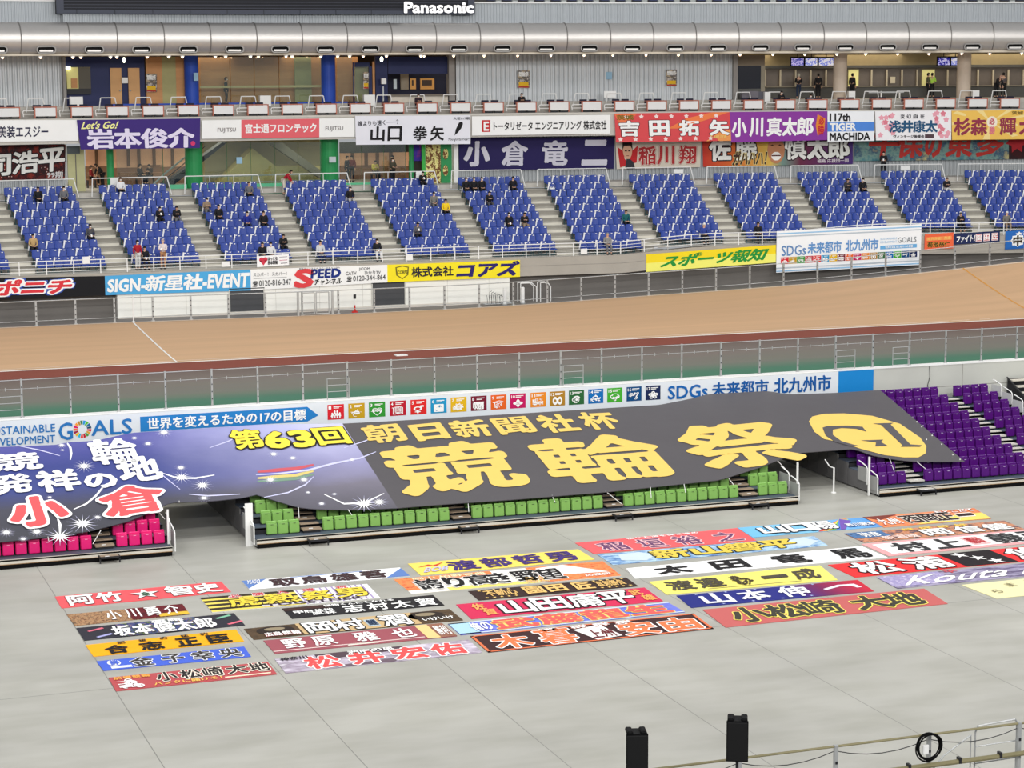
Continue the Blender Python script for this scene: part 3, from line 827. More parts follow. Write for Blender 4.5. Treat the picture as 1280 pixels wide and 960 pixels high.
# open slatted stair beyond the purple stand
e = empty('slatted_stair', (58.6, 84, 0), 0, 'dark open stair with pale treads beyond the purple stand', 'stair')
for k in range(12):
    mb = MB(); mb.box((1.6, 6.2-.5*k, 3.1-.24*k), (2.8, .36, .06), TANW); mb.build('tread', e)
for x in (.15, 3.05):
    mb = MB(); mb.box((x, 3.4, 1.75), (.05, 6.8, .07), DARK, Matrix.Rotation(math.atan(.48), 3, 'X')); mb.build('stringer', e)
mb = MB(); mb.box((1.6, 6.4, 1.6), (2.9, .06, 3.1), DARK); mb.build('back_board', e)
# free standing post in the wider gangway
p = onZ(1042, 616, 0); mb = MB(); mb.tube((0, 0, 0), (0, 0, 1.12), .04, WPAINT); mb.tube((0, 0, 0), (0, 0, .03), .12, WPAINT, 12); mb.path([(0, 0, 1.1), (.0, .4, 1.1), (.2, 1.2, 1.25)], .025, WPAINT)
o = tag(mb.build('barrier_post'), 'white post standing in the wider gangway before the dark side panels', 'post'); o.location = p

# ================================================================== LARGE COVER SHEETS over the infield stands
SL0, SLK = 1.06, .258
SN = Vector((0, -SLK, 1)).normalized()
def onSheet(x, y, l=0):
    q = ray(x, y); t = (SL0+SLK*(-81.3)-H)/(q.z-SLK*q.y); return EYE+q*t+SN*(l*.012)
def poly_at(P, t):
    """point at fraction t of a polyline"""
    L = [math.dist(a, b) for a, b in zip(P, P[1:])]; T = sum(L)*t
    for (a, b), l in zip(zip(P, P[1:]), L):
        if T <= l: return (a[0]+(b[0]-a[0])*T/l, a[1]+(b[1]-a[1])*T/l)
        T -= l
    return P[-1]
def x_at(P, x):
    for a, b in zip(P, P[1:]):
        if a[0] <= x <= b[0]: return (x, a[1]+(b[1]-a[1])*(x-a[0])/(b[0]-a[0]))
    return P[0] if x < P[0][0] else P[-1]
def cover(top, bot, M, nx, ny=10):
    s = Sheet([onSheet(*top[0]), onSheet(*top[-1]), onSheet(*bot[-1]), onSheet(*bot[0])], None)
    vs = []; xt0, xt1, xb0, xb1 = top[0][0], top[-1][0], bot[0][0], bot[-1][0]
    for j in range(ny+1):
        for i in range(nx+1):
            a = x_at(top, xt0+(xt1-xt0)*i/nx); b = x_at(bot, xb0+(xb1-xb0)*i/nx); v = j/ny
            vs.append(onSheet(a[0]+(b[0]-a[0])*v, a[1]+(b[1]-a[1])*v))
    k = len(vs); vs += [p-SN*.025 for p in vs]; fs = []
    for j in range(ny):
        for i in range(nx):
            a = j*(nx+1)+i; f = (a, a+nx+1, a+nx+2, a+1); fs += [f, tuple(k+x for x in f[::-1])]
    rim = [i for i in range(nx+1)]+[j*(nx+1)+nx for j in range(1, ny+1)]+[ny*(nx+1)+i for i in range(nx-1, -1, -1)]+[j*(nx+1) for j in range(ny-1, 0, -1)]
    for a, b in zip(rim, rim[1:]+rim[:1]): fs.append((a, b, k+b, k+a))
    s.mb.add(vs, fs, M); return s
def at_px(s, TL, TR, BL):
    """let the sheet's u,v run over the rectangle printed at these corners"""
    a = onSheet(*TL); b = onSheet(*TR); c = onSheet(*BL); ex = Vector((b.x-a.x, b.y-a.y, 0)); X0_ = a.x; dY = c.y-a.y
    def fn(u, v, l):
        X = a.x+ex.x*u; Y = a.y+ex.y*u+dY*v
        return Vector((X, Y, SL0+SLK*(Y-81.3)))+SN*(l*.012)
    s.fn = fn
def cover_text(s, ch, TL, TR, BL, col, **k):
    at_px(s, TL, TR, BL); s.text(ch, 0, 0, 1, 1, col, **k)
def rope(e_, a, b, r=.012):
    pa, pb = onSheet(*a), None
    pb = onY(b[0], b[1], pa.y-.25); return pa, pb
def add_ropes(o, pairs):
    for a, b in pairs:
        pa, pb = rope(o, a, b); mb = MB(); mb.tube(pa-o.location, pb-o.location, .014, WPAINT, 5); mb.build('tie_rope', o)
# blue printed sheet
def sheet_blue(c):
    M = bpy.data.materials.new('blue_printed_sheet'); M.use_nodes = True; nt = M.node_tree; N = nt.nodes; L = nt.links
    b = N['Principled BSDF']; b.inputs['Roughness'].default_value = .4; b.inputs['Specular IOR Level'].default_value = .25
    tc = N.new('ShaderNodeTexCoord'); sp = N.new('ShaderNodeSeparateXYZ'); L.new(tc.outputs['Object'], sp.inputs[0])
    no = N.new('ShaderNodeTexNoise'); no.inputs['Scale'].default_value = .45; no.inputs['Detail'].default_value = 5; L.new(tc.outputs['Object'], no.inputs['Vector'])
    def ramp(ax, a, z, stops, wob=.0):
        ad = N.new('ShaderNodeMath'); ad.operation = 'MULTIPLY_ADD'; L.new(no.outputs['Fac'], ad.inputs[0]); ad.inputs[1].default_value = wob; L.new(sp.outputs[ax], ad.inputs[2])
        mr = N.new('ShaderNodeMapRange'); mr.inputs[1].default_value = a; mr.inputs[2].default_value = z; L.new(ad.outputs[0], mr.inputs[0])
        cr = N.new('ShaderNodeValToRGB'); el = cr.color_ramp.elements
        for i, (p, q) in enumerate(stops):
            e = el[i] if i < 2 else el.new(p); e.position = p; e.color = lin(q)
        L.new(mr.outputs[0], cr.inputs[0]); return cr.outputs[0]
    c1 = ramp(1, 81.6-c.y, 90-c.y, [(0, (70, 70, 76)), (.3, (76, 76, 88)), (.5, (68, 78, 140)), (.75, (62, 70, 136)), (1, (86, 86, 160))], 1.2)
    c2 = ramp(1, 82-c.y, 90-c.y, [(0, (92, 90, 98)), (.3, (120, 116, 130)), (.55, (150, 148, 186)), (1, (200, 200, 236))], 1.5)
    fx_ = ramp(0, 16.5-c.x, 24.5-c.x, [(0, (0, 0, 0)), (1, (255, 255, 255))], 2.)
    mx = N.new('ShaderNodeMix'); mx.data_type = 'RGBA'; L.new(fx_, mx.inputs[0]); L.new(c1, mx.inputs[6]); L.new(c2, mx.inputs[7]); L.new(mx.outputs[2], b.inputs['Base Color'])
    bp = N.new('ShaderNodeBump'); bp.inputs['Strength'].default_value = .5; bp.inputs['Distance'].default_value = .12; L.new(no.outputs['Fac'], bp.inputs['Height']); L.new(bp.outputs[0], b.inputs['Normal'])
    return M
btop = [(-60, 561), (0, 558.7), (70, 556), (83, 553), (120, 551), (145, 545), (165, 541), (262, 535), (320, 531), (428, 529.5)]
bbot = [(-60, 685), (0, 677.5), (39, 673.6), (112, 664), (161, 651.5), (195.6, 637), (213, 628), (268, 626), (305, 622), (320, 618), (345, 626), (372, 634), (390, 636), (435, 637.5), (497, 635)]
c_ = (onSheet(*btop[0])+onSheet(*btop[-1])+onSheet(*bbot[-1])+onSheet(*bbot[0]))/4
s = cover(btop, bbot, sheet_blue(c_), 60)
GLOW = mat('print_white', (250, 250, 252), .5, var=.01)
PALE = mat('print_pale_lilac', (206, 206, 238), .5, var=.05)
def arc_px(s, pts, w, M, l=1):
    """printed streak through image points"""
    n = len(pts); vs = []
    for i, p in enumerate(pts):
        a = pts[max(0, i-1)]; b = pts[min(n-1, i+1)]; dx, dy = b[0]-a[0], b[1]-a[1]; q = math.hypot(dx, dy); k = w*math.sin(math.pi*(i+.6)/(n+.2))/q
        vs += [onSheet(p[0]-dy*k, p[1]+dx*k, l), onSheet(p[0]+dy*k, p[1]-dx*k, l)]
    s.mb.add(vs, [(2*i, 2*i+1, 2*i+3, 2*i+2) for i in range(n-1)], M)
def burst(s, x, y, r, n=14):
    s.fn = lambda u, v, l: onSheet(x+u, y+v, l)
    s.star(0, 0, r, r*.55, PALE, 1, n, .16); s.star(0, 0, r*.62, r*.34, GLOW, 1.5, n, .4)
for x, y, r in [(105, 583, 15), (227, 597, 16), (103, 655, 22), (205, 541, 12), (8, 666, 12), (46, 665, 12), (75, 671, 22), (190, 637, 9), (253, 607, 15), (455, 630, 20), (402, 630, 7), (474, 628, 13), (226, 585, 9), (255, 623, 9), (29, 674, 8), (77, 557, 8), (185, 555, 8), (342, 568, 9), (338, 600, 11), (380, 600, 10), (122, 647, 8), (62, 622, 5), (78, 563, 4), (168, 548, 6), (300, 545, 9), (366, 573, 8), (385, 616, 5), (418, 618, 5), (440, 575, 6), (28, 545+22, 5)]:
    burst(s, x, y, r)
arc_px(s, [(84, 554), (88, 560), (89, 567), (88, 575)], 1.6, GLOW); arc_px(s, [(92, 637), (108, 630), (120, 620), (128, 610), (134, 606)], 1.3, GLOW)
arc_px(s, [(204, 592), (222, 598), (245, 598), (268, 594)], 1.1, GLOW); arc_px(s, [(72, 648), (75, 656), (75, 668)], 1.8, GLOW)
arc_px(s, [(112, 556), (122, 560), (132, 571)], .7, PALE); arc_px(s, [(20, 557), (50, 563), (75, 570)], .7, PALE)
arc_px(s, [(320, 594), (350, 592), (385, 588), (415, 580), (450, 573), (470, 565)], 1.2, PALE); arc_px(s, [(330, 622), (360, 616), (382, 606), (392, 596)], .9, PALE)
arc_px(s, [(405, 618), (430, 630), (455, 629), (480, 617)], 1.0, GLOW); arc_px(s, [(236, 618), (260, 620), (300, 618)], .8, PALE)
arc_px(s, [(262, 560), (285, 552), (310, 540)], .7, PALE); arc_px(s, [(225, 612), (210, 600), (196, 588)], .6, PALE); arc_px(s, [(430, 560), (455, 552), (462, 549)], .7, PALE)
for i, col in enumerate([(200, 90, 100), (110, 110, 190), (214, 196, 120), (120, 150, 130)]):
    arc_px(s, [(322, 590+4*i), (345, 588+4*i), (370, 586+4*i), (392, 581+4*i)], 2.4, ink(col), .6)
for ch, TL, TR, BL in [('競', (-14, 571), (45, 566), (-4, 591)), ('輪', (110, 553), (163, 549), (122, 581)), ('発', (-12, 598), (34, 593), (0, 619)), ('祥', (45, 592), (92, 588), (55, 616)), ('の', (104, 595), (141, 593), (110, 611)), ('地', (144, 577), (191, 571), (158, 604))]:
    cover_text(s, ch, TL, TR, BL, WHITE, b=.055, l=3)
for ch, TL, TR, BL in [('小', (10, 628), (74, 620), (29, 660)), ('倉', (124, 616), (194, 606), (139, 647))]:
    cover_text(s, ch, TL, TR, BL, (232, 92, 96), b=.06, out=WHITE, ow=.055, l=4)
for ch, TL, TR, BL in [('第', (286, 541), (320, 538.5), (298, 562)), ('6', (328, 544), (352, 541), (338, 562)), ('3', (361, 541.5), (383, 539.5), (369, 560)), ('回', (390, 538), (426, 535.5), (402, 557))]:
    cover_text(s, ch, TL, TR, BL, (244, 222, 74), b=.06, out=(36, 32, 30), ow=.03, l=4)
s.fn = None
blue_sheet = s.build('banner_sheet', 'huge blue starry printed sheet draped over the pink and green seats', 'banner')
add_ropes(blue_sheet, [((126, 663), (116, 680)), ((224, 659-33), (224, 628)), ((435, 637), (440, 644)), ((373, 634), (374, 648)), ((60, 671), (61, 676)), ((196, 637), (206, 649))])
# charcoal printed sheet
dtop = [(428, 529.5), (495, 526), (640, 517.5), (745, 511), (825, 506), (865, 498), (886, 492.5), (960, 488.7), (985, 493), (1045, 491), (1100, 487.5)]
dbot = [(497, 635), (545, 631), (640, 624.5), (757, 615), (815, 609), (875, 602.5), (900, 600), (922, 593), (951, 584), (974, 574.6), (1000, 566), (1034, 563.5), (1068, 561), (1089, 569), (1120, 574.6), (1144, 577), (1206, 577)]
CHAR = mat('charcoal_sheet', (84, 81, 84), .42, var=.05, scale=.5, bump=.5)
s = cover(dtop, dbot, CHAR, 80)
GOLD = (230, 196, 104)
for ch, TL, TR, BL in [('朝', (451, 534), (494, 530), (468, 554)), ('日', (512, 533), (548, 529.5), (526, 551)), ('新', (560, 528), (602, 525), (574, 547)), ('聞', (614, 525), (655, 521.5), (631, 543)), ('社', (668, 521), (708, 518.5), (685, 541)), ('杯', (720, 517.5), (760, 515.5), (736, 537))]:
    cover_text(s, ch, TL, TR, BL, GOLD, b=.05, l=1)
for ch, TL, TR, BL in [('競', (474, 563), (616, 551), (510, 619)), ('輪', (660, 553), (800, 543), (700, 604)), ('祭', (838, 538), (962, 526), (876, 588))]:
    cover_text(s, ch, TL, TR, BL, GOLD, b=.045, l=1)
blob = [(1011, 527), (1015, 521), (1030, 517.5), (1055, 517), (1090, 520), (1125, 530), (1150, 547), (1158, 558), (1157, 567), (1148, 572), (1130, 572), (1105, 569), (1075, 561), (1052, 553), (1040, 551), (1030, 549), (1018, 540)]
t = tessellate_polygon([[Vector((x, y, 0)) for x, y in blob]]); s.mb.add([onSheet(x, y, 1) for x, y in blob], [tuple(f) for f in t], ink(GOLD))
for P in ([(1028, 535), (1034, 533), (1060, 532.5), (1078, 534), (1083, 540), (1070, 536.5), (1052, 535.5), (1041, 537.5), (1041, 544), (1052, 552), (1066, 556), (1074, 558), (1062, 558), (1044, 553), (1032, 545)],
          [(1076, 551), (1104, 550), (1101, 553), (1110, 558), (1094, 558.5), (1095, 553.5)],
          [(1091, 530), (1117, 529), (1113, 531), (1138, 556), (1152, 557), (1150, 559), (1126, 559), (1128, 557), (1101, 531.5)]):
    t = tessellate_polygon([[Vector((x, y, 0)) for x, y in P]]); s.mb.add([onSheet(x, y, 2) for x, y in P], [tuple(f) for f in t], CHAR)
s.fn = None
dark_sheet = s.build('banner_sheet', 'huge charcoal sheet with large yellow characters draped over the green seats', 'banner')
add_ropes(dark_sheet, [((585, 627), (586, 640)), ((690, 619), (694, 628)), ((757, 614), (777, 630)), ((813, 609), (814, 622)), ((855, 605), (857, 616)), ((911, 598), (917, 606)), ((972, 576), (985, 590)), ((1112, 573), (1118, 590)), ((1146, 577), (1158, 587))])
mb = MB()
for x, y in [(1152, 534), (1165, 545), (1158, 550), (1177, 556), (1191, 569), (1146, 528), (1200, 575)]: mb.ball(onSheet(x, y, 2)-dark_sheet.location, .035, WPAINT, 6, 4)
mb.build('eyelets', dark_sheet)

# ================================================================== GOALS BOARD on the infield wall
YB = WY-.06
xa, xb = onY(-40, 520, YB).x, onY(1048, 470, YB).x
s = Sheet([(xa, YB, 3.99), (xb, YB, 3.99), (xb, YB, 2.85), (xa, YB, 2.85)], mat('board_pale', (226, 232, 238), .45, var=.02), .03)
def uvb(x, y): p = onY(x, y, YB); return (p.x-xa)/(xb-xa), (3.99-p.z)/1.14
def tb(s, txt, x0, y0, x1, y1, col, **k):
    """text between top-left and bottom-right image points"""
    a = uvb(x0, y0); b = uvb(x1, y1); s.text(txt, a[0], a[1], b[0], b[1], col, **k)
SKY = (40, 118, 188)
tb(s, 'SUSTAINABLE', -15, 534.5, 69, 539.5, SKY, b=.01); tb(s, 'DEVELOPMENT', -15, 548.5, 69, 553, SKY, b=.01)
tb(s, 'G', 73, 529, 91, 549, SKY, b=.015)
tb(s, 'ALS', 114, 526, 165, 541.5, SKY, b=.015)
c = uvb(103, 536.5); WHEEL = [(229, 36, 59), (221, 166, 58), (76, 159, 56), (197, 25, 45), (255, 58, 33), (38, 189, 226), (252, 195, 11), (162, 25, 66), (253, 105, 37), (221, 19, 103), (253, 157, 36), (191, 139, 46), (63, 126, 68), (10, 151, 217), (86, 192, 43), (0, 104, 157), (25, 72, 106)]
Wb, Hb = xb-xa, 1.14
for i, col in enumerate(WHEEL):
    a0 = 2*math.pi*(i+.1)/17; a1 = 2*math.pi*(i+.9)/17
    s.poly([(c[0]+r*math.cos(a)/Wb, c[1]+r*math.sin(a)/Hb) for r, a in ((.2, a0), (.38, a0), (.38, a1), (.2, a1))], ink(col), 1)
a = uvb(175, 521); b = uvb(384, 525); v0 = a[1]; v1 = uvb(384, 525)[1]; t = uvb(398, 518)
s.tess([(a[0], v0), (uvb(384, 509)[0], v0), (t[0], (v0+v1+.2)/2), (uvb(384, 509)[0], v1+.06), (a[0], v1+.06)], ink((38, 128, 200)), 1)
tb(s, '世界を変えるための17の目標', 184, 523, 382, 524.5, WHITE, b=.025, l=2)
ICOL = [(218, 32, 46), (200, 158, 30), (50, 150, 50), (190, 22, 45), (224, 40, 38), (30, 150, 200), (226, 180, 24), (120, 20, 46), (232, 100, 34), (200, 18, 96), (236, 140, 34), (178, 130, 40), (44, 104, 56), (10, 110, 186), (70, 175, 50), (10, 76, 130), (24, 40, 84)]
ICON = ['👪', '🍲', '💗', '📖', '⚥', '🚰', '☀', '📈', '🧊', '✥', '🏙', '∞', '👁', '🐟', '🌳', '🕊', '❀']
ix = [409.2, 435.2, 461, 487, 513, 538.2, 563.2, 588.5, 613.3, 637.5, 663, 687, 711, 735.2, 759, 783.2, 807]
def goal_tiles(s, cells, l=1):
    for i, (u0, v0, u1, v1) in enumerate(cells):
        s.rect(u0, v0, u1, v1, ink(ICOL[i]), l, 1); w, h = u1-u0, v1-v0
        s.text(str(i+1), u0+w*.08, v0+h*.1, u0+w*(.2 if i < 9 else .3), v0+h*.3, WHITE, b=.02, l=l+1)
        for q in (.12, .21): s.rect(u0+w*.36, v0+h*q, u0+w*(.85 if q < .2 else .7), v0+h*(q+.05), ink(WHITE), l+1, 1)
        s.text(ICON[i], u0+w*.2, v0+h*.4, u0+w*.8, v0+h*.9, WHITE, b=.022, l=l+1)
cells = []
for i, x in enumerate(ix):
    yy = 506.2-(x-409)*.0595; a = uvb(x, yy); b2 = uvb(x+20.6-i*.13, yy); cells.append((a[0], a[1], b2[0], a[1]+.585))
goal_tiles(s, cells)
tb(s, 'SDGs', 835, 483, 884, 496, (22, 100, 176), b=.02); tb(s, '未来都市', 890, 478.5, 960, 491.5, (22, 88, 160), b=.03); tb(s, '北九州市', 968, 473, 1038, 487.5, (22, 88, 160), b=.03)
s.build('sign_board', 'long pale board with coloured goal tiles along the top of the infield wall', 'sign')
xc = onY(1092, 465, YB).x
s = Sheet([(xb+.01, YB, 3.99), (xc, YB, 3.99), (xc, YB, 2.75), (xb+.01, YB, 2.75)], mat('plain_blue', (20, 134, 208), .5, var=.02), .03)
s.build('blue_board', 'plain bright blue board at the end of the long goal tile board', 'sign')
p = onY(1162, 458, WY-.03); mb = MB(); mb.path([(0, 0, 0), (.03, 0, -.5), (-.08, 0, -.9), (-.04, 0, -1.3)], .016, DARK, 5)
tag(mb.build('cable'), 'thin dark cable hanging down the bare infield wall above the purple seats', 'cable').location = p

# ================================================================== FLOOR BANNERS
r5 = lambda u, v: (50+u/4, 700+v/4)
r6 = lambda u, v: (300+u/3.765, 670+v/3.765)
r7 = lambda u, v: (560+u/3.765, 640+v/3.765)
r8 = lambda u, v: (880+u/3.2, 620+v/3.2)
def floor_sheet(q, base):
    return Sheet([onZ(x, y, .02) for x, y in q], base, .015)
def floor_sheet_w(TL, BL, width, base):
    a = onZ(*TL, .02); b = onZ(*BL, .02); return Sheet([a, a+Vector((width, 0, 0)), b+Vector((width, 0, 0)), b], base, .015)
FG = 'name banners laid on the arena floor'
def fb(s, label): return s.build('floor_banner', label, 'banner', FG)
# column nearest the pink seats
s = floor_sheet([r5(75, 183), r5(905, 107), r5(955, 158), r5(108, 240)], ink((240, 92, 98)))
s.chars('阿竹', .05, .12, .38, .9, WHITE, b=0.036, out=(120, 60, 64), ow=.02); s.chars('智史', .63, .12, .97, .9, WHITE, b=0.036, out=(120, 60, 64), ow=.02)
s.star(.51, .52, .1, .46, ink((60, 40, 44)), 1); s.star(.51, .5, .09, .42, ink(WHITE), 2); s.text('全', .485, .38, .535, .66, (30, 90, 60), b=0.036, l=3)
fb(s, 'coral red floor banner with white characters around a white star')
s = floor_sheet([r5(133, 272), r5(712, 220), r5(748, 270), r5(175, 328)], mottle('print_bronze', [(40, 28, 26), (120, 78, 52), (190, 150, 110), (70, 40, 34), (230, 200, 150)], 5))
s.rect(.5, 0, 1, 1, mottle('print_wine', [(60, 14, 22), (112, 24, 34), (40, 16, 20)], 3), 1); s.rect(.74, .72, 1, 1, ink((226, 186, 60)), 2)
s.chars('小川勇介', .28, .1, .96, .85, WHITE, b=0.022, l=3, gap=.3); fb(s, 'short bronze and wine floor banner with white characters below the coral banner')
CH2 = (46, 45, 55)
s = floor_sheet([r5(182, 340), r5(968, 265), r5(1025, 325), r5(222, 402)], ink(CH2))
s.rect(.24, .02, .74, .98, mottle('print_graffiti', [(46, 45, 55), (170, 130, 60), (60, 80, 150), (46, 45, 55), (120, 150, 70), (190, 110, 80)], 4), 1)
s.chars('坂本健太郎', .19, .22, .84, .95, WHITE, b=0.043, out=CH2, ow=.02, l=2); s.text('悪羅', .46, .03, .66, .22, WHITE, b=0.036, l=2)
for u, v, col in ((.05, .25, (220, 110, 130)), (.08, .75, (170, 170, 220)), (.86, .2, (130, 190, 160)), (.9, .72, (230, 110, 130))): s.poly([(u, v+.08), (u+.1, v-.1), (u+.11, v), (u+.01, v+.16)], ink(col), 1)
fb(s, 'dark charcoal floor banner with graffiti centre and white characters')
s = floor_sheet([r5(228, 425), r5(980, 347), r5(1020, 405), r5(268, 482)], ink((250, 176, 18)))
for ch, u in zip('合志正臣', (.1, .33, .57, .78)): s.text(ch, u, .32, u+.14, .95, BLACK, b=0.043)
for ch, u in zip('肥後の猛豹', (.2, .34, .48, .62, .75)): s.text(ch, u, .05, u+.05, .24, BLACK, b=0.029)
fb(s, 'amber floor banner with heavy black characters')
s = floor_sheet([r5(282, 506), r5(1020, 432), r5(1055, 482), r5(318, 553)], ink((72, 102, 212)))
for ch, u in zip('金子幸央', (.23, .44, .64, .83)): s.text(ch, u-.02, .1, u+.12, .92, (60, 56, 52), b=0.022, out=(230, 232, 240), ow=.05)
s.ell(.1, .35, .045, .3, ink((225, 228, 240)), 1); s.text('絆', .075, .1, .13, .6, (72, 102, 212), b=0.029, l=2); s.rect(.06, .7, .2, .92, ink((225, 228, 240)), 1)
fb(s, 'royal blue floor banner with white-edged brush characters and white emblem')
s = floor_sheet([r5(342, 588), r5(1138, 508), r5(1185, 570), r5(380, 655)], ink((184, 80, 84)))
for ch, u in zip('小松崎大地', (.28, .43, .57, .72, .86)): s.text(ch, u, .05, u+.12, .68, (40, 34, 34), b=0.022, out=(246, 236, 220), ow=.05)
s.chars('前橋競輪', .02, .06, .25, .26, (240, 170, 80), b=0.022); s.text('🚴', .05, .28, .18, .95, WHITE, b=0.022); s.text('バンクに賭けろ！', .24, .74, .66, .95, (244, 196, 96), b=0.022); s.rect(.68, .82, .97, .9, ink((246, 226, 200)), 1)
fb(s, 'brick red floor banner with a white cyclist drawn at one end')
# second column
s = floor_sheet([r6(8, 212), r6(752, 148), r6(800, 188), r6(45, 252)], ink((248, 249, 252)))
for ch, u in zip('取鳥雄吾', (.18, .36, .55, .74)): s.text(ch, u-.02, .18, u+.13, .92, (66, 44, 48), b=0.036)
s.tess([(0, 0), (.15, 0), (.0, .9)], ink((98, 132, 196)), 1); s.tess([(1, 1), (.85, 1), (1., .1)], ink((98, 132, 196)), 1); s.text('YUGO', .02, .05, .1, .45, WHITE, b=0.022, l=2, slant=.3); s.rect(.3, .04, .75, .1, ink((120, 150, 205)), 1)
fb(s, 'white floor banner with dark characters and blue corner triangles')
s = floor_sheet([(250, 747.5), (458.8, 729.8), (475.3, 747), (265.5, 765.5)], ink((246, 246, 246)))
for i in range(4): s.rect(0, .25*i, .55, .25*i+.14, ink((54, 46, 34)), 1)
for i in range(4): s.rect(0, .25*i+.14, .55, .25*(i+1), ink((236, 216, 100)), 1)
for i in range(12): s.rect(.56+.036*i, 0, .57+.036*i, 1, ink((170, 150, 196)), 1)
for ch, u in zip('虎熱祭男', (.18, .4, .62, .82)): s.text(ch, u-.05, .22, u+.13, .8, (240, 214, 70), b=0.022, out=(60, 50, 30), ow=.03, l=2)
for ch, u in zip('必勝入魂祝', (.16, .3, .44, .6, .8)): s.text(ch, u, .01, u+.07, .2, (214, 70, 84), b=0.022, out=WHITE, ow=.05, l=2)
s.rect(.3, .84, .92, .95, ink((220, 214, 220)), 2); s.text('TOGETHER', .32, .83, .9, .97, (60, 40, 60), b=0.014, l=3)
fb(s, 'floor banner with black and yellow stripes turning to white with yellow brush writing')
s = floor_sheet([r6(198, 342), r6(908, 277), r6(962, 325), r6(245, 388)], ink((36, 34, 37)))
s.rect(0, 0, .3, .3, mottle('print_umber', [(36, 34, 37), (84, 46, 36)], 3), 1)
for ch, u in zip('志村太賀', (.38, .54, .7, .86)): s.text(ch, u-.02, .3, u+.11, .95, WHITE, b=0.022, slant=.1)
s.chars('甲府盆地', .04, .4, .3, .66, WHITE, b=0.029); s.chars('風林', .14, .66, .3, .92, WHITE, b=0.029); s.text('怪物くんにもなれる', .26, .06, .72, .24, WHITE, b=0.029)
fb(s, 'black floor banner with white brush characters and small white side text')
s = floor_sheet([r6(18, 437), r6(985, 343), r6(1050, 395), r6(65, 487)], mottle('print_olive', [(58, 44, 34), (92, 72, 50), (44, 36, 30)], 2))
s.rect(.24, 0, .8, 1, ink((206, 176, 128)), 1)
for u in (.13, .86): s.ell(u, .4, .09, .36, ink((46, 36, 30)), 1); s.ell(u, .3, .05, .14, ink((150, 136, 110)), 2)
for ch, u in zip('岡村潤', (.27, .41, .63)): s.text(ch, u, .08, u+.13, .95, WHITE, b=0.029, out=BLACK, ow=.045, l=2)
s.rect(.555, .25, .61, .85, ink((190, 206, 214)), 2); s.text('鯉', .56, .32, .605, .78, (40, 60, 90), b=0.022, l=3)
s.chars('広島競輪', .06, .6, .23, .92, WHITE, b=0.029, out=(190, 60, 60), ow=.03, l=3); s.text('いけいけ', .82, .6, .97, .86, WHITE, b=0.029, l=3)
fb(s, 'olive brown floor banner with white black-edged characters and a small pale seal')
s = floor_sheet([r6(110, 492), r6(950, 410), r6(1022, 470), r6(165, 553)], ink((160, 84, 94)))
for ch, u in zip('野原雅也', (.08, .24, .47, .68)): s.text(ch, u, .14, u+.12, .78, WHITE, b=0.022)
s.rect(.0, .84, .83, .89, ink((236, 214, 210)), 1); s.rect(.4, .86, .57, .95, ink((248, 240, 226)), 1); s.rect(.84, 0, .91, 1, ink((240, 206, 140)), 1); s.rect(.91, 0, 1, 1, mottle('print_cocoa', [(118, 74, 62), (160, 110, 90), (96, 58, 52)], 5), 1); s.chars('勝利', .92, .2, .99, .85, WHITE, b=0.022, l=2)
fb(s, 'mauve floor banner with thin white characters and a cream band at one end')
s = floor_sheet([r6(162, 578), r6(1075, 487), r6(1140, 547), r6(215, 645)], mottle('print_lilac', [(236, 232, 240), (206, 196, 212), (150, 136, 154), (240, 238, 244)], 1.5, stretch=(.5, 1.5, 1)))
s.tess([(.2, 0), (.66, 0), (.62, .24), (.2, .4)], ink((84, 66, 76)), 1); s.tess([(.28, 1), (.55, 1), (.6, .75), (.3, .85)], ink((110, 92, 104)), 1)
for ch, u in zip('松井宏佑', (.13, .35, .57, .77)): s.text(ch, u, .16, u+.16, .95, (238, 84, 84), b=0.036, out=WHITE, ow=.045, l=2)
s.chars('神奈川', .02, .02, .16, .22, (40, 34, 40), b=0.029, l=2); s.chars('湘南の風', .36, .02, .6, .2, WHITE, b=0.036, l=2)
fb(s, 'lilac streaked floor banner with big red white-edged characters')
# third column
s = floor_sheet([(509.8, 704.5), (722.5, 686.5), (743.3, 699), (525.8, 719.1)], ink((250, 222, 106)))
for ch, u in zip('渡部哲男', (.2, .39, .58, .77)): s.text(ch, u, .16, u+.15, .9, (70, 50, 120), b=0.036)
s.poly([(.03, .38), (.1, .22), (.12, .32), (.2, .1), (.13, .42), (.11, .34)], ink((214, 70, 50)), 1); s.text('BOB', .05, .5, .18, .84, (200, 196, 226), b=0.029, slant=.3); fb(s, 'lemon yellow floor banner with violet characters and red swash')
s = floor_sheet([(491.8, 724.4), (753.4, 701.6), (776.5, 719.7), (514.6, 742.2)], ink((248, 244, 234)))
s.rect(0, 0, .45, .24, mottle('print_flame', [(224, 84, 50), (240, 150, 90), (200, 60, 44)], 3), 1); s.rect(.0, .24, .06, .8, mottle('print_flame', []), 1); s.rect(.18, .8, .62, 1, ink((244, 224, 120)), 1)
s.rect(.62, 0, 1, 1, mottle('print_flame', []), 1); s.tess([(.66, .1), (.8, .02), (.97, .7), (.7, .62)], ink((250, 240, 236)), 2)
for ch, u in zip('誇り高き野望', (.07, .2, .305, .415, .525, .64)): s.text(ch, u, .22, u+(.08 if ch in 'りき' else .108), .84, BLACK, b=0.040, out=(252, 250, 246), ow=.04, l=3)
s.text('岡山 柏野智典', .08, .05, .42, .2, (252, 236, 190), b=0.029, l=2); s.chars('闘士', .55, .66, .66, .96, (236, 190, 110), b=0.029, out=WHITE, ow=.03, l=3); s.text('応援団', .84, .76, .96, .9, WHITE, b=0.022, l=3)
fb(s, 'white and flame orange floor banner with thick black characters')
s = floor_sheet([r7(95, 372), r7(838, 308), r7(895, 348), r7(145, 415)], ink((56, 38, 36)))
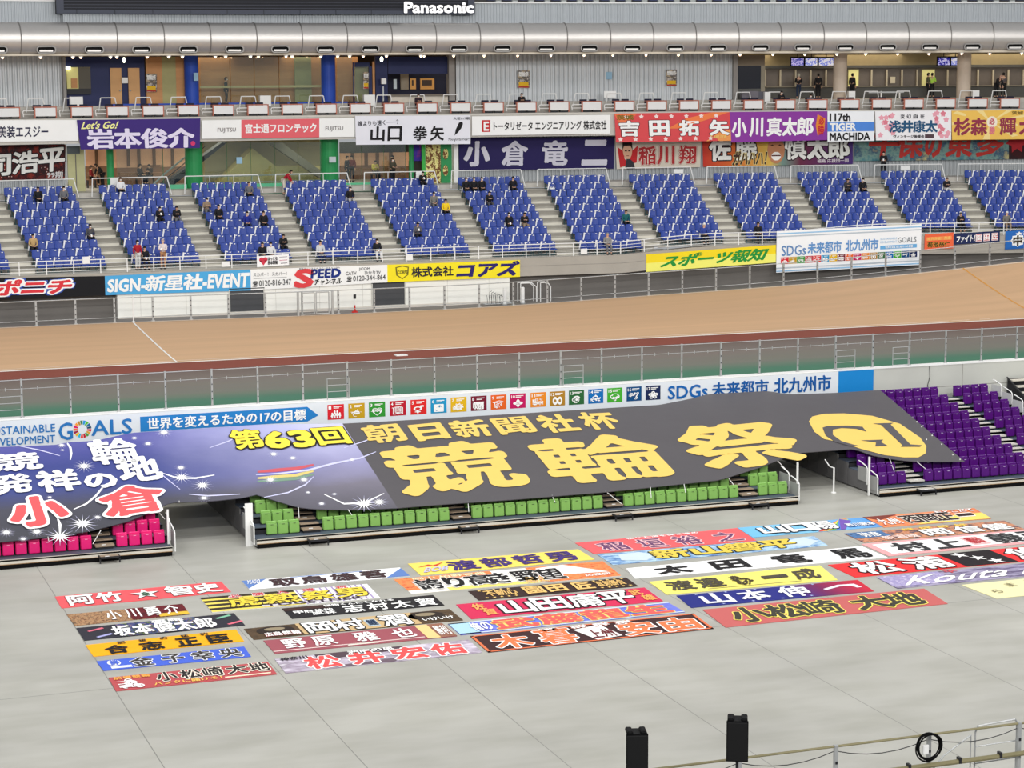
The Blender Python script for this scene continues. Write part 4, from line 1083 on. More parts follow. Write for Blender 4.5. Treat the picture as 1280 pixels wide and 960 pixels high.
for ch, u in zip('園田匠', (.32, .46, .63)): s.text(ch, u, .15, u+.11, .85, (240, 196, 120), b=0.036)
s.chars('不動心', .07, .22, .27, .75, (232, 190, 116), b=0.029); s.chars('真剣勝負', .77, .22, .95, .75, (232, 190, 116), b=0.029)
for i in range(5):
    for u0 in (.06, .78):
        for v in (.12, .88): s.star(u0+.045*i, v, .013, .09, ink((244, 206, 120)), 2)
fb(s, 'dark brown floor banner with gold characters and gold stars')
s = floor_sheet([r7(38, 435), r7(925, 355), r7(1012, 418), r7(110, 503)], ink((212, 46, 88)))
for ch, u in zip('山田庸平', (.2, .38, .56, .73)): s.text(ch, u-.01, .12, u+.15, .92, WHITE, b=0.029, out=(40, 24, 30), ow=.045)
for ch, u, v in (('佐', .06, .12), ('賀', .09, .52), ('武', .89, .12), ('雄', .92, .52)): s.text(ch, u, v, u+.06, v+.38, (246, 176, 96), b=0.029)
fb(s, 'crimson floor banner with white characters and orange characters at both ends')
s = floor_sheet([r7(0, 527), r7(1035, 425), r7(1115, 470), r7(60, 578)], mottle('print_azure', [(92, 98, 206), (120, 130, 222), (80, 84, 190)], 1))
s.rect(0, 0, .09, 1, ink((176, 216, 240)), 1); s.rect(.0, .0, 1, .07, ink((214, 226, 244)), 1); s.rect(0, .93, 1, 1, ink((214, 226, 244)), 1)
for ch, u in zip('武藤龍生', (.18, .38, .58, .78)):
    s.text(ch, u, .1, u+.17, .9, (232, 96, 92), b=0.050, out=(244, 214, 120), ow=.03, l=2)
s.chars('俺の', .07, .2, .16, .85, WHITE, b=0.029, l=3)
fb(s, 'violet blue floor banner with broad red characters edged in yellow')
s = floor_sheet([r7(105, 585), r7(1155, 478), r7(1250, 548), r7(190, 660)], ink((62, 34, 36)))
for a_ in ((0, 0, .012, 1), (.988, 0, 1, 1), (0, 0, 1, .05), (0, .95, 1, 1)): s.rect(*a_, ink((232, 118, 76)), 1)
for ch, u in zip('木暮安由', (.06, .26, .62, .81)): s.text(ch, u, .18 if u != .26 else .08, u+.15, .92, (240, 124, 76), b=0.029, out=WHITE, ow=.04, l=2)
s.tess([(.43, .25), (.56, .1), (.6, .85), (.48, .95)], ink((248, 244, 240)), 1); s.chars('上州', .47, .4, .58, .85, (110, 30, 40), b=0.022, l=2)
for u in (.3, .43, .53, .63): s.text('群', u, .03, u+.07, .2, WHITE, b=0.029, l=2, out=(200, 90, 60), ow=.03)
fb(s, 'dark brown floor banner with orange border and orange white-edged characters')
# fourth column
s = floor_sheet([(718.8, 678.5), (921.6, 660), (945.6, 675.6), (742, 691.8)], ink((238, 100, 104)))
for ch, u in zip('稲垣裕之', (.1, .33, .55, .8)): s.text(ch, u-.01, .25, u+.14, .92, (110, 70, 110), b=0.014, out=(250, 200, 204), ow=.045)
s.text('信じた道を突き進め', .3, .04, .74, .16, WHITE, b=0.022); fb(s, 'salmon pink floor banner with violet outlined characters next to the rainbow banner')
s = floor_sheet([(746.7, 693.1), (1017.5, 670), (1034.7, 681.6), (765.8, 705.9)], mottle('print_ocean', [(62, 84, 150), (110, 150, 200), (190, 220, 236), (80, 130, 180)], 1.3, stretch=(1, 2, 1)))
for u in (.08, .84): s.tess([(u, .2), (u+.1, .1), (u+.15, .5), (u+.08, .9), (u-.02, .7)], ink((206, 222, 232)), 1)
for ch, u in zip('新山響平', (.24, .42, .58, .74)): s.text(ch, u-.02, .12, u+.13, .86, (232, 204, 84), b=0.043, out=(52, 50, 40), ow=.035, l=2)
fb(s, 'ocean blue floor banner with yellow dark-edged characters')
s = floor_sheet([(782.6, 710.4), (1076.9, 682.5), (1109.7, 696.6), (793.7, 722.9)], ink((252, 252, 252)))
for ch, u in zip('太田竜馬', (.1, .33, .58, .83)): s.text(ch, u, .16, u+.13, .86, BLACK, b=0.036)
fb(s, 'plain white floor banner with widely spaced black brush characters')
s = floor_sheet([(811, 727.1), (1025, 706.6), (1047, 724.7), (833.6, 743)], ink((246, 234, 118)))
for ch, u in zip('渡邉一成', (.06, .23, .61, .79)): s.text(ch, u, .16, u+.14, .8, (76, 70, 60), b=0.029)
s.text('🐎', .44, .2, .54, .85, (70, 60, 40), b=0.036); s.rect(.25, .86, .8, .89, ink((150, 140, 90)), 1); fb(s, 'pale yellow floor banner with a dark horse drawn between characters')
q = [(845.5, 744.4), (1072, 724.7), (1092.5, 738.8), (864, 759.5)]
s = floor_sheet(q, ramp_mat('print_navy_to_red', 'X', [(-3.6, (34, 44, 130)), (.6, (40, 44, 134)), (1.8, (120, 36, 90)), (3.6, (214, 40, 60))]))
for ch, u in zip('山本伸', (.1, .3, .52)): s.text(ch, u, .12, u+.15, .9, (238, 240, 250), b=0.029)
s.poly([(.76, .5), (.86, .28), (.95, .3), (.97, .62), (.94, .62), (.92, .42), (.86, .42), (.77, .6)], ink((236, 230, 240)), 1)
for i in range(9): s.star(.1+.08*i, .06+.86*(i % 2), .012, .06, ink((170, 180, 230)), 1)
fb(s, 'navy floor banner fading to red with white brush strokes')
s = floor_sheet([(878, 762), (1155, 735.6), (1184.7, 754.4), (907, 784)], ink((196, 100, 98)))
for ch, u in zip('小松崎大地', (.08, .24, .4, .62, .77)): s.text(ch, u, .14, u+.15, .88, (62, 60, 50), b=0.036, out=(244, 226, 110), ow=.035)
fb(s, 'dusty red floor banner with dark characters edged in yellow')
# fifth column, running out of view
s = floor_sheet([(922, 659.7), (1080, 646.6), (1103, 658), (941, 671.6)], ramp_mat('print_sky', 'X', [(-3, (120, 196, 244)), (0, (140, 206, 246)), (3, (96, 160, 228))]))
for i, col in enumerate([(232, 90, 80), (244, 170, 70), (246, 232, 110), (120, 196, 110), (90, 130, 220), (120, 90, 180)]):
    k = .035*i; s.tess([(.5+k, 1), (.535+k, 1), (.86, .0+.05*i), (.8, .0)], ink(col), 1+.2*i)
for ch, u in zip('山口陽', (.12, .33, .52)): s.text(ch, u, .15, u+.17, .85, WHITE, b=0.050, out=(30, 40, 60), ow=.035, l=4)
s.chars('西川親幸', .76, .55, .98, .85, WHITE, b=0.022, out=(60, 110, 190), ow=.03, l=4); fb(s, 'sky blue floor banner with a rainbow across it')
s = floor_sheet([(1078, 646.6), (1217.5, 635), (1239, 648), (1105, 659)], mottle('print_ember', [(226, 110, 74), (240, 150, 100), (190, 70, 60)], 2))
s.tess([(.3, 1), (.62, .5), (1, .45), (1, 1)], ink((248, 222, 110)), 1); s.tess([(0, 0), (.3, 0), (.08, .4)], ink((130, 60, 50)), 1)
for ch, u in zip('西岡正一', (.27, .43, .58, .76)): s.text(ch, u, .22, u+.14, .86, (50, 36, 36), b=0.036, out=(252, 244, 232), ow=.04, l=2)
s.chars('九州', .04, .3, .22, .85, WHITE, b=0.022, out=(200, 80, 70), ow=.02, l=2); s.text('おとこだて', .62, .04, .96, .28, WHITE, b=0.029, l=2, out=(210, 80, 70), ow=.03); fb(s, 'ember orange floor banner with a yellow corner farthest up the floor')
s = floor_sheet([(1055, 667), (1255, 650.6), (1280, 661), (1080, 678)], mottle('print_dusk', [(50, 60, 84), (90, 84, 90), (220, 150, 110), (60, 66, 90), (240, 190, 150)], 1.2))
s.rect(0, 0, .22, .6, mottle('print_bluesplash', [(50, 80, 130), (90, 130, 180), (40, 50, 80)], 4), 1)
for i, ch in enumerate('絆絆絆絆'): s.text(ch, .34+.11*i, .02, .41+.11*i, .26, (240, 200, 90), b=0.036, l=2)
for ch, u in zip('岡信健', (.42, .62, .8)): s.text(ch, u, .3, u+.15, .92, WHITE, b=0.036, out=(60, 50, 50), ow=.03, l=2)
s.chars('弥彦', .06, .1, .18, .55, WHITE, b=0.022, l=2); s.chars('新潟魂', .14, .6, .36, .95, (250, 220, 210), b=0.029, l=2); fb(s, 'dusky floor banner with orange glow and small gold characters')
s = floor_sheet_w((1077, 680), (1111, 695), 8.6, ink((240, 170, 172)))
s.rect(.035, .12, .965, .88, ink((252, 251, 250)), 1)
for ch, u in zip('村上', (.1, .285)): s.text(ch, u, .2, u+.155, .85, (50, 50, 52), b=0.043, l=2)
s.rect(.47, .2, .56, .8, ink((240, 190, 190)), 2); s.text('義印', .48, .28, .55, .72, (196, 60, 66), b=0.029, l=3)
for ch, u in zip('義弘', (.6, .78)): s.text(ch, u, .18, u+.15, .85, (50, 50, 52), b=0.043, l=2)
fb(s, 'white floor banner with pink border, grey characters and red seal')
s = floor_sheet_w((1035, 706), (1069, 721.6), 10.2, ink((234, 50, 52)))
s.rect(.46, 0, .68, 1, ink((30, 24, 28)), 1)
for u, v in ((.53, .2), (.57, .5), (.61, .8)): s.star(u, v, .034, .2, ink(WHITE), 2)
for ch, u in zip('松浦悠士', (.06, .27, .71, .87)): s.text(ch, u, .1, u+.16, .92, WHITE, b=0.032, out=(60, 20, 24), ow=.035, l=2)
fb(s, 'bright red floor banner with black block holding three white stars')
s = floor_sheet_w((1095.6, 721.6), (1122, 735.6), 9, mottle('print_violet_streak', [(120, 110, 150), (176, 168, 196), (80, 66, 104), (214, 208, 224)], 1.1, stretch=(.5, 2.5, 1)))
s.rect(0, 0, .28, .9, mottle('print_lavender', [(206, 196, 220), (150, 140, 190), (226, 216, 232)], 4), 1); s.text('Kouta Hiro', .1, .2, .99, .88, WHITE, b=0.009, l=2, slant=.12); s.text('平', .3, .02, .36, .24, (220, 90, 100), b=0.022, l=2)
fb(s, 'violet streaked floor banner with white handwriting')
s = floor_sheet_w((1202, 731), (1245.6, 748), 7, ink((236, 230, 180)))
for u, v, t in ((.06, .6, 'ら'), (.2, .3, 'ま'), (.25, .75, 'く'), (.34, .2, '道'), (.42, .55, '夢')): s.text(t, u, v-.1, u+.05, v+.12, (120, 110, 80), b=0.000)
fb(s, 'cream floor banner with scattered small marks at the edge of the view')

# ================================================================== BOARDS AND CLOTHS ON THE STAND FRONT
def qfront(q, off): return [onFront(x, y, off) for x, y in q]
def level(Q):
    """square the corners up: one top level per side, hanging straight down"""
    a, b, c, d = Q; return [a, b, Vector((b.x, b.y, c.z)), Vector((a.x, a.y, d.z))]
def fboard(q, base, off=-.06, **k): return Sheet(level(qfront(q, off)), base, .04, **k)
s = fboard([(-60, 349), (131, 345), (132, 369), (-60, 377)], ink((24, 24, 28)))
s.text('スポニチ', .12, .12, .77, .78, (222, 56, 66), b=.06, out=WHITE, ow=.08, out2=(60, 90, 180), slant=.05, l=2); s.build('ad_board', 'black advertising board with red letters at the end of the stand front', 'sign')
s = fboard([(131, 345), (313, 337), (313, 363), (132, 369)], ink((82, 172, 226)))
s.text('SIGN-', .02, .22, .27, .82, WHITE, b=.05, slant=.03); s.text('新星社', .28, .12, .66, .84, WHITE, b=.06, slant=.04); s.text('-EVENT', .67, .18, .985, .8, WHITE, b=.05, slant=.03); s.build('ad_board', 'sky blue advertising board with white letters on the stand front', 'sign')
s = fboard([(313, 337), (484, 331), (484, 353), (313, 363)], ink((248, 248, 246)))
G5 = (110, 110, 112)
s.text('スカパー！ スカパー！', .02, .16, .26, .34, G5, b=.01); s.rect(.02, .42, .26, .46, ink((190, 190, 190)), 1); s.text('0120-816-347', .06, .54, .29, .82, (70, 70, 72), b=.01); s.text('☎', .015, .56, .05, .84, (60, 60, 62), b=.02)
s.text('S', .33, .12, .44, .96, (226, 70, 74), b=.07, slant=.12); s.text('PEED', .44, .12, .65, .55, (30, 52, 130), b=.06, slant=.03); s.text('チャンネル', .46, .62, .66, .92, BLACK, b=.04, slant=.04); s.text('競輪チャンネルは スピードチャンネル', .35, .01, .65, .1, G5, b=.01)
s.text('JCOM', .79, .1, .87, .28, G5, b=.02); s.text('CATV', .69, .3, .77, .48, G5, b=.02); s.text('ひかりTV', .83, .3, .95, .5, G5, b=.02); s.text('0120-344-864', .745, .54, .985, .82, (70, 70, 72), b=.01); s.text('☎', .70, .56, .735, .84, (60, 60, 62), b=.02)
s.build('ad_board', 'white advertising board with red and navy lettering on the stand front', 'sign')
s = fboard([(484, 331), (650, 325), (650, 346), (484, 353)], ink((252, 232, 44)))
s.text('株式会社', .18, .2, .49, .76, (44, 40, 52), b=.03); s.text('コアズ', .53, .08, .98, .86, (44, 36, 110), b=.06, slant=.05)
s.tess([(.06, .16), (.11, .08), (.16, .16), (.155, .62), (.11, .86), (.065, .62)], ink((120, 110, 40)), 1); s.tess([(.07, .2), (.11, .13), (.15, .2), (.145, .6), (.11, .8), (.075, .6)], ink((252, 232, 44)), 2); s.text('CORPS', .075, .36, .147, .54, (70, 66, 40), b=.02, l=3)
s.build('ad_board', 'bright yellow advertising board with navy lettering on the stand front', 'sign')
s = fboard([(808, 318), (970, 306), (970, 328), (808, 340)], ink((250, 222, 40)))
s.rect(0, .5, 1, 1, ink((250, 246, 120)), 1); s.text('スポーツ報知', .13, .16, .92, .8, (40, 150, 62), b=.05, slant=.06, l=2); s.text('®', .385, .1, .43, .3, (40, 150, 62), b=.01, l=2); s.build('ad_board', 'two-tone yellow advertising board with green lettering on the stand front', 'sign')
s = fboard([(971, 289), (1152, 280), (1152, 331), (972, 341)], ink((246, 248, 250)), -.14)
for v in (.05, .12, .88, .95): s.rect(0, v, 1, v+.03, ink((150, 196, 232) if v in (.05, .95) else (186, 196, 206)), 1)
s.text('SDGs', .035, .36, .2, .6, (100, 140, 190), b=.015); s.text('未来都市', .215, .31, .445, .58, (100, 150, 206), b=.03); s.text('北九州市', .475, .3, .70, .57, (100, 150, 206), b=.03)
s.text('SUSTAINABLE', .715, .29, .83, .34, (170, 200, 226), b=.01); s.text('DEVELOPMENT', .715, .37, .83, .42, (170, 200, 226), b=.01); s.text('GOALS', .835, .3, .965, .43, (130, 136, 142), b=.01)
s.rect(.715, .48, .97, .57, ink((110, 176, 226)), 1); s.text('世界を変えるための17の目標', .75, .495, .94, .555, WHITE, b=.02, l=2)
w = .945/17; goal_tiles(s, [(.03+w*i, .635, .03+w*i+w*.97, .80) for i in range(17)])
s.build('cloth_banner', 'large white cloth with a row of coloured goal tiles hung from the front rail', 'banner')
s = fboard([(1156, 293), (1192, 290.5), (1192, 310.5), (1157, 312)], ink((240, 104, 66)), -.1, wave=.015)
s.rect(.06, .2, .94, .44, ink((248, 150, 84)), 1); s.text('限界突破！熱走', .1, .22, .9, .42, (252, 200, 110), b=.03, l=2); s.text('菊池岳仁', .1, .54, .88, .86, (60, 50, 30), b=.04, out=(240, 170, 60), ow=.03); s.build('cloth_banner', 'small orange cloth with dark characters hung on the front rail', 'banner')
s = fboard([(1193, 292), (1250, 288.5), (1250, 302), (1193.5, 306)], ink((34, 44, 86)), -.1, wave=.01)
s.text('ファイト！', .05, .24, .45, .8, WHITE, b=.05, slant=.04)
for u in (.47, .64, .82):
    s.rect(u, .16, u+.14, .86, ink((250, 230, 232)), 1); s.rect(u+.012, .22, u+.128, .8, ink((206, 48, 66)), 2)
for ch, u in zip('園田匠', (.485, .655, .835)): s.text(ch, u, .28, u+.11, .74, WHITE, b=.03, l=3)
s.build('cloth_banner', 'small navy cloth with white shout and red boxes hung on the front rail', 'banner')
s = fboard([(1257, 289), (1300, 286.5), (1300, 309), (1257.5, 312)], ink((42, 108, 190)), -.1, wave=.01)
s.star(.36, .54, .22, .36, ink(WHITE), 1, 8, .8); s.text('中', .24, .3, .48, .8, (60, 52, 40), b=.07, l=2); s.text('★高松', .3, .06, .95, .26, WHITE, b=.03); s.build('cloth_banner', 'blue cloth with white-edged dark emblem hung on the front rail', 'banner')
s = fboard([(321, 320.5), (361, 317.5), (361, 331), (321, 334)], ink((246, 246, 246)), .12)
s.ell(.14, .34, .07, .22, ink((214, 60, 80)), 1); s.ell(.26, .34, .07, .22, ink((214, 60, 80)), 1); s.tess([(.08, .42), (.32, .42), (.2, .88)], ink((214, 60, 80)), 1); s.text('ほっとな', .34, .16, .64, .46, (60, 40, 50), b=.04); s.text('熊本競輪', .34, .5, .64, .84, (40, 36, 40), b=.05); s.rect(.7, .2, .95, .26, ink((170, 160, 170)), 1); s.rect(.7, .5, .95, .56, ink((206, 140, 160)), 1); s.rect(.74, .78, .95, .84, ink((120, 110, 120)), 1)
s.build('cloth_banner', 'small white cloth with a red heart tied to the front rail', 'banner')
NOTE = [(103, 112, 321, 330, 'beside the third seat block from left'), (277, 287, 327, 333.5, 'above the sky blue board'), (507, 516, 318, 325.5, 'above the bright yellow board'), (726, 734, 311, 317.5, 'above the bare concrete band')]
for xa_, xb_, y0, y1, lb in NOTE:
    s = fboard([(xa_, y0), (xb_, y0-.4), (xb_, y1-.4), (xa_, y1)], WPAINT, .14); s.build('notice_sheet', 'blank white notice on the front rail '+lb, 'notice', 'white notices on the front rail')
s = fboard([(302.5, 366), (313, 365.5), (313, 371), (302.5, 371.5)], WPAINT, .2); s.build('notice_sheet', 'white notice hung over the dark doorway nearer the sky blue board', 'notice')
s = fboard([(480.5, 357), (490, 356.5), (490, 362.5), (480.5, 363)], WPAINT, .2); s.build('notice_sheet', 'white notice hung over the dark doorway below the bright yellow board', 'notice')

# ================================================================== UPPER CONCOURSE
def qcyl(q, d): return [onCyl(x, y, d)[2] for x, y in q]
FZ0, FZ1, FLO, FUP, CEIL = 13.95, 15.47, 10.97, 16.15, 19.22
SA, SB = -22., 66.
FASC = mat('fascia_concrete', (204, 200, 192), .7, var=.05)
mb = MB()
mb.cbox(SA, SB, FZ0, FZ1-.12, 1.0, 12, FASC); mb.cbox(SA, SB, FZ1-.12, FZ1, .95, 3.2, FASC)
struct(mb.build('floor_balcony'))
UPF = mat('concourse_floor', (190, 186, 178), .6, var=.04)
mb = MB(); mb.cbox(SA, SB, FZ1, FUP, 3.2, 12.5, UPF); mb.cbox(SA, SB, FZ1, FZ1+.35, 2.4, 3.2, UPF); struct(mb.build('floor_upper_concourse'))
mb = MB(); mb.cbox(SA, SB, FLO-.3, FLO, .6, 12, UPF); struct(mb.build('floor_lower_concourse'))
mb = MB(); mb.cbox(SA, SB, CEIL, CEIL+.12, -.1, 12.5, mat('ceiling_cream', (214, 204, 186), .7)); struct(mb.build('ceiling_upper_concourse'))
def corrugated(s0, s1, z0, z1, d, name, M, pitch=.30, dep=.13):
    mb = MB(); vs = []; n = int((s1-s0)/pitch)+1
    for i in range(n):
        s_ = s0+pitch*i
        for q, dd in ((0, 0), (.3, 0), (.5, dep), (.8, dep)):
            vs += [SP(s_+q*pitch, d+dd, z0), SP(s_+q*pitch, d+dd, z1)]
    k = len(vs)//2
    mb.add(vs, [(2*i, 2*i+2, 2*i+3, 2*i+1) for i in range(k-1)], M)
    return struct(mb.build(name))
CORR = mat('corrugated_steel', (206, 210, 213), .45, .1, var=.03)
CORRB = mat('corrugated_band', (186, 191, 195), .5, .1, var=.03)
CORRD = mat('corrugated_grey', (176, 180, 182), .5, .1, var=.03)
def S_(x, y, d): return onCyl(x, y, d)[0]
# upper walls
DW = 4.4
corrugated(SA, S_(79, 100, DW), FUP, CEIL, DW, 'wall_upper_west', CORR)
corrugated(S_(570, 100, DW), S_(917, 100, DW), FUP, CEIL, DW, 'wall_upper_middle', CORR)
# lower walls
DL = 2.6
corrugated(SA, S_(81, 215, DL), FLO, FZ0, DL, 'wall_lower_west', CORRD, .26, .1)
corrugated(S_(573, 215, DL), SB, FLO, FZ0, DL, 'wall_lower_east', CORRD, .26, .1)
# wall over the duct and the tier above
WB = 2.3
corrugated(SA, SB, 21.0, 22.5, WB, 'wall_over_duct', CORRB, .2, .06)
corrugated(S_(79, 25, WB-.5), S_(562, 25, WB-.5), 20.8, 22.2, WB-.5, 'wall_below_scoreboard', CORRB, .2, .06)
mb = MB(); mb.cbox(SA, SB, 22.48, 22.56, WB-.15, WB+.2, WPAINT); mb.cbox(SA, SB, 21.08, 21.14, WB-.2, WB+.1, WPAINT); mb.cbox(SA, SB, 19.3, 21.05, WB, WB+.1, DARK); struct(mb.build('trim_1'))
mb = MB(); mb.cbox(SA, SB, 22.2, 22.55, WB+.1, 6, CONC); mb.cbox(SA, SB, 22.5, 27, 6, 6.3, DKCONC); struct(mb.build('floor_top_tier'))
mb = MB()
for z in (22.66, 22.92):
    mb.cbox(SA, SB, z, z+.03, WB+.25, WB+.28, DARK if z < 22.7 else WPAINT)
o = mb.build('tier_rail', None, SP(20, WB+.25, 22.6)); tag(o, 'thin rails along the foot of the topmost tier', 'railing')
NAVY = mat('navy_panel', (26, 36, 84), .5, var=.05)
BLUEP = mat('blue_panel', (40, 76, 176), .5, var=.04)
WOOD = mat('wood_wall', (196, 142, 92), .55, var=.1, scale=2, stretch=(.5, .5, 3))
OLIVE = mat('olive_plaster', (170, 164, 116), .7, var=.05)
BROWN = mat('dark_brown', (70, 56, 46), .6)
# seats of the topmost tier: only their feet show
TB = mat('tier_seat_blue', (56, 70, 120), .45, var=.06)
def tier_seat_meshes():
    b = MB(); b.rbox((0, 0, .42), (.5, .5, .1), TB, .03); b.rbox((0, .27, .72), (.5, .08, .6), TB, .03); a = b.mesh('seat')
    b = MB(); b.rbox((.53, .1, .36), (.40, .42, .7), mat('tier_pedestal', (216, 220, 218), .5), .08); c = b.mesh('pedestal'); return a, c
TSM = tier_seat_meshes(); s_ = SA; nt_ = 0
while s_ < SB:
    p = SP(s_, WB+1.1, 22.3); x, y = proj(p+Vector((0, 0, .5)))
    if -15 < x < 62 or 604 < x < 1292:
        nt_ += 1
        e = empty('tier_chair', p, -s_/RB, 'dark blue seat with white pedestal at the top edge of the view', 'seat', 'seats of the topmost tier')
        for nm, me in zip(('seat', 'pedestal'), TSM): o = bpy.data.objects.new(nm, me); COL.objects.link(o); o.parent = e
    s_ += 1.08
# scoreboard
x0, x1 = S_(70, 10, 1.2), S_(597, 10, 1.2); z0 = onCyl(300, 17.5, 1.2)[1]
FRAME = mat('board_frame', (66, 70, 84), .5, var=.03); SLAT = mat('board_slat', (26, 28, 36), .6)
e = empty('scoreboard', SP((x0+x1)/2, 1.2, z0), -((x0+x1)/2)/RB, 'dark slatted scoreboard with white maker lettering above the duct', 'scoreboard'); w = (x1-x0)/2
mb = MB(); mb.box((0, .3, 1.6), (2*w, .5, 3.2), SLAT)
for k in range(16): mb.box((0, .03, .35+.19*k), (2*w-.9, .06, .06), mat('slat_edge', (52, 54, 66), .5))
mb.build('screen', e)
mb = MB(); mb.box((0, .0, .12), (2*w, .14, .24), FRAME)
for sx in (-1, 1): mb.box((sx*(w-.22), .0, 1.6), (.44, .16, 3.2), FRAME)
for k in range(int(2*w/2.3)): mb.box((-w+1.2+2.3*k, -.08, .12), (.03, .02, .24), SLAT)
mb.build('frame', e)
a = onCyl(506, 3, 1.05)[2]; b = onCyl(591, 3, 1.05)[2]; c = onCyl(591, 15.6, 1.05)[2]; d = onCyl(506, 15.6, 1.05)[2]
sh = Sheet([a, b, c, d], None); sh.text('Panasonic', 0, 0, 1, 1, mat('sign_glow', (250, 250, 250), .5, emit=.5), b=.05); o = sh.mb.build('lettering', e)
o.matrix_parent_inverse = e.matrix_basis.inverted()

# ventilation duct
DUCT = mat('duct_metal', (206, 202, 198), .4, .7, var=.03)
DC, DZ, DR = .5, 20.2, 1.0
e = empty('ventilation_duct', SP(20, DC, DZ), 0, 'long round metal air duct running along the whole stand', 'duct'); O = e.location.copy()
mb = MB(); vs = []; n = 22; ns = 88
for i in range(ns+1):
    t = SA+(SB-SA)*i/ns
    for j in range(n): a_ = 2*math.pi*j/n; vs.append(SP(t, DC+DR*math.cos(a_), DZ+DR*math.sin(a_))-O)
mb.add(vs, [(i*n+j, i*n+(j+1) % n, (i+1)*n+(j+1) % n, (i+1)*n+j) for i in range(ns) for j in range(n)], DUCT); mb.build('duct_body', e, None, True)
BANDM = mat('duct_band', (150, 146, 142), .35, .7); k = -5
t = -11.22-2.865*4
ringmb = MB(); ringmb.torus((0, 0, 0), DR+.008, .035, BANDM, Matrix.Rotation(math.pi/2, 3, 'Y'), 28, 6); rm = ringmb.mesh('band')
def nozzle():
    mb = MB(); vs = []; n = 16
    def ring(r, z, rx): return [Vector(((rx if math.cos(2*math.pi*i/n) > 0 else -rx)+r*math.cos(2*math.pi*i/n), z, r*math.sin(2*math.pi*i/n))) for i in range(n)]
    vs = ring(.21, .35, .36)+ring(.23, -.12, .36)+ring(.16, -.12, .36); mb.add(vs, [(i, (i+1) % n, n+(i+1) % n, n+i) for i in range(n)]+[(n+i, n+(i+1) % n, 2*n+(i+1) % n, 2*n+i) for i in range(n)], mat('outlet_rim', (150, 147, 144), .5, .5))
    m1 = mb.mesh('air_outlet', smooth=False); mb = MB(); mb.add(ring(.16, -.02, .36), [tuple(range(n))], RUBBER); mb.box((0, -.06, -.07), (.8, .03, .11), DUCT); return m1, mb.mesh('opening')
nzm, opm = nozzle()
while t < SB-1:
    o = bpy.data.objects.new('band', rm); COL.objects.link(o); o.parent = e; o.location = SP(t, DC, DZ)-O; o.rotation_euler = (0, 0, -t/RB)
    tn = t+1.46; x, y = proj(SP(tn, DC-1, DZ-.7))
    if -60 < x < 1340:
        o = bpy.data.objects.new('air_outlet', nzm); COL.objects.link(o); o.parent = e; o.location = SP(tn, DC-DR*.86, DZ-DR*.62)-O; o.rotation_euler = (0, 0, -tn/RB)
        q = bpy.data.objects.new('opening', opm); COL.objects.link(q); q.parent = o
    t += 2.865
# downlights below the duct
LAMP = mat('lamp_warm', (255, 214, 176), .5, emit=6); LAMPW = mat('lamp_white', (250, 255, 225), .5, emit=4)
dl = MB(); dl.tube((0, 0, 0), (0, 0, -.07), .13, WPAINT, 10); hm = dl.mesh('housing'); dl = MB(); dl.ball((0, 0, -.09), .07, LAMP, 8, 6); lm = dl.mesh('lens')
DLX = [3, 50.5, 91, 101, 138, 146, 184, 211, 228, 269, 282, 313, 323, 357.5, 365, 401, 422, 437, 454, 483, 526, 530, 567, 605, 647, 688.5, 730, 766, 807.5, 848, 889, 925, 966, 1006, 1046, 1082, 1122, 1161, 1202, 1237, 1277]
for i, x in enumerate(DLX):
    s_, z_, p = onCyl(x, 70, .0 if i % 3 else .3); p.z = CEIL-.01
    e = empty('downlight', p, -s_/RB, 'small warm downlight in the row under the long duct', 'lamp', 'downlights under the duct')
    for nm, me in (('housing', hm), ('lens', lm)): o = bpy.data.objects.new(nm, me); COL.objects.link(o); o.parent = e
for x, y, lb in ((155, 75, 'pale oval ceiling lamp above the wooden doors'), (477, 74, 'pale oval ceiling lamp beside the dark kiosk opening')):
    s_, z_, p = onCyl(x, y, 3.2); mb = MB(); mb.ball((0, 0, 0), .14, LAMPW, 10, 6, (.8, .8, 1.2)); mb.tube((0, 0, .15), (0, 0, CEIL-p.z), .015, DARK); tag(mb.build('ceiling_lamp'), lb, 'lamp').location = p
for t in range(-18, 64, 9): area('concourse_lamp', SP(t, 7, CEIL-.1), SP(t, 7, 0), 6, 2.5, 85, (1, .86, .68)); area('concourse_lamp', SP(t, 5.5, FZ0-.1), SP(t, 5.5, 0), 6, 3, 130, (1, .9, .72))

def px_box(mb, x0, y0, x1, y1, d0, d1, M):
    """block whose front face fills an image rectangle at depth d0"""
    s0, z1, _ = onCyl(x0, y0, d0); s1, z0, _ = onCyl(x1, y1, d0); mb.cbox(s0, s1, min(z0, z1), max(z0, z1), d0, d1, M)
def px_thing(name, label, cat, x0, y0, x1, y1, d0, dep, M, group=None):
    mb = MB(); px_box(mb, x0, y0, x1, y1, d0, d0+dep, M); c = onCyl((x0+x1)/2, y1, d0)[2]
    return tag(mb.build(name, None, c), label, cat, group)
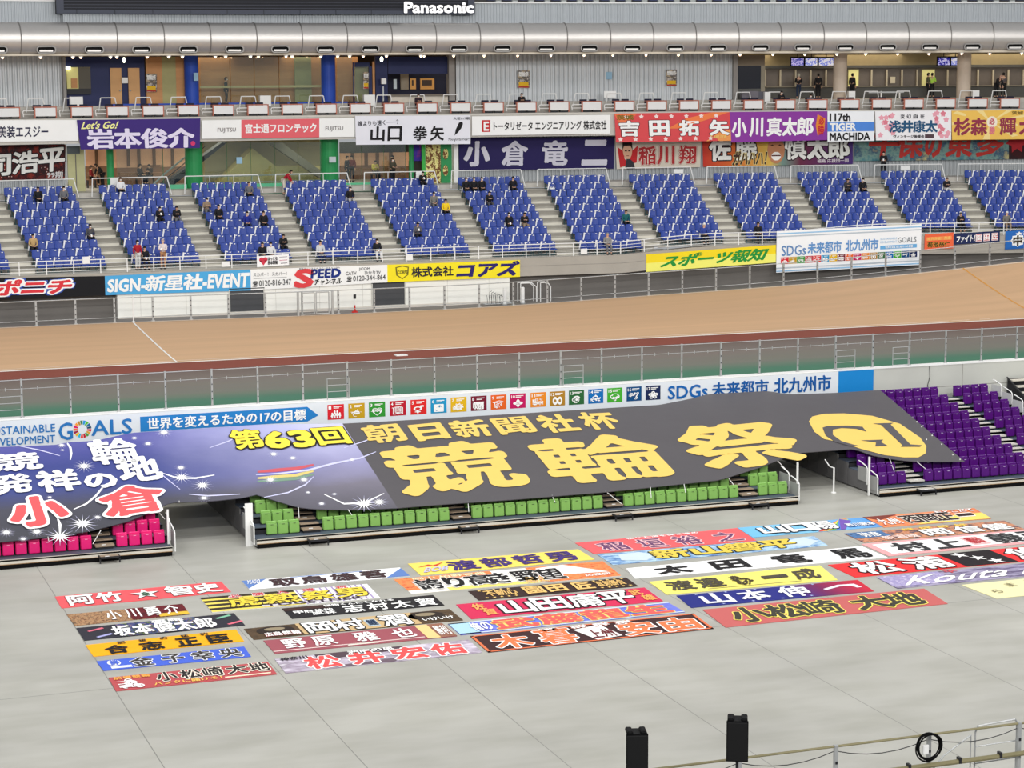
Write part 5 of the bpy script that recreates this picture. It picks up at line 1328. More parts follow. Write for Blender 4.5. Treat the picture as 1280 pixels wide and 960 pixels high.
# ---- glazed rooms of the upper level, x 80..568
DG = 4.4; DBK = 9.
mb = MB(); px_box(mb, 78, 71, 84, 137, DG-.3, DG+.4, mat('grey_trim', (150, 146, 142), .6)); px_box(mb, 561, 69, 569, 134, DG-.3, DG+.4, mat('grey_trim', (150, 146, 142))); struct(mb.build('trim_2'))
mb = MB()
for a, b, M in ((80, 182, NAVY), (182, 204, WOOD), (202, 222, OLIVE), (218, 236, WOOD), (246, 372, WOOD), (368, 390, OLIVE), (386, 405, WOOD), (418, 448, WOOD)):
    d = DG+.35 if b <= 236 else (DBK-2.5 if M is WOOD else DBK-3)
    px_box(mb, a, 71, b, 135, d, d+.15, M)
mb.cbox(SA, SB, FUP, CEIL, DBK+3, DBK+3.2, BROWN)
struct(mb.build('wall_upper_back'))
mb = MB(); px_box(mb, 136, 134-4, 470, 136, DG-.02, DG+.1, BLUEP); struct(mb.build('baseboard_upper'))
for a, b in ((232, 250), (403, 421)):
    s0 = S_(a, 100, DG-.3); s1 = S_(b, 100, DG-.3); mb = MB(); p = SP((s0+s1)/2, DG+.1, FUP); mb.tube((0, 0, 0), (0, 0, CEIL-FUP), (s1-s0)/2, BLUEP, 20); o = tag(mb.build('round_pillar'), 'blue round pillar beside the wood wall %s' % ('with the seated visitor' if a == 232 else 'near the poster door'), 'pillar'); o.location = p
# kiosk with shelf window
e_ = px_thing('kiosk_window', 'lit kiosk window with yellow wall in the navy front', 'window', 83, 84, 114, 117, DG+.25, .05, mat('kiosk_yellow', (222, 214, 140), .6, emit=.12))
mb = MB(); c0 = e_.location
for x0_, y0_, x1_, y1_, M in ((98, 84, 114, 116, mat('kiosk_shutter', (92, 88, 78), .6)), (83, 111, 114, 118, DARK), (89, 98, 97, 110, WOOD), (104, 108, 108, 115, WPAINT), (82, 83, 88, 87, LAMPW)):
    px_box(mb, x0_, y0_, x1_, y1_, DG+.15, DG+.24, M)
for v in range(len(mb.v)): mb.v[v] = mb.v[v]-c0
mb.build('shelf', e_)
for a, b, lb in ((137.5, 153, 'nearer the kiosk'), (160, 175.5, 'nearer the poster column')):
    e = px_thing('wood_door', 'light wood door in the navy front '+lb, 'door', a, 85, b, 131, DG+.2, .12, mat('door_wood', (206, 158, 106), .5, var=.08, scale=2))
    mb = MB(); p = onCyl(a+3 if a > 150 else b-3, 113, DG+.16)[2]-e.location; mb.ball(p, .06, STEEL, 8, 5); mb.build('knob', e)
px_thing('door_sign', 'small white sign between the two wood doors', 'sign', 152, 97, 160, 104, DG+.05, .04, WPAINT)
px_thing('wall_sign', 'pale blue notice on the blue pillar', 'sign', 242, 91, 248, 101, DG-.75, .03, mat('notice_blue', (150, 190, 216), .5))
POST = mottle('print_poster', [(30, 30, 36), (200, 180, 150), (60, 60, 66), (220, 210, 200), (40, 36, 40)], 3)
def poster(x0, y0, x1, y1, d, lb):
    s = Sheet(qcyl([(x0, y0), (x1, y0), (x1, y1), (x0, y1)], d), POST, .03, nx=4); s.rect(.1, .66, .9, .88, ink((232, 184, 40)), 1); s.rect(.08, .9, .92, .98, ink((180, 60, 40)), 1); s.text('競輪祭', .1, .08, .9, .34, WHITE, b=.04); s.build('poster', lb, 'poster', 'event posters')
poster(182.5, 92, 196, 115, DG+.2, 'dark event poster with yellow foot on the wood column')
poster(647, 88, 662, 110, DG-.05, 'dark event poster with yellow foot, first on the middle corrugated wall')
poster(832.5, 87, 846, 107.5, DG-.05, 'dark event poster with yellow foot, second on the middle corrugated wall')
poster(454, 90, 461, 111, DG-.1, 'narrow event poster on the blue framed door')
px_thing('wall_sign', 'small pale blue notice on the middle corrugated wall', 'sign', 758, 90, 765, 99, DG-.06, .03, mat('notice_blue', (150, 190, 216)))
px_thing('wall_sign', 'blank white notice low on the middle corrugated wall', 'sign', 755, 114, 770, 122, DG-1.4, .03, WPAINT)
# glass front
mb = MB(); GLS = glass()
for a, b in ((250, 288), (288, 318), (318, 349), (349, 403), (421, 441)): px_box(mb, a, 71, b, 131, DG, DG+.02, GLS)
for x in (288, 318, 349): px_box(mb, x-.6, 71, x+.6, 131, DG-.04, DG+.06, BROWN)
px_box(mb, 250, 107.5, 403, 109, DG+.5, DG+.55, mat('handrail_brass', (206, 186, 130), .4)); struct(mb.build('window_1'))
e = px_thing('glass_door', 'blue framed glass door with pull bar beside the poster', 'door', 441, 78, 443.5, 130, DG-.1, .12, NAVY)
mb = MB(); c0 = e.location
for x0_, y0_, x1_, y1_, M in ((443.5, 78, 462, 83.5, NAVY), (461, 83, 465.5, 130, NAVY), (443.5, 83.5, 461, 130, GLS), (442, 95, 443.2, 121, STEEL), (465.5, 77, 469, 130, WOOD), (443.5, 83.5, 461, 128, mat('door_backing', (176, 160, 116), .6))):
    px_box(mb, x0_, y0_, x1_, y1_, DG-.12 if M is STEEL else (DG+.6 if M.name == 'door_backing' else DG-.08), (DG-.06 if M is STEEL else (DG+.65 if M.name == 'door_backing' else DG+.02)), M)
for v in range(len(mb.v)): mb.v[v] = mb.v[v]-c0
mb.build('door_leaf', e)
# kiosk counter, dark opening
mb = MB(); px_box(mb, 469, 70, 485, 133, DG+.1, DG+.3, NAVY); px_box(mb, 485, 71, 562, 92, DG+.1, DG+.3, NAVY); px_box(mb, 485, 92, 562, 132, DG+3.4, DG+3.6, mat('kiosk_dark', (34, 38, 60), .7)); px_box(mb, 501, 92, 511, 112, DG+3, DG+3.2, mat('shelf_grey', (150, 140, 124), .6)); struct(mb.build('wall_kiosk'))
e = px_thing('counter', 'long pale counter in front of the dark kiosk opening', 'counter', 488, 120, 560, 128, DG-.3, .7, mat('counter_pale', (214, 206, 192), .5))
mb = MB(); c0 = e.location; px_box(mb, 486, 118.5, 561, 120, DG-.4, DG+.5, mat('counter_top', (120, 112, 100), .5)); px_box(mb, 490, 128, 559, 133, DG-.1, DG+.2, DARK)
for v in range(len(mb.v)): mb.v[v] = mb.v[v]-c0
mb.build('worktop', e)
for a, b, lb in ((513, 520, 'narrow orange screen in the dark kiosk'), (525.5, 543, 'wide orange screen in the dark kiosk')):
    e = px_thing('screen', lb, 'screen', a, 98, b, 111.5, DG+2.6, .1, mat('screen_orange', (190, 136, 70), .5, emit=.25)); mb = MB(); c0 = e.location; px_box(mb, a+2, 100, b-3, 107, DG+2.55, DG+2.6, BROWN)
    for v in range(len(mb.v)): mb.v[v] = mb.v[v]-c0
    mb.build('picture', e)
px_thing('dispenser', 'white dispenser box on a post beside the dark kiosk opening', 'dispenser', 477, 98, 483, 105, DG-.6, .25, WPAINT); px_thing('dispenser_post', 'pale post below the white dispenser box', 'post', 478.3, 108, 480, 131, DG-.5, .1, STEEL)
px_thing('notice_board', 'small pale panel inside the dark kiosk opening', 'sign', 492, 99, 496, 111, DG-.05, .05, mat('notice_pale', (190, 200, 204), .5))
for a, b, y0, y1, lb in ((325, 339, 119.5, 133, 'white box stand before the wood wall'), (455, 469, 118.5, 132, 'white box stand before the blue framed door'), (88, 104, 121, 134, 'grey and white box stand before the kiosk window'), (1061, 1069, 114, 128, 'white box stand beside the first round concrete column'), (1216, 1224, 113, 127, 'white box stand beside the second round concrete column'), (956, 963, 115, 127, 'white box stand beside the dark window')):
    px_thing('box_stand', lb, 'stand', a, y0, b, y1, 2.9, .4, WPAINT)
# ---- betting windows, x 918..1280
DT = 7.5
mb = MB(); px_box(mb, 917, 69, 922, 128, DG-.2, DG+.4, mat('grey_trim', (150, 146, 142))); struct(mb.build('trim_3'))
TW = mat('betting_wall', (150, 142, 124), .6, var=.05); TWD = mat('betting_wall_low', (96, 96, 92), .6, var=.05); TGL = mat('betting_shutter', (118, 108, 98), .35, var=.08)
mb = MB(); s1_ = SB-.5
mb.cbox(S_(918, 90, DT), s1_, onCyl(1000, 82, DT)[1], CEIL, DT, DT+.2, mat('betting_header', (176, 160, 122), .6)); mb.cbox(S_(918, 90, DT), s1_, onCyl(1000, 109, DT)[1], onCyl(1000, 82, DT)[1], DT+.3, DT+.5, TGL)
mb.cbox(S_(918, 90, DT), s1_, FUP, onCyl(1000, 109, DT)[1], DT, DT+.2, TWD); mb.cbox(S_(956, 90, DT), s1_, onCyl(1000, 85.5, DT)[1], onCyl(1000, 82, DT)[1], DT-.1, DT, TWD); mb.cbox(S_(956, 90, DT), s1_, onCyl(1000, 109, DT)[1], onCyl(1000, 108, DT)[1], DT-.35, DT, TW)
for x in [956+19*i for i in range(24)]:
    if 1062 < x < 1072 or 1152 < x < 1166: continue
    px_box(mb, x, 87, x+1.4, 108, DT-.05, DT+.1, mat('mullion_cream', (206, 194, 168), .5))
px_box(mb, 1061, 87, 1073, 108, DT+.1, DT+.25, mat('lit_room', (236, 226, 150), .5, emit=.3)); px_box(mb, 1153, 87, 1168, 108, DT+.1, DT+.25, mat('lit_room', (236, 226, 150)))
px_box(mb, 920, 82, 951, 111, DT-3, DT-2.8, mat('dark_window', (34, 36, 46), .2)); px_box(mb, 919, 69, 956, 82, DT-3, DT-2.8, mat('betting_lintel', (128, 116, 98), .6)); px_box(mb, 951, 82, 956, 128, DT-3, DT-2.8, TW); px_box(mb, 920, 111, 951, 128, DT-3, DT-2.8, TWD)
struct(mb.build('wall_upper_east'))
for a, b, lb in ((1043.5, 1060.5, 'round cream column beside the row of three screens'), (1198, 1215.5, 'round cream column beside the pair of screens')):
    d = 3.6; s0, s1 = S_(a, 100, d), S_(b, 100, d); mb = MB(); mb.tube((0, 0, 0), (0, 0, CEIL-FUP), (s1-s0)/2, mat('column_cream', (206, 190, 172), .6, var=.04), 22); o = tag(mb.build('round_pillar'), lb, 'pillar'); o.location = SP((s0+s1)/2, d+.4, FUP)
SCR1 = mottle('print_screen_violet', [(120, 90, 200), (200, 190, 240), (70, 70, 170), (230, 230, 250)], 5, hard=True); SCR2 = mottle('print_screen_pale', [(190, 200, 230), (120, 130, 220), (240, 240, 250), (230, 200, 160)], 5, hard=True); SCR3 = mottle('print_screen_blue', [(50, 40, 160), (40, 36, 150), (200, 196, 240), (60, 50, 170)], 6, hard=True)
for M in (SCR1, SCR2, SCR3):
    b = M.node_tree.nodes['Principled BSDF']; M.node_tree.links.new(M.node_tree.nodes['Color Ramp'].outputs[0], b.inputs['Emission Color']); b.inputs['Emission Strength'].default_value = .55
for a, b, y0, y1, M, lb in ((988.5, 1005.5, 71, 83, SCR1, 'first of the three hanging violet screens'), (1006, 1022.5, 71, 83, SCR2, 'middle of the three hanging violet screens'), (1023, 1043, 71, 83, SCR2, 'last of the three hanging violet screens, beside the column'), (1171.5, 1188, 70.5, 82.5, SCR3, 'deep blue hanging screen of the pair'), (1188.5, 1200, 70.5, 82.5, SCR2, 'pale hanging screen of the pair')):
    e = px_thing('monitor', lb, 'screen', a, y0, b, y1, 5.2, .15, RUBBER); mb = MB(); c0 = e.location; px_box(mb, a+1, y0+1.6, b-1, y1-1.2, 5.17, 5.2, M)
    for v in range(len(mb.v)): mb.v[v] = mb.v[v]-c0
    mb.build('display', e); mb = MB(); p = onCyl((a+b)/2, y0, 5.3)[2]-c0; mb.tube(p, p+Vector((0, 0, .4)), .03, DARK); mb.build('hanger', e)
e = px_thing('belt_barrier', 'low pale barrier bars before the betting windows between the columns', 'barrier', 1086, 114.5, 1130, 116, 5., .06, STEEL)
mb = MB(); c0 = e.location
for x in (1101, 1124): px_box(mb, x, 114, x+1.3, 125, 5., 5.08, WPAINT)
for v in range(len(mb.v)): mb.v[v] = mb.v[v]-c0
mb.build('post', e)
px_thing('padded_machine', 'grey padded machine beside the dark window', 'machine', 928, 114, 948, 122, 3.2, .6, mat('machine_grey', (112, 108, 116), .6)); px_thing('machine_case', 'dark grey case at the end of the padded machine', 'machine', 948, 114.5, 957, 124, 3.3, .5, mat('machine_dark', (90, 90, 100), .6))
px_thing('paper_notice', 'cream paper taped on the betting window beside the barrier', 'notice', 1113, 96, 1119, 104, DT-.1, .02, mat('paper_cream', (226, 214, 186), .6))

# ---- desks along the balcony edge
DESKW = mat('desk_white', (228, 228, 228), .5, var=.02); DESKT = mat('desk_terracotta', (186, 112, 92), .5, var=.04)
def desk_meshes():
    b = MB(); b.box((0, 0, .40), (1.22, .05, .50), DESKW); p1 = b.mesh('front_panel')
    b = MB(); b.box((0, .3, .69), (1.36, .7, .05), DESKT)
    for sx in (-.64, .64): b.box((sx, .1, .36), (.06, .3, .66), DESKT)
    p2 = b.mesh('desk_top'); b = MB()
    for sx in (-.3, .34): b.box((sx, .1, .06), (.52, .1, .1), DARK)
    p3 = b.mesh('foot'); b = MB(); b.path([(-1.32, .0, .12), (-1.36, 0, .42), (-1.3, 0, .5), (-.7, 0, .5)], .028, WPAINT); b.path([(-1.35, 0, .28), (-.7, 0, .28)], .022, WPAINT); p4 = b.mesh('side_rail')
    b = MB()
    for sx in (-.32, .32): b.rbox((sx, 1.05, .62), (.5, .08, .4), mat('navy_cushion', (26, 26, 52), .6), .03); b.box((sx, 1.1, .25), (.1, .06, .5), DARK)
    p5 = b.mesh('seat_back'); return p1, p2, p3, p4, p5
DM = desk_meshes(); hb = MB(); hb.path([(-.58, -.0, -.02), (-.44, 0, .84), (.44, 0, .84), (.60, 0, -.02)], .035, WPAINT); HM = hb.mesh('hoop')
# desks stand 2.1 m apart
s146, s1 = S_(146.5, 140, 1.4), S_(941, 135, 1.4)
nd = 19; stp = (s1-s146)/nd
DESKS = []
for i in range(-5, 32):
    s_ = s146+stp*i; p = SP(s_, 1.25, FZ1); x, y = proj(p+Vector((0, 0, .4)))
    if not -14 < x < 1296: continue
    DESKS.append((s_, x))
def nth(i):
    return ORD[i] if i < 13 else ('fourteenth fifteenth sixteenth seventeenth eighteenth nineteenth twentieth'.split()[i-13] if i < 20 else ('thirtieth' if i == 29 else ('twenty-' if i < 29 else 'thirty-')+ORD[(i-20) % 10]))
for i, (s_, x) in enumerate(DESKS):
    e = empty('viewing_desk', SP(s_, 1.25, FZ1), -s_/RB, 'white fronted desk with terracotta top, %s from left along the balcony' % nth(i), 'desk', 'balcony desks')
    for nm, me in zip(('front_panel', 'desk_top', 'foot', 'side_rail', 'seat_back'), DM): o = bpy.data.objects.new(nm, me); COL.objects.link(o); o.parent = e
    e = empty('hoop_rail', SP(s_-.25, 2.95, FZ1+.35), -s_/RB, 'white hoop rail behind the %s desk from left on the balcony' % nth(i), 'railing', 'balcony hoop rails')
    o = bpy.data.objects.new('hoop', HM); COL.objects.link(o); o.parent = e

# ================================================================== BANNERS ON THE BALCONY FRONT
FD = .93
def bal(q, base, d=FD-.06, **k): return Sheet(qcyl(q, d), base, .03, **k)
PB = (248, 248, 246)
s = bal([(-70, 150.5), (98, 150), (98, 176), (-70, 178)], ink(PB)); s.text('美装エスジー', .40, .26, .77, .82, (40, 40, 70), b=.015); s.build('balcony_board', 'white board with thin dark lettering at the end of the balcony front', 'sign')
s = bal([(252, 150.5), (447, 147.5), (447, 171), (252, 173.5)], ink(PB)); s.rect(.25, 0, .75, 1, ink((230, 104, 112)), 1); s.text('富士通フロンテック', .275, .24, .73, .72, WHITE, b=.03, l=2); s.text('FUJITSU', .1, .42, .215, .7, (130, 124, 124), b=.01); s.text('FUJITSU', .79, .42, .905, .7, (130, 124, 124), b=.01); s.rect(.98, 0, .984, 1, ink((170, 170, 168)), 1); s.build('balcony_board', 'white board with coral middle part on the balcony front', 'sign')
s = bal([(590, 145.5), (763, 143.5), (763, 167), (590, 169.5)], ink(PB)); s.rect(.07, .2, .13, .82, ink((200, 50, 54)), 1); s.text('E', .085, .3, .118, .74, WHITE, b=.03, l=2); s.text('トータリゼータ エンジニアリング 株式会社', .155, .3, .97, .76, (40, 38, 40), b=.02); s.build('balcony_board', 'white board with small red square and dark lettering on the balcony front', 'sign')
s = bal([(96, 150), (250.5, 148), (250, 185), (101, 187)], ink((64, 44, 122)), FD-.14, wave=.02)
s.text("Let's Go!", .04, .06, .32, .3, (244, 240, 160), b=.03, slant=.1); s.chars('岩本俊介', .06, .34, .95, .95, (232, 224, 246), b=.05, gap=.08); s.ell(.94, .84, .02, .08, ink((214, 60, 110)), 1); s.build('cloth_banner', 'deep violet cloth with pale characters hung on the balcony front', 'banner')
s = bal([(444, 145), (588, 144), (588, 180), (445, 181)], ink((234, 234, 242)), FD-.14, wave=.02)
for ch, u in zip('山口拳矢', (.13, .28, .5, .65)): s.text(ch, u, .38, u+.115, .86, BLACK, b=.03, slant=.06)
s.text('誰よりも速く──？', .02, .18, .37, .36, (50, 50, 60), b=.015, skew=-.06); s.poly([(.93, .22), (.9, .25), (.87, .5), (.86, .7), (.89, .6), (.92, .45), (.935, .3)], ink(BLACK), 1); s.text('大垣117期', .85, .06, .99, .16, (60, 60, 66), b=.01); s.text('You gotta ride!!', .8, .78, .99, .9, (60, 60, 66), b=.005, slant=.05); s.build('cloth_banner', 'silver white cloth with black brush characters hung on the balcony front', 'banner')
s = bal([(768, 142), (912, 140), (914, 176), (770, 178)], ink((222, 80, 84)), FD-.13, wave=.015)
s.tess([(.45, .55), (.62, .2), (.85, 0), (1, 0), (.8, .25), (.55, .55)], ink((244, 130, 76)), 1); s.tess([(.78, 1), (.9, .7), (1, .6), (1, 1)], ink((244, 160, 90)), 1); s.tess([(0, .02), (.2, 0), (.05, .5)], ink((240, 120, 76)), 1)
for i in range(7): s.star(.1+.13*i, .12, .022, .08, ink((250, 226, 222)), 2, 5, .6); s.star(.04+.13*i, .9, .022, .08, ink((250, 226, 222)), 2, 5, .6)
s.text('茨城', .02, .06, .16, .22, (120, 110, 40), b=.05, l=2)
for ch, u in zip('吉田拓矢', (.04, .3, .56, .82)): s.text(ch, u, .28, u+.16, .78, WHITE, b=.045, out=(80, 24, 34), ow=.03, l=2)
s.text('TAKUYA', .82, .8, .96, .9, (240, 210, 120), b=.02, l=3); s.build('cloth_banner', 'coral and orange cloth with white flowers hung on the balcony front', 'banner')
s = bal([(912, 140), (1034, 139), (1034, 175), (914, 178)], ink((142, 60, 160)), FD-.12, wave=.015)
for ch, u, w in (('小', .02, .14), ('川', .2, .13), ('真', .38, .14), ('太', .54, .14), ('郎', .69, .16)): s.text(ch, u, .22, u+w, .8, WHITE, b=.045, slant=.08)
s.poly([(.9, .1), (.98, .25), (.97, .7), (.9, .85), (.88, .5)], ink((232, 140, 50)), 1); s.chars('勝', .9, .5, .97, .8, (200, 40, 60), b=.04, l=2); s.chars('必', .91, .2, .97, .45, (200, 40, 60), b=.04, l=2); s.build('cloth_banner', 'purple cloth with white characters hung on the balcony front', 'banner')
s = bal([(1034.5, 139), (1093, 139), (1093, 176), (1034.5, 177)], ink((246, 248, 252)), FD-.16, wave=.01)
s.rect(0, .36, 1, .67, ink((84, 140, 222)), 1); s.text('117th', .05, .08, .48, .32, BLACK, b=.03); s.text('TIGER', .05, .4, .6, .64, WHITE, b=.04, l=2); s.text('MACHIDA', .05, .72, .9, .96, BLACK, b=.035); s.build('cloth_banner', 'white cloth with one blue stripe and three short lines of letters on the balcony front', 'banner')
s = bal([(1094, 139), (1189, 138), (1189, 175), (1095, 175.5)], ink((248, 246, 248)), FD-.12, wave=.012)
for i in range(26):
    s_u = (.05+.2*random.random()) if i % 2 else (.76+.2*random.random()); s.star(s_u, .08+.82*random.random(), .04, .1, ink((240, 168, 182) if i % 3 else (226, 130, 146)), 1+.02*i, 5, .65)
for ch, u in zip('浅井康太', (.18, .34, .5, .66)): s.text(ch, u, .34, u+.15, .72, (40, 88, 126), b=.045, l=3)
for ch, u in zip('変幻自在', (.33, .41, .5, .59)): s.text(ch, u, .12, u+.055, .26, (60, 60, 70), b=.02, l=3)
s.text('ヴィンテージ後援会', .23, .82, .64, .92, (50, 44, 50), b=.03, l=3); s.rect(.65, .8, .77, .93, ink((90, 70, 76)), 2); s.build('cloth_banner', 'white cloth with pink blossoms and blue characters hung on the balcony front', 'banner')
s = bal([(1189.5, 138.5), (1300, 137.2), (1300, 173.7), (1190, 175)], ink((244, 198, 96)), FD-.12, wave=.012)
for i in range(9):
    a = 2*math.pi*i/9+.2; s.tess([(.44, .4), (.44+.7*math.cos(a), .4+.9*math.sin(a)) if False else (min(1, max(0, .44+.5*math.cos(a))), min(1, max(0, .4+.6*math.sin(a)))), (min(1, max(0, .44+.5*math.cos(a+.16))), min(1, max(0, .4+.6*math.sin(a+.16))))], ink((250, 224, 150)), 1)
for ch, u in zip('杉森輝大', (.03, .22, .55, .77)): s.text(ch, u, .28, u+.17, .82, (150, 56, 76), b=.05, l=2)
s.ell(.455, .4, .06, .2, ink((250, 240, 220)), 1.5); s.chars('必', .42, .26, .49, .48, (200, 60, 90), b=.04, l=2); s.chars('勝', .42, .56, .49, .8, (226, 120, 140), b=.04, l=2); s.text('茨城 取手', .68, .04, .96, .16, (110, 90, 40), b=.02, l=2); s.build('cloth_banner', 'golden cloth with maroon characters hung on the balcony front', 'banner')
# cloths on the lower walls
DLB = DL-.14
s = bal([(-70, 182), (82, 181), (81, 224), (-70, 227)], mottle('print_crimson_dark', [(40, 14, 18), (90, 24, 24), (30, 16, 22), (130, 40, 30), (50, 20, 26)], 1.2), DLB)
for ch, u, dv in (('司', .35, .12), ('浩', .58, .02), ('平', .80, -.06)): s.text(ch, u-.02, .2+dv, u+.19, .82+dv*.6, (226, 226, 222), b=.03, out=(30, 20, 24), ow=.04, skew=-.06)
s.text('99期', .85, .78, .98, .95, (210, 206, 206), b=.03)
for i in range(30): s.star(.4+.58*random.random(), .55+.42*random.random(), .006, .022, ink((236, 200, 190)), 1, 4, .4)
s.build('cloth_banner', 'dark crimson cloth with silver characters under the balcony', 'banner')
s = bal([(573, 172.5), (768, 171), (767, 211), (574, 213)], ink((36, 28, 82)), DLB, wave=.01)
for ch, u in zip('小倉竜二', (.04, .28, .54, .80)): s.text(ch, u, .14, u+.15, .84, (206, 204, 216), b=.06, slant=.05)
s.build('cloth_banner', 'navy cloth with widely spaced silver characters under the balcony', 'banner')
s = bal([(769, 172), (877, 171), (875, 209), (771, 211.5)], ink((214, 204, 188)), DLB, wave=.01)
for ch, u in zip('稲川翔', (.27, .49, .75)): s.text(ch, u, .3, u+.19, .86, (170, 44, 48), b=.03, out=(236, 226, 212), ow=.02, out2=(150, 40, 44))
s.tess([(.02, .3), (.1, .45), (.2, .4), (.26, .25), (.24, .8), (.04, .95)], ink((190, 40, 44)), 1); s.ell(.135, .42, .055, .27, ink((216, 170, 140)), 2)
s.tess([(.075, .4), (.08, .12), (.13, .02), (.19, .12), (.195, .4), (.17, .26), (.1, .26)], ink((40, 26, 26)), 3); s.tess([(.1, .95), (.12, .68), (.16, .68), (.2, .78), (.22, 1), (.12, 1)], ink((50, 50, 56)), 2)
for u in (.115, .155): s.rect(u-.012, .4, u+.012, .44, ink((40, 26, 26)), 4)
s.rect(.12, .57, .15, .59, ink((120, 50, 46)), 4); s.text('大阪 浪速のスピード', .4, .04, .86, .16, (90, 40, 40), b=.02); s.build('cloth_banner', 'beige cloth with red characters and a drawn face under the balcony', 'banner')
s = bal([(878, 169), (1066, 167), (1066, 205), (879, 208.5)], ramp_mat('print_fire_to_violet', 'X', [(-5.2, (200, 50, 44)), (-3, (222, 110, 50)), (-.5, (226, 190, 90)), (.3, (120, 150, 140)), (1.5, (110, 44, 70)), (5, (76, 50, 120))]), DLB)
for ch, u in (('佐', .05), ('藤', .22), ('慎', .55), ('太', .7), ('郎', .84)): s.text(ch, u, .08, u+.13, .78, (238, 238, 232), b=.06, out=(40, 24, 30), ow=.04, l=2)
s.text('ガハハハ！', .2, .54, .42, .96, (70, 50, 40), b=.05, out=(240, 220, 150), ow=.04, l=4, slant=.06)
s.ell(.485, .5, .058, .44, ink((196, 134, 96)), 4); s.ell(.485, .7, .032, .14, ink((250, 246, 240)), 5)
s.rect(.455, .66, .515, .7, ink((90, 40, 36)), 5.5)
for u in (.46, .51): s.tess([(u-.018, .38), (u, .32), (u+.018, .38), (u, .36)], ink((60, 30, 26)), 5)
s.text('福島 応援団一同', .76, .82, .97, .94, (230, 220, 226), b=.01, l=3); s.build('cloth_banner', 'fiery cloth with white characters and a laughing drawn face under the balcony', 'banner')
s = bal([(1068, 166), (1261, 164), (1261, 199), (1068, 201.5)], mottle('print_teal_sea', [(40, 70, 90), (70, 120, 130), (120, 150, 140), (50, 80, 110), (180, 170, 120)], .9), DLB)
for ch, u, w in (('千', .1, .18), ('保', .28, .16), ('の', .46, .1), ('東', .6, .16), ('多', .8, .16)): s.text(ch, u, .02, u+w, .86, (176, 50, 44), b=.045, slant=.12, l=2)
s.build('cloth_banner', 'teal sea coloured cloth with red brush characters under the balcony', 'banner')
s = bal([(1261.5, 166), (1310, 165.5), (1310, 198), (1261.5, 199)], mottle('print_black_red', [(24, 18, 20), (60, 16, 20), (30, 20, 24)], 2), DLB); s.star(.2, .3, .3, .5, ink((170, 36, 44)), 1, 7, .6); s.star(.8, .6, .3, .4, ink((150, 30, 40)), 1, 7, .6); s.build('cloth_banner', 'black and red cloth at the far end under the balcony', 'banner')
# notices on hoop rails
for a, b, y0, y1, lb in ((138, 148, 223, 233, 'white notice on the hoop rail behind the third seat block from left'), (520, 530, 214, 222.5, 'white notice on the hoop rail near the green poster doors'), (842, 854, 211.5, 216.5, 'white notice on the hoop rail below the beige cloth'), (1126, 1138, 207, 213, 'white notice on the hoop rail below the teal cloth')):
    s = Sheet(qcyl([(a, y0), (b, y0), (b, y1), (a, y1)], .5), WPAINT, .02, nx=2); s.build('notice_sheet', lb, 'notice')

# ================================================================== LOWER CONCOURSE
GREEN = mat('green_pillar', (44, 146, 84), .5, var=.04); GREENL = mat('green_sill', (96, 190, 146), .5, var=.04); PEACH = mat('lit_peach_wall', (226, 172, 136), .6, emit=.12); KHAKI = mat('khaki_panel', (186, 184, 138), .5, var=.05)
mb = MB(); px_box(mb, 84, 183, 107, 241, DL, DL+.2, KHAKI); px_box(mb, 95, 193, 95.6, 241, DL-.03, DL, DKCONC); px_box(mb, 84, 183, 100, 192, DL-.05, DL, mat('vent_grey', (92, 100, 104), .6)); px_box(mb, 82.5, 178, 84.5, 240, DL-.05, DL+.3, WPAINT); px_box(mb, 567, 172, 573, 232, DL-.2, DL+.3, WPAINT)
struct(mb.build('wall_lower_panel'))
mb = MB(); px_box(mb, 107, 186, 235, 208, 9, 9.2, PEACH); px_box(mb, 107, 208, 235, 238, 9, 9.2, mat('bench_brown', (150, 110, 84), .6)); px_box(mb, 425, 190, 520, 207, 9, 9.2, PEACH); px_box(mb, 425, 207, 520, 236, 9, 9.2, mat('bench_brown', (150, 110, 84))); px_box(mb, 425, 178, 520, 190, 6, 6.2, mat('dark_beam', (60, 60, 58), .6))  # last block: dark beam above the peach wall
px_box(mb, 235, 176, 410, 240, 9.5, 9.7, mat('stairwell_khaki', (160, 150, 116), .7, var=.12, scale=.5))
for x in (119, 159, 172, 191, 214, 439, 456, 470, 487): px_box(mb, x, 186, x+4, 208, 8.8, 9, mat('wood_post', (122, 92, 72), .6))
struct(mb.build('wall_lower_back'))
for a, b, lb in ((135, 144, 'slim green pillar near the lit bench room'), (233, 255, 'thick green pillar beside the escalator'), (402, 425, 'thick green pillar with a small pale sign'), (513, 519, 'slim green door post beside the poster doors')):
    s0, s1 = S_(a, 210, DL-.1), S_(b, 210, DL-.1); mb = MB(); mb.tube((0, 0, 0), (0, 0, FZ0-FLO), (s1-s0)/2, GREEN, 20); o = tag(mb.build('round_pillar'), lb, 'pillar'); o.location = SP((s0+s1)/2, DL+.3, FLO)
px_thing('wall_sign', 'small pale sign on the thick green pillar', 'sign', 411.5, 196, 420, 203, DL-.85, .03, mat('notice_pale', (190, 200, 204)))
px_thing('wall_sign', 'small blue notice on the stairwell glass', 'sign', 295.5, 196.5, 303, 204.5, DL-.1, .03, mat('notice_blue', (150, 190, 216)))
mb = MB()
for a, b in ((145, 204), (204, 233), (255, 284), (284, 314), (314, 344), (344, 373), (373, 402), (425, 452), (452, 480), (480, 507)): px_box(mb, a, 178, b, 238, DL+.05, DL+.07, GLS)
for x in (204, 284, 314, 344, 373, 452, 480, 507): px_box(mb, x-.5, 178, x+.5, 238, DL+.02, DL+.1, mat('green_mullion', (70, 120, 92), .5))
struct(mb.build('window_2'))
mb = MB()
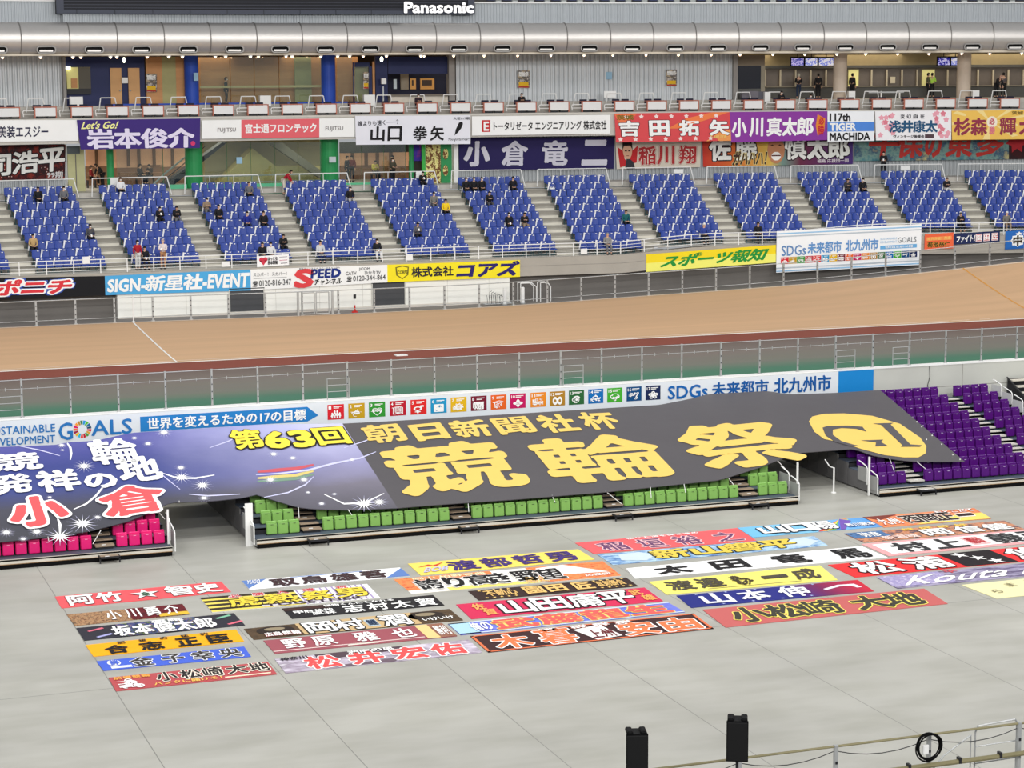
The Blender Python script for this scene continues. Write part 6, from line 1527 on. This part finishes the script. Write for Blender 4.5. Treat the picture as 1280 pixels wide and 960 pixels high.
for a, b in ((213, 234), (255, 402), (425, 470)): px_box(mb, a, 231 if a < 400 else 229, b, 241, DL-.05, DL+.2, GREENL)
struct(mb.build('baseboard_lower'))
# escalator and stair flight behind the glass
def slope_thing(name, lb, cat, pts, d0, d1, M, th=None):
    mb = MB(); f = [onCyl(x, y, d0)[2] for x, y in pts]; b = [onCyl(x, y, d0)[2]+(SP(onCyl(x, y, d0)[0], d1, 0)-SP(onCyl(x, y, d0)[0], d0, 0)) for x, y in pts]; n = len(pts)
    mb.add(f+b, [tuple(range(n))[::-1], tuple(range(n, 2*n))]+[(i, (i+1) % n, n+(i+1) % n, n+i) for i in range(n)], M); o = mb.build(name, None, f[0]); return tag(o, lb, cat)
e = slope_thing('escalator', 'dark escalator rising behind the glass beside the thick green pillar', 'escalator', [(188, 240), (206, 229), (278, 178), (284, 178), (214, 234), (205, 241)], 3.6, 4.6, DARK)
mb = MB(); c0 = e.location
P = [onCyl(x, y, 3.5)[2]-c0 for x, y in ((192, 230), (206, 217), (238, 191), (256, 176))]; mb.path(P, .06, STEEL); mb.path([p+Vector((0, 0, -.35)) for p in P], .03, DARK); mb.build('handrail', e)
slope_thing('stair_flight', 'khaki sloping stair flight behind the stairwell glass', 'stair', [(262, 240), (316, 186), (345, 208), (402, 208), (402, 240)], 7, 8.5, mat('stair_khaki', (176, 164, 112), .7, var=.06))
slope_thing('stair_flight', 'second sloping stair flight near the thick green pillar with sign', 'stair', [(335, 178), (352, 178), (402, 214), (402, 224)], 6, 6.8, mat('stair_grey', (120, 116, 104), .7))
mb = MB(); q0 = onCyl(256, 221, 4)[2]; q1 = onCyl(402, 217, 4)[2]; c0 = q0.copy(); mb.tube(q0-c0, q1-c0, .05, STEEL); mb.tube(q0-c0-Vector((0, 0, .4)), q1-c0-Vector((0, 0, .4)), .03, STEEL)
for i in range(6): p = q0.lerp(q1, i/5)-c0; mb.tube(p, p-Vector((0, 0, .9)), .03, STEEL)
tag(mb.build('inner_rail'), 'steel handrail behind the stairwell glass', 'railing').location = c0
px_thing('wall_poster', 'violet poster beside the green poster doors', 'poster', 511, 178, 528, 201, DL+.4, .05, mottle('print_violet_poster', [(50, 40, 140), (70, 50, 170), (200, 60, 80)], 2)); px_thing('dark_doorway', 'dark doorway below the violet poster', 'doorway', 511, 201, 528, 232, DL+.5, .1, mat('doorway_dark', (50, 44, 40), .7))
e = px_thing('poster_door', 'yellow door leaf covered in small pictures between green frames', 'door', 532, 180, 551, 230, DL+.0, .1, mottle('print_yellow_cards', [(214, 204, 120), (236, 226, 150), (120, 80, 50), (222, 210, 130)], 3, hard=True))
e = px_thing('poster_door', 'green door leaf with two oval pictures beside the white post', 'door', 551, 180, 565, 230, DL-.05, .1, GREEN)
mb = MB(); c0 = e.location
for y in (192.5, 213): p = onCyl(557, y, DL-.08)[2]-c0; mb.ball(p, .36, mottle('print_yellow_cards', []), 12, 8, (.5, .06, 1.))
mb.build('picture', e)
px_thing('door_frame', 'bright green door frame beside the yellow door leaf', 'frame', 527.5, 180, 532, 231, DL-.1, .2, mat('bright_green', (60, 176, 70), .5))
for a, b in ((150, 176), (180, 204), (112, 132)):
    px_thing('bench_table', 'brown table in the lit room behind the glass, %s' % ('first' if a == 112 else 'second' if a == 150 else 'third'), 'table', a, 216, b, 219, 6.5, .7, mat('bench_brown', (150, 110, 84)))

# ================================================================== NEAR FENCE AND SPEAKERS
nx_ = [17.39+2.05*k for k in range(-3, 8)]
NY = 35.45
fr = empty('near_fence', (nx_[0], NY, 4.0), 0, 'steel fence with a yellowish lower pipe in the corner nearest the viewer', 'fence'); L_ = nx_[-1]-nx_[0]
pm = fence_post(0, 0, 0, 1.6).mesh('post')
for x in nx_:
    o = bpy.data.objects.new('post', pm); COL.objects.link(o); o.parent = fr; o.location = (x-nx_[0], 0, 0)
YPIPE = mat('yellow_pipe', (140, 133, 100), .45, .2)
mb = MB(); mb.tube((0, 0, 1.6), (L_, 0, 1.6), .026, YPIPE, 8); mb.build('top_rail', fr)
mb = MB(); mb.tube((0, -.12, 1.02), (L_, -.12, 1.02), .05, YPIPE, 10)
for i in range(len(nx_)-1):
    for q in (.3, .75): mb.box((2.05*(i+q), -.12, 1.05), (.05, .12, .12), DARK)
mb.build('lower_pipe', fr)
mb = MB()
for i in range(len(nx_)-1):
    for z, sag in ((1.5, .16),):
        P = [(2.05*(i+t/6), .03, z-sag*4*(t/6)*(1-t/6)) for t in range(7)]; mb.path(P, .009, DARK, 4)
mb.build('cable', fr)
a = onY(1223, 905, NY).x
e = empty('fence_ladder', (a, NY+.1, 4), 0, 'pale looped gate frame on the fence nearest the viewer', 'ladder')
mb = MB(); mb.path([(0, 0, 0), (0, 0, 1.5), (.06, 0, 1.62), (.9, 0, 1.66), (.95, 0, 1.6), (.95, 0, 0)], .018, STEEL, 6); mb.path([(-.1, 0, 0), (-.1, 0, 1.45), (-.7, 0, 1.1), (-1.1, 0, .7)], .015, STEEL, 6); mb.build('stile', e)
for z in (.5, .85, 1.2):
    mb = MB(); mb.tube((0, 0, z), (.95, 0, z+.02), .014, STEEL); mb.build('rung', e)
p = onY(1160, 933, NY-.12); mb = MB()
for i in range(5): mb.torus((.02*math.sin(i*2.3), -.02*i, .015*math.cos(i*1.7)), .25+.012*(i % 3), .016, RUBBER, Matrix.Rotation(math.pi/2+.05*(i-2), 3, 'X') @ Matrix.Rotation(.2*i, 3, 'Z'), 26, 6)
tag(mb.build('cable_coil'), 'black coil of cable hung on a post of the fence nearest the viewer', 'cable').location = p
mb = MB(); mb.rbox((0, -.02, 0), (.13, .05, .2), WPAINT, .02); tag(mb.build('tag_card'), 'small pale tag inside the black cable coil', 'tag').location = p+Vector((-.05, .02, -.06))
def loudspeaker(x, ytop, hgt, wid, lb, yaw, Yd):
    t = onY(x, ytop, Yd); e = empty('loudspeaker', (t.x, Yd, t.z-hgt), yaw, lb, 'loudspeaker')
    mb = MB(); w = wid/2; d = .36
    pts = [(-w, -d*.5), (w, -d*.5), (w*.62, d*.5), (-w*.62, d*.5)]; n = 4; h = hgt-.03
    mb.add([(q[0], q[1], 0) for q in pts]+[(q[0], q[1], h) for q in pts], [(0, 3, 2, 1), (4, 5, 6, 7)]+[(i, (i+1) % 4, 4+(i+1) % 4, 4+i) for i in range(4)], RUBBER)
    for sx in (-1, 1): mb.rbox((sx*w*.62, 0, h), (w*.6, d*.9, .09), RUBBER, .03)
    mb.build('cabinet', e)
    mb = MB(); mb.rbox((0, -d*.5-.015, h/2), (wid*.92, .04, h*.95), mat('speaker_grille', (10, 10, 11), .7), .015); mb.build('grille', e)
    mb = MB(); mb.tube((0, .03, -.02), (0, .03, 0), .07, DARK, 10); mb.tube((0, .03, -1.72), (0, .03, 0), .028, DARK, 8)
    for k in range(3): a_ = 2.1*k; mb.tube((0, .03, -.9), (.5*math.cos(a_), .03+.5*math.sin(a_), -1.72), .018, DARK, 6)
    mb.build('stand_pole', e); return t
t = onY(922, 897, 34.6); loudspeaker(922, 896, .80, .40, 'black loudspeaker raised on a pole, fully in view beside the near fence', math.radians(-26), 34.6)
loudspeaker(795, 912, .80, .40, 'black loudspeaker cut off by the bottom edge of the view', math.radians(-16), 34.6)

# ================================================================== PEOPLE
SKIN = mat('skin', (222, 176, 148), .55, var=.03)
def skin_mesh(name, nodes, edges, sub=1):
    """limbs and trunk grown as one continuous surface; nodes = [(x, y, z, r)]"""
    me = bpy.data.meshes.new(name); me.from_pydata([n[:3] for n in nodes], edges, []); o = bpy.data.objects.new(name, me); COL.objects.link(o)
    sk = o.modifiers.new('skin', 'SKIN'); sk.use_smooth_shade = True
    for i, n in enumerate(nodes): me.skin_vertices[0].data[i].radius = (n[3], n[4] if len(n) > 4 else n[3]); me.skin_vertices[0].data[i].use_root = (i == 0)
    sb = o.modifiers.new('sub', 'SUBSURF'); sb.levels = sub; sb.render_levels = sub
    dg = bpy.context.evaluated_depsgraph_get(); m2 = bpy.data.meshes.new_from_object(o.evaluated_get(dg)); m2.name = name
    bpy.data.objects.remove(o); bpy.data.meshes.remove(me); return m2
def fingers(mb, w, dr, M, s):
    """five separate bent fingers from the wrist point"""
    d = Vector(dr).normalized(); side = d.cross(Vector((0, 0, 1))).normalized(); up = side.cross(d)
    palm = Vector(w)+d*.05
    for i, (o_, l) in enumerate(((-.03, .06), (-.01, .075), (.01, .08), (.03, .068))):
        a = palm+side*o_+d*.03; b = a+d*l*.6-up*.008; c = b+d*l*.45-up*.028
        mb.tube(a, b, .0095, M, 6, .0085); mb.tube(b, c, .0085, M, 6, .006)
    a = palm-side*.035*s-d*.01; b = a-side*.03*s+d*.035; c = b+d*.03-up*.01; mb.tube(a, b, .011, M, 6, .009); mb.tube(b, c, .009, M, 6, .007)
def figure(pose):
    """joints of the pose, facing -y; seated origin is the seat, standing origin the floor"""
    if pose.startswith('sit'):
        pz = .10; J = dict(pel=(0, .0, pz), spine=(0, .04, pz+.2), chest=(0, .04, pz+.40), neck=(0, .01, pz+.54), head=(0, -.02, pz+.66))
        for s, n in ((-1, 'l'), (1, 'r')):
            J['hip'+n] = (s*.09, -.02, pz-.02); J['kne'+n] = (s*.13, -.42, pz+.0); J['ank'+n] = (s*.12, -.44, pz-.44); J['toe'+n] = (s*.13, -.60, pz-.49)
            J['sho'+n] = (s*.18, .03, pz+.45)
            if pose == 'sit_phone': J['elb'+n] = (s*.21, -.06, pz+.18); J['wri'+n] = (s*.07, -.24, pz+.30)
            else: J['elb'+n] = (s*.23, -.03, pz+.17); J['wri'+n] = (s*.08, -.25, pz+.08)
            J['dir'+n] = (-s*.5, -1, .1)
        if pose == 'sit_phone': J['head'] = (0, -.06, pz+.63)
    else:
        J = dict(pel=(0, 0, .92), spine=(0, .01, 1.12), chest=(0, .01, 1.32), neck=(0, 0, 1.47), head=(0, -.02, 1.60))
        for s, n in ((-1, 'l'), (1, 'r')):
            J['hip'+n] = (s*.09, 0, .90); J['kne'+n] = (s*.10, -.03, .50); J['ank'+n] = (s*.10, .02, .09); J['toe'+n] = (s*.12, -.15, .03); J['sho'+n] = (s*.18, .01, 1.38)
            if pose == 'stand_reach': J['elb'+n] = (s*.22, -.1, 1.12); J['wri'+n] = (s*.10, -.32, 1.14); J['dir'+n] = (-s*.3, -1, 0)
            elif pose == 'stand_bend': J['elb'+n] = (s*.22, -.38, 1.0); J['wri'+n] = (s*.12, -.5, .82); J['dir'+n] = (-s*.2, -.6, -1)
            else: J['elb'+n] = (s*.24, .03, 1.11); J['wri'+n] = (s*.24, -.05, .87); J['dir'+n] = (0, -.25, -1)
        if pose == 'stand_bend':
            for k in ('spine', 'chest', 'neck', 'head', 'shol', 'shor'):
                x, y, z = J[k]; h = z-.92; a = .75; J[k] = (x, y-h*math.sin(a), .92+h*math.cos(a))
    return J
def build_person(pose):
    J = figure(pose); N = []; ix = {}
    def nd(k, r, r2=None): ix[k] = len(N); N.append(tuple(J[k])+((r, r2 or r)))
    def chain(E, *ks): E += [(ix[a], ix[b]) for a, b in zip(ks, ks[1:])]
    nd('pel', .125, .10); nd('spine', .12, .095); nd('chest', .135, .10); nd('neck', .05)
    hx = J['head']; J['jaw'] = (hx[0], hx[1]-.012, hx[2]-.06); J['brow'] = (hx[0], hx[1], hx[2]+.035); nd('jaw', .062, .072); nd('head', .078, .092); nd('brow', .072, .086)
    for n in 'lr':
        nd('sho'+n, .055); nd('elb'+n, .042); nd('wri'+n, .030); nd('hip'+n, .08); nd('kne'+n, .058); nd('ank'+n, .04); nd('toe'+n, .035)
        w = Vector(J['wri'+n]); d = Vector(J['dir'+n]).normalized(); J['palm'+n] = tuple(w+d*.075); nd('palm'+n, .036, .02)
    E = []; chain(E, 'pel', 'spine', 'chest', 'neck', 'jaw', 'head', 'brow')
    for n in 'lr': chain(E, 'chest', 'sho'+n, 'elb'+n, 'wri'+n, 'palm'+n); chain(E, 'pel', 'hip'+n, 'kne'+n, 'ank'+n, 'toe'+n)
    base = skin_mesh('body', N, E, 1)
    b = MB(); add_mesh_skin(b, base)
    h = Vector(hx); b.ball(h+Vector((0, -.095, -.012)), .014, SKIN, 6, 4, (.8, 1, 1.4))
    for s in (-1, 1):
        b.ball(h+Vector((s*.08, .005, -.01)), .02, SKIN, 6, 4, (.5, .8, 1.4)); b.ball(h+Vector((s*.03, -.083, .012)), .008, DARK, 5, 4)
    b.box(h+Vector((0, -.088, -.05)), (.035, .008, .007), mat('lips', (170, 96, 88), .5))
    for n, s in (('l', -1), ('r', 1)): fingers(b, J['wri'+n], J['dir'+n], SKIN, s)
    out = {'body': b.mesh('body', smooth=True)}
    def cloth(nm, spec, edges):
        n2 = []; i2 = {}
        for k, r, r2 in spec: i2[k] = len(n2); n2.append(tuple(J[k])+(r, r2))
        m_ = skin_mesh(nm, n2, [(i2[a], i2[b_]) for a, b_ in edges], 1); return m_
    def mid(a, b_, t, nm): J[nm] = tuple(Vector(J[a]).lerp(Vector(J[b_]), t))
    for n in 'lr': mid('wri'+n, 'elb'+n, .08, 'cuf'+n); mid('ank'+n, 'kne'+n, .08, 'hem'+n)
    mid('chest', 'neck', .75, 'col')
    out['jacket'] = cloth('jacket', [('pel', .15, .125), ('spine', .15, .12), ('chest', .165, .125), ('col', .075, .07)]+[(k+n, r, r) for n in 'lr' for k, r in (('sho', .075), ('elb', .06), ('cuf', .045))], [('pel', 'spine'), ('spine', 'chest'), ('chest', 'col')]+[e for n in 'lr' for e in (('chest', 'sho'+n), ('sho'+n, 'elb'+n), ('elb'+n, 'cuf'+n))])
    out['trousers'] = cloth('trousers', [('pel', .14, .115)]+[(k+n, r, r) for n in 'lr' for k, r in (('hip', .098), ('kne', .075), ('hem', .058))], [e for n in 'lr' for e in (('pel', 'hip'+n), ('hip'+n, 'kne'+n), ('kne'+n, 'hem'+n))])
    b = MB()
    for n in 'lr':
        a, t = Vector(J['ank'+n]), Vector(J['toe'+n]); b.rbox(((a+t)/2)+Vector((0, 0, -.02)), (.095, .27, .09), DARK, .035)
    out['shoes'] = b.mesh('shoes')
    b = MB(); b.ball(h+Vector((0, .012, .03)), .105, DARK, 14, 8, (.86, 1., .92), 0, .5); b.ball(h+Vector((0, .035, .0)), .1, DARK, 14, 8, (.88, .86, 1.15), .2, .8); b.ball(h+Vector((0, -.07, .075)), .05, DARK, 8, 5, (1.4, .6, .5)); out['hair'] = b.mesh('hair', smooth=True)
    b = MB(); b.ball(h+Vector((0, -.06, -.045)), .052, WPAINT, 10, 6, (1.15, .9, .85)); out['face_mask'] = b.mesh('face_mask', smooth=True)
    b = MB(); b.rbox(Vector(J['wril'])*.5+Vector(J['wrir'])*.5+Vector((0, -.1, .03)), (.09, .03, .16), mat('paper_white', (246, 246, 244), .5), .008, Matrix.Rotation(-.6, 3, 'X')); out['held_paper'] = b.mesh('held_paper')
    for k in ('jacket', 'trousers'):
        out[k].materials.clear(); out[k].materials.append(DARK)
        out[k].polygons.foreach_set('material_index', [0]*len(out[k].polygons))
    return out
def add_mesh_skin(b, me):
    k = len(b.v); b.v += [v.co.copy() for v in me.vertices]; i = b.mat(SKIN)
    for p in me.polygons: b.f.append(tuple(k+q for q in p.vertices)); b.mi.append(i)
POSE = {k: build_person(k) for k in ('sit', 'sit_phone', 'stand', 'stand_reach', 'stand_bend')}
def person(pose, loc, rz, top, legs, label, hair=(28, 24, 24), mask=True, paper=False, group=None):
    e = empty('person', loc, rz, label, 'person', group)
    for k, me in POSE[pose].items():
        if k == 'face_mask' and not mask or k == 'held_paper' and not paper: continue
        o = bpy.data.objects.new(k, me); COL.objects.link(o); o.parent = e
        col = {'jacket': top, 'trousers': legs, 'hair': hair}.get(k)
        if col is not None: o.material_slots[0].link = 'OBJECT'; o.material_slots[0].material = mat('cloth_%d_%d_%d' % col, col, .8, var=.06, scale=9)
    return e
BK, GY, NV = (30, 30, 34), (112, 112, 116), (36, 44, 80)
def nearest(x, y):
    """the seat whose sitter's head would be here"""
    best = None
    for q in SEATS:
        hx_, hy_ = proj(q['p']+Vector((0, 0, 1.18))); d = (hx_-x)**2+(hy_-y)**2
        if best is None or d < best[0]: best = (d, q)
    return best[1]
SIT = [
    (50, 232, BK, BK, 'person in black coat and no mask in the back row below the crimson cloth', 0, 0, 'sit', None), (74, 232, GY, BK, 'person in grey coat in the back row below the crimson cloth', 1, 0, 'sit', None),
    (149.5, 228, (236, 236, 238), BK, 'person in white jacket in the back row beside a white notice', 1, 0, 'sit', None), (198.5, 258, BK, BK, 'person in black hood holding a white paper mid block', 1, 1, 'sit_phone', None),
    (221, 255, BK, GY, 'person in black coat with grey trousers on an aisle seat, hands together', 0, 0, 'sit_phone', None), (115, 278, (80, 80, 84), BK, 'person in dark grey coat on an aisle seat beside the second aisle', 1, 1, 'sit', None),
    (35.5, 292, (190, 160, 110), BK, 'person in tan coat on the aisle side of the second block', 0, 0, 'sit', None), (184, 316, BK, BK, 'person in black hood low down beside the red coat', 0, 1, 'sit', None),
    (256.5, 246, (150, 130, 110), GY, 'person in brown and grey clothes beside the third aisle', 1, 0, 'sit_phone', None), (272.5, 254, BK, BK, 'person with long black hair and black coat', 0, 0, 'sit', None),
    (309, 262, (36, 48, 140), NV, 'person in bright blue coat with white mask', 1, 0, 'sit', None), (310, 226, GY, BK, 'person in grey coat in the back row near the stairwell', 0, 0, 'sit', None),
    (328, 262, BK, BK, 'person in black coat with a black bag beside them', 0, 0, 'sit', None), (359.5, 289, BK, BK, 'person in black coat leaning forward by the fourth aisle', 0, 0, 'sit_phone', None),
    (326, 313, BK, BK, 'person in black coat with glasses behind the red heart cloth', 0, 0, 'sit', None), (335.5, 314, (224, 224, 226), BK, 'person in white coat with black hair behind the red heart cloth', 1, 0, 'sit', (20, 20, 22)),
    (438, 231, BK, (200, 200, 200), 'person in black coat near the thick green pillar with sign', 1, 0, 'sit', None), (398.5, 302, (206, 208, 212), NV, 'person in pale grey top by the fifth aisle', 0, 0, 'sit', None),
    (480, 309, BK, (236, 236, 236), 'person in black coat with white bag at the rail', 1, 1, 'sit', None), (523.5, 219, BK, BK, 'person in black coat holding papers in the back row', 1, 1, 'sit_phone', None),
    (542.5, 238, (126, 124, 120), GY, 'person in grey jacket with mask one row below the back', 1, 0, 'sit', None), (560, 249, (246, 208, 40), BK, 'person in bright yellow jacket by the aisle', 0, 0, 'sit', (40, 36, 34)),
    (518, 282, (96, 96, 104), BK, 'person bent over a white paper with arms spread', 0, 1, 'sit_phone', None), (580.5, 220, BK, BK, 'person in black, end of the trio below the navy cloth by the aisle', 1, 0, 'sit', None),
    (590.5, 220, BK, BK, 'person in black, middle of the trio below the navy cloth', 1, 0, 'sit', None), (601, 220, BK, BK, 'person in black, inner end of the trio below the navy cloth', 1, 0, 'sit', None),
    (611.5, 237, BK, (80, 80, 84), 'person in black coat one row below the trio', 1, 0, 'sit_phone', None), (634, 272, BK, BK, 'person in black coat with white mask, nearer the trio', 1, 1, 'sit', None),
    (653, 272, BK, (150, 130, 110), 'person in black cap and coat with hands joined', 0, 0, 'sit_phone', None), (639.5, 221, BK, BK, 'person in black at the inner end of the row below the navy cloth', 0, 0, 'sit', None),
    (788, 258, (30, 96, 100), BK, 'person in teal jacket on an aisle seat', 0, 0, 'sit', None), (757.5, 300, (140, 138, 136), GY, 'person with grey hair low in the block above the bare band', 0, 0, 'sit', (150, 148, 146)),
    (876, 298, (50, 70, 150), BK, 'person in blue under a white hat at the rail', 0, 0, 'sit', (238, 238, 236)), (945, 285, BK, BK, 'person in black above the two-tone yellow board', 0, 0, 'sit', None),
    (1074.5, 222, BK, BK, 'person in black with white mask on an aisle seat below the fiery cloth', 1, 0, 'sit', None), (1181, 223, BK, (220, 220, 220), 'person in black leaning sideways by the aisle below the teal cloth', 0, 0, 'sit_phone', None),
    (1196, 271, BK, BK, 'person in black jacket with pale trim above the small navy cloth', 0, 0, 'sit_phone', (90, 84, 80)), (1261, 271, (120, 116, 112), (150, 130, 110), 'person with white cap in grey above the blue cloth', 0, 0, 'sit', (236, 236, 234)),
    (1056, 226, (60, 60, 64), BK, 'person with dark hair bent low below the fiery cloth', 0, 0, 'sit_phone', None),
]
for x, y, top, legs, lb, mk, pp, pose, hair in SIT:
    q = nearest(x, y); rt = Matrix.Rotation(q['rz'], 3, 'Z'); loc = q['p']+Vector((0, 0, .435))+rt @ Vector((0, -.24, 0))
    person(pose, loc, q['rz'], top, legs, lb, hair or (28, 24, 24), bool(mk), bool(pp))
def stand_at(x, yfeet, d, pose, yaw, top, legs, lb, floor_z, hair=(28, 24, 24), mask=True, paper=False):
    s_, z_, p = onCyl(x, yfeet, d); p = SP(s_, d, floor_z); return person(pose, p, -s_/RB+yaw, top, legs, lb, hair, mask, paper)
# standing people of the stand
def tread_person(x, y, pose, yaw, top, legs, lb, dz=.0, **k):
    q = nearest(x, y-2); rt = Matrix.Rotation(q['rz'], 3, 'Z'); person(pose, q['p']+rt @ Vector((0, -.62, dz)), q['rz']+yaw, top, legs, lb, **k)
tread_person(173, 312, 'stand', .3, (170, 30, 44), (206, 206, 206), 'person in dark red coat standing at the rail with pale trousers', mask=True)
tread_person(205, 312, 'stand_reach', -.5, (226, 214, 214), (190, 140, 100), 'person in white top and tan skirt standing at the rail', hair=(200, 176, 170), paper=True)
q = nearest(366, 219); rt = Matrix.Rotation(q['rz'], 3, 'Z'); person('stand_bend', q['p']+rt @ Vector((-.68, -.15, 0)), q['rz']+1.1, (176, 32, 50), (214, 206, 190), 'person in red jacket and pale trousers bending over the back row', mask=False)
stand_at(491, 232, 1.7, 'stand_reach', .2, (70, 68, 56), BK, 'person in olive coat standing behind the hoop rail near the green posters', FLO)
stand_at(1104, 224, 1.6, 'stand_reach', -.3, BK, BK, 'person in black standing against the corrugated wall below the teal cloth', FLO, paper=True)
for x, d, pose, yaw, top, legs, lb, kw in (
    (283, 6.0, 'stand', 1.2, (56, 62, 56), (40, 44, 40), 'worker in dark overalls before the wood wall upstairs', {}),
    (998, 6.3, 'stand_reach', 3.0, BK, (44, 56, 80), 'person in black with pale cap at the betting windows', dict(hair=(190, 186, 170))), (1022.5, 6.3, 'stand', 3.1, BK, BK, 'person in black coat with back turned at the betting windows', {}),
    (1065, 6.2, 'stand', 2.2, BK, BK, 'person in black beside the first cream column', {}), (1164.5, 6.2, 'stand_reach', 2.6, (186, 236, 90), BK, 'person in bright lime jacket at the lit betting window', {}),
    (1159.5, 6.4, 'stand', 1.5, (90, 90, 70), BK, 'person half hidden behind the lime jacket', {}), (1253.5, 6.2, 'stand_reach', 3.0, (104, 96, 98), BK, 'person in grey jacket with back turned beyond the second cream column', {}),
    (1245, 4.4, 'stand_bend', .4, BK, BK, 'bald person crouched near the second cream column', dict(hair=(214, 170, 150)))):
    stand_at(x, 130, d, pose, yaw, top, legs, lb, FUP, **kw)
for x, d, top, lb, kw in ((523, 2.2, (50, 36, 44), 'person in dark jacket seated at a balcony desk before the kiosk counter', {}), (652, 2.2, BK, 'person in black with mask seated at a balcony desk before the middle wall', {}), (976.5, 2.2, BK, 'person in black with pale mask seated at a balcony desk before the betting windows', {}), (1013, 2.2, (90, 96, 110), 'person in grey bent low at a balcony desk beside the standing pair', {})):
    s_, z_, p = onCyl(x, 128, d); person('sit_phone', SP(s_, d, FZ1+.42 if x != 1013 else FZ1+.2), -s_/RB, top, BK, lb, **kw)
for x, d, pose, yaw, top, legs, lb in ((114, 6, 'sit', 1.2, (150, 40, 44), BK, 'person in red seated in the lit bench room'), (128, 5.6, 'stand_bend', -1.2, BK, BK, 'person in black leaning over a table in the lit bench room'), (175, 6.4, 'sit', .8, (50, 44, 44), BK, 'person in dark clothes seated at the bench behind the glass, nearer the slim pillar'), (187, 6.4, 'sit_phone', -.8, (70, 56, 50), BK, 'person in brown seated at the bench behind the glass, nearer the escalator'),
    (434, 6, 'stand', .9, (46, 46, 50), BK, 'person in dark coat standing behind the glass near the green pillar'), (440, 6.4, 'stand', -.6, (110, 50, 46), BK, 'person in rust coat standing behind the glass'), (469, 5.5, 'sit_phone', .2, (214, 192, 90), BK, 'person in mustard jacket seated behind the glass'), (491, 5.4, 'stand', -1.3, (50, 44, 40), BK, 'person in dark brown walking behind the glass doors')):
    s_, z_, p = onCyl(x, 215, d); person(pose, SP(s_, d, FLO if pose != 'sit' and pose != 'sit_phone' else FLO+.55), -s_/RB+yaw, top, legs, lb, mask=False)
for x, d, lb in ((114, 6, 'small bench under the person in red in the lit room'), (175, 6.4, 'small bench behind the glass nearer the slim pillar'), (187, 6.4, 'small bench behind the glass nearer the escalator'), (469, 5.5, 'small bench under the person in mustard jacket')):
    s_, z_, p = onCyl(x, 215, d); e = empty('bench', SP(s_, d+.02, FLO), -s_/RB, lb, 'bench'); BW = mat('bench_brown', (150, 110, 84))
    mb = MB(); mb.rbox((0, 0, .52), (.62, .4, .06), BW, .02); mb.build('seat', e)
    for sx in (-.24, .24): mb = MB(); mb.box((sx, 0, .245), (.06, .34, .49), DARK); mb.build('leg', e)
# loose belongings
q = nearest(693, 219); mb = MB(); mb.rbox((0, -.2, .48), (.34, .26, .12), WPAINT, .05); mb.path([(-.1, -.2, .52), (-.05, -.2, .62), (.06, -.2, .62), (.1, -.2, .52)], .012, WPAINT); o = tag(mb.build('bag'), 'white bag lying on a back row seat below the navy cloth', 'bag'); o.location = q['p']; o.rotation_euler = (0, 0, q['rz'])
q = nearest(548, 234); mb = MB(); mb.rbox((0, -.22, .5), (.3, .24, .14), WPAINT, .05); o = tag(mb.build('bag'), 'white bag on a seat beside the person in grey jacket', 'bag'); o.location = q['p']; o.rotation_euler = (0, 0, q['rz'])
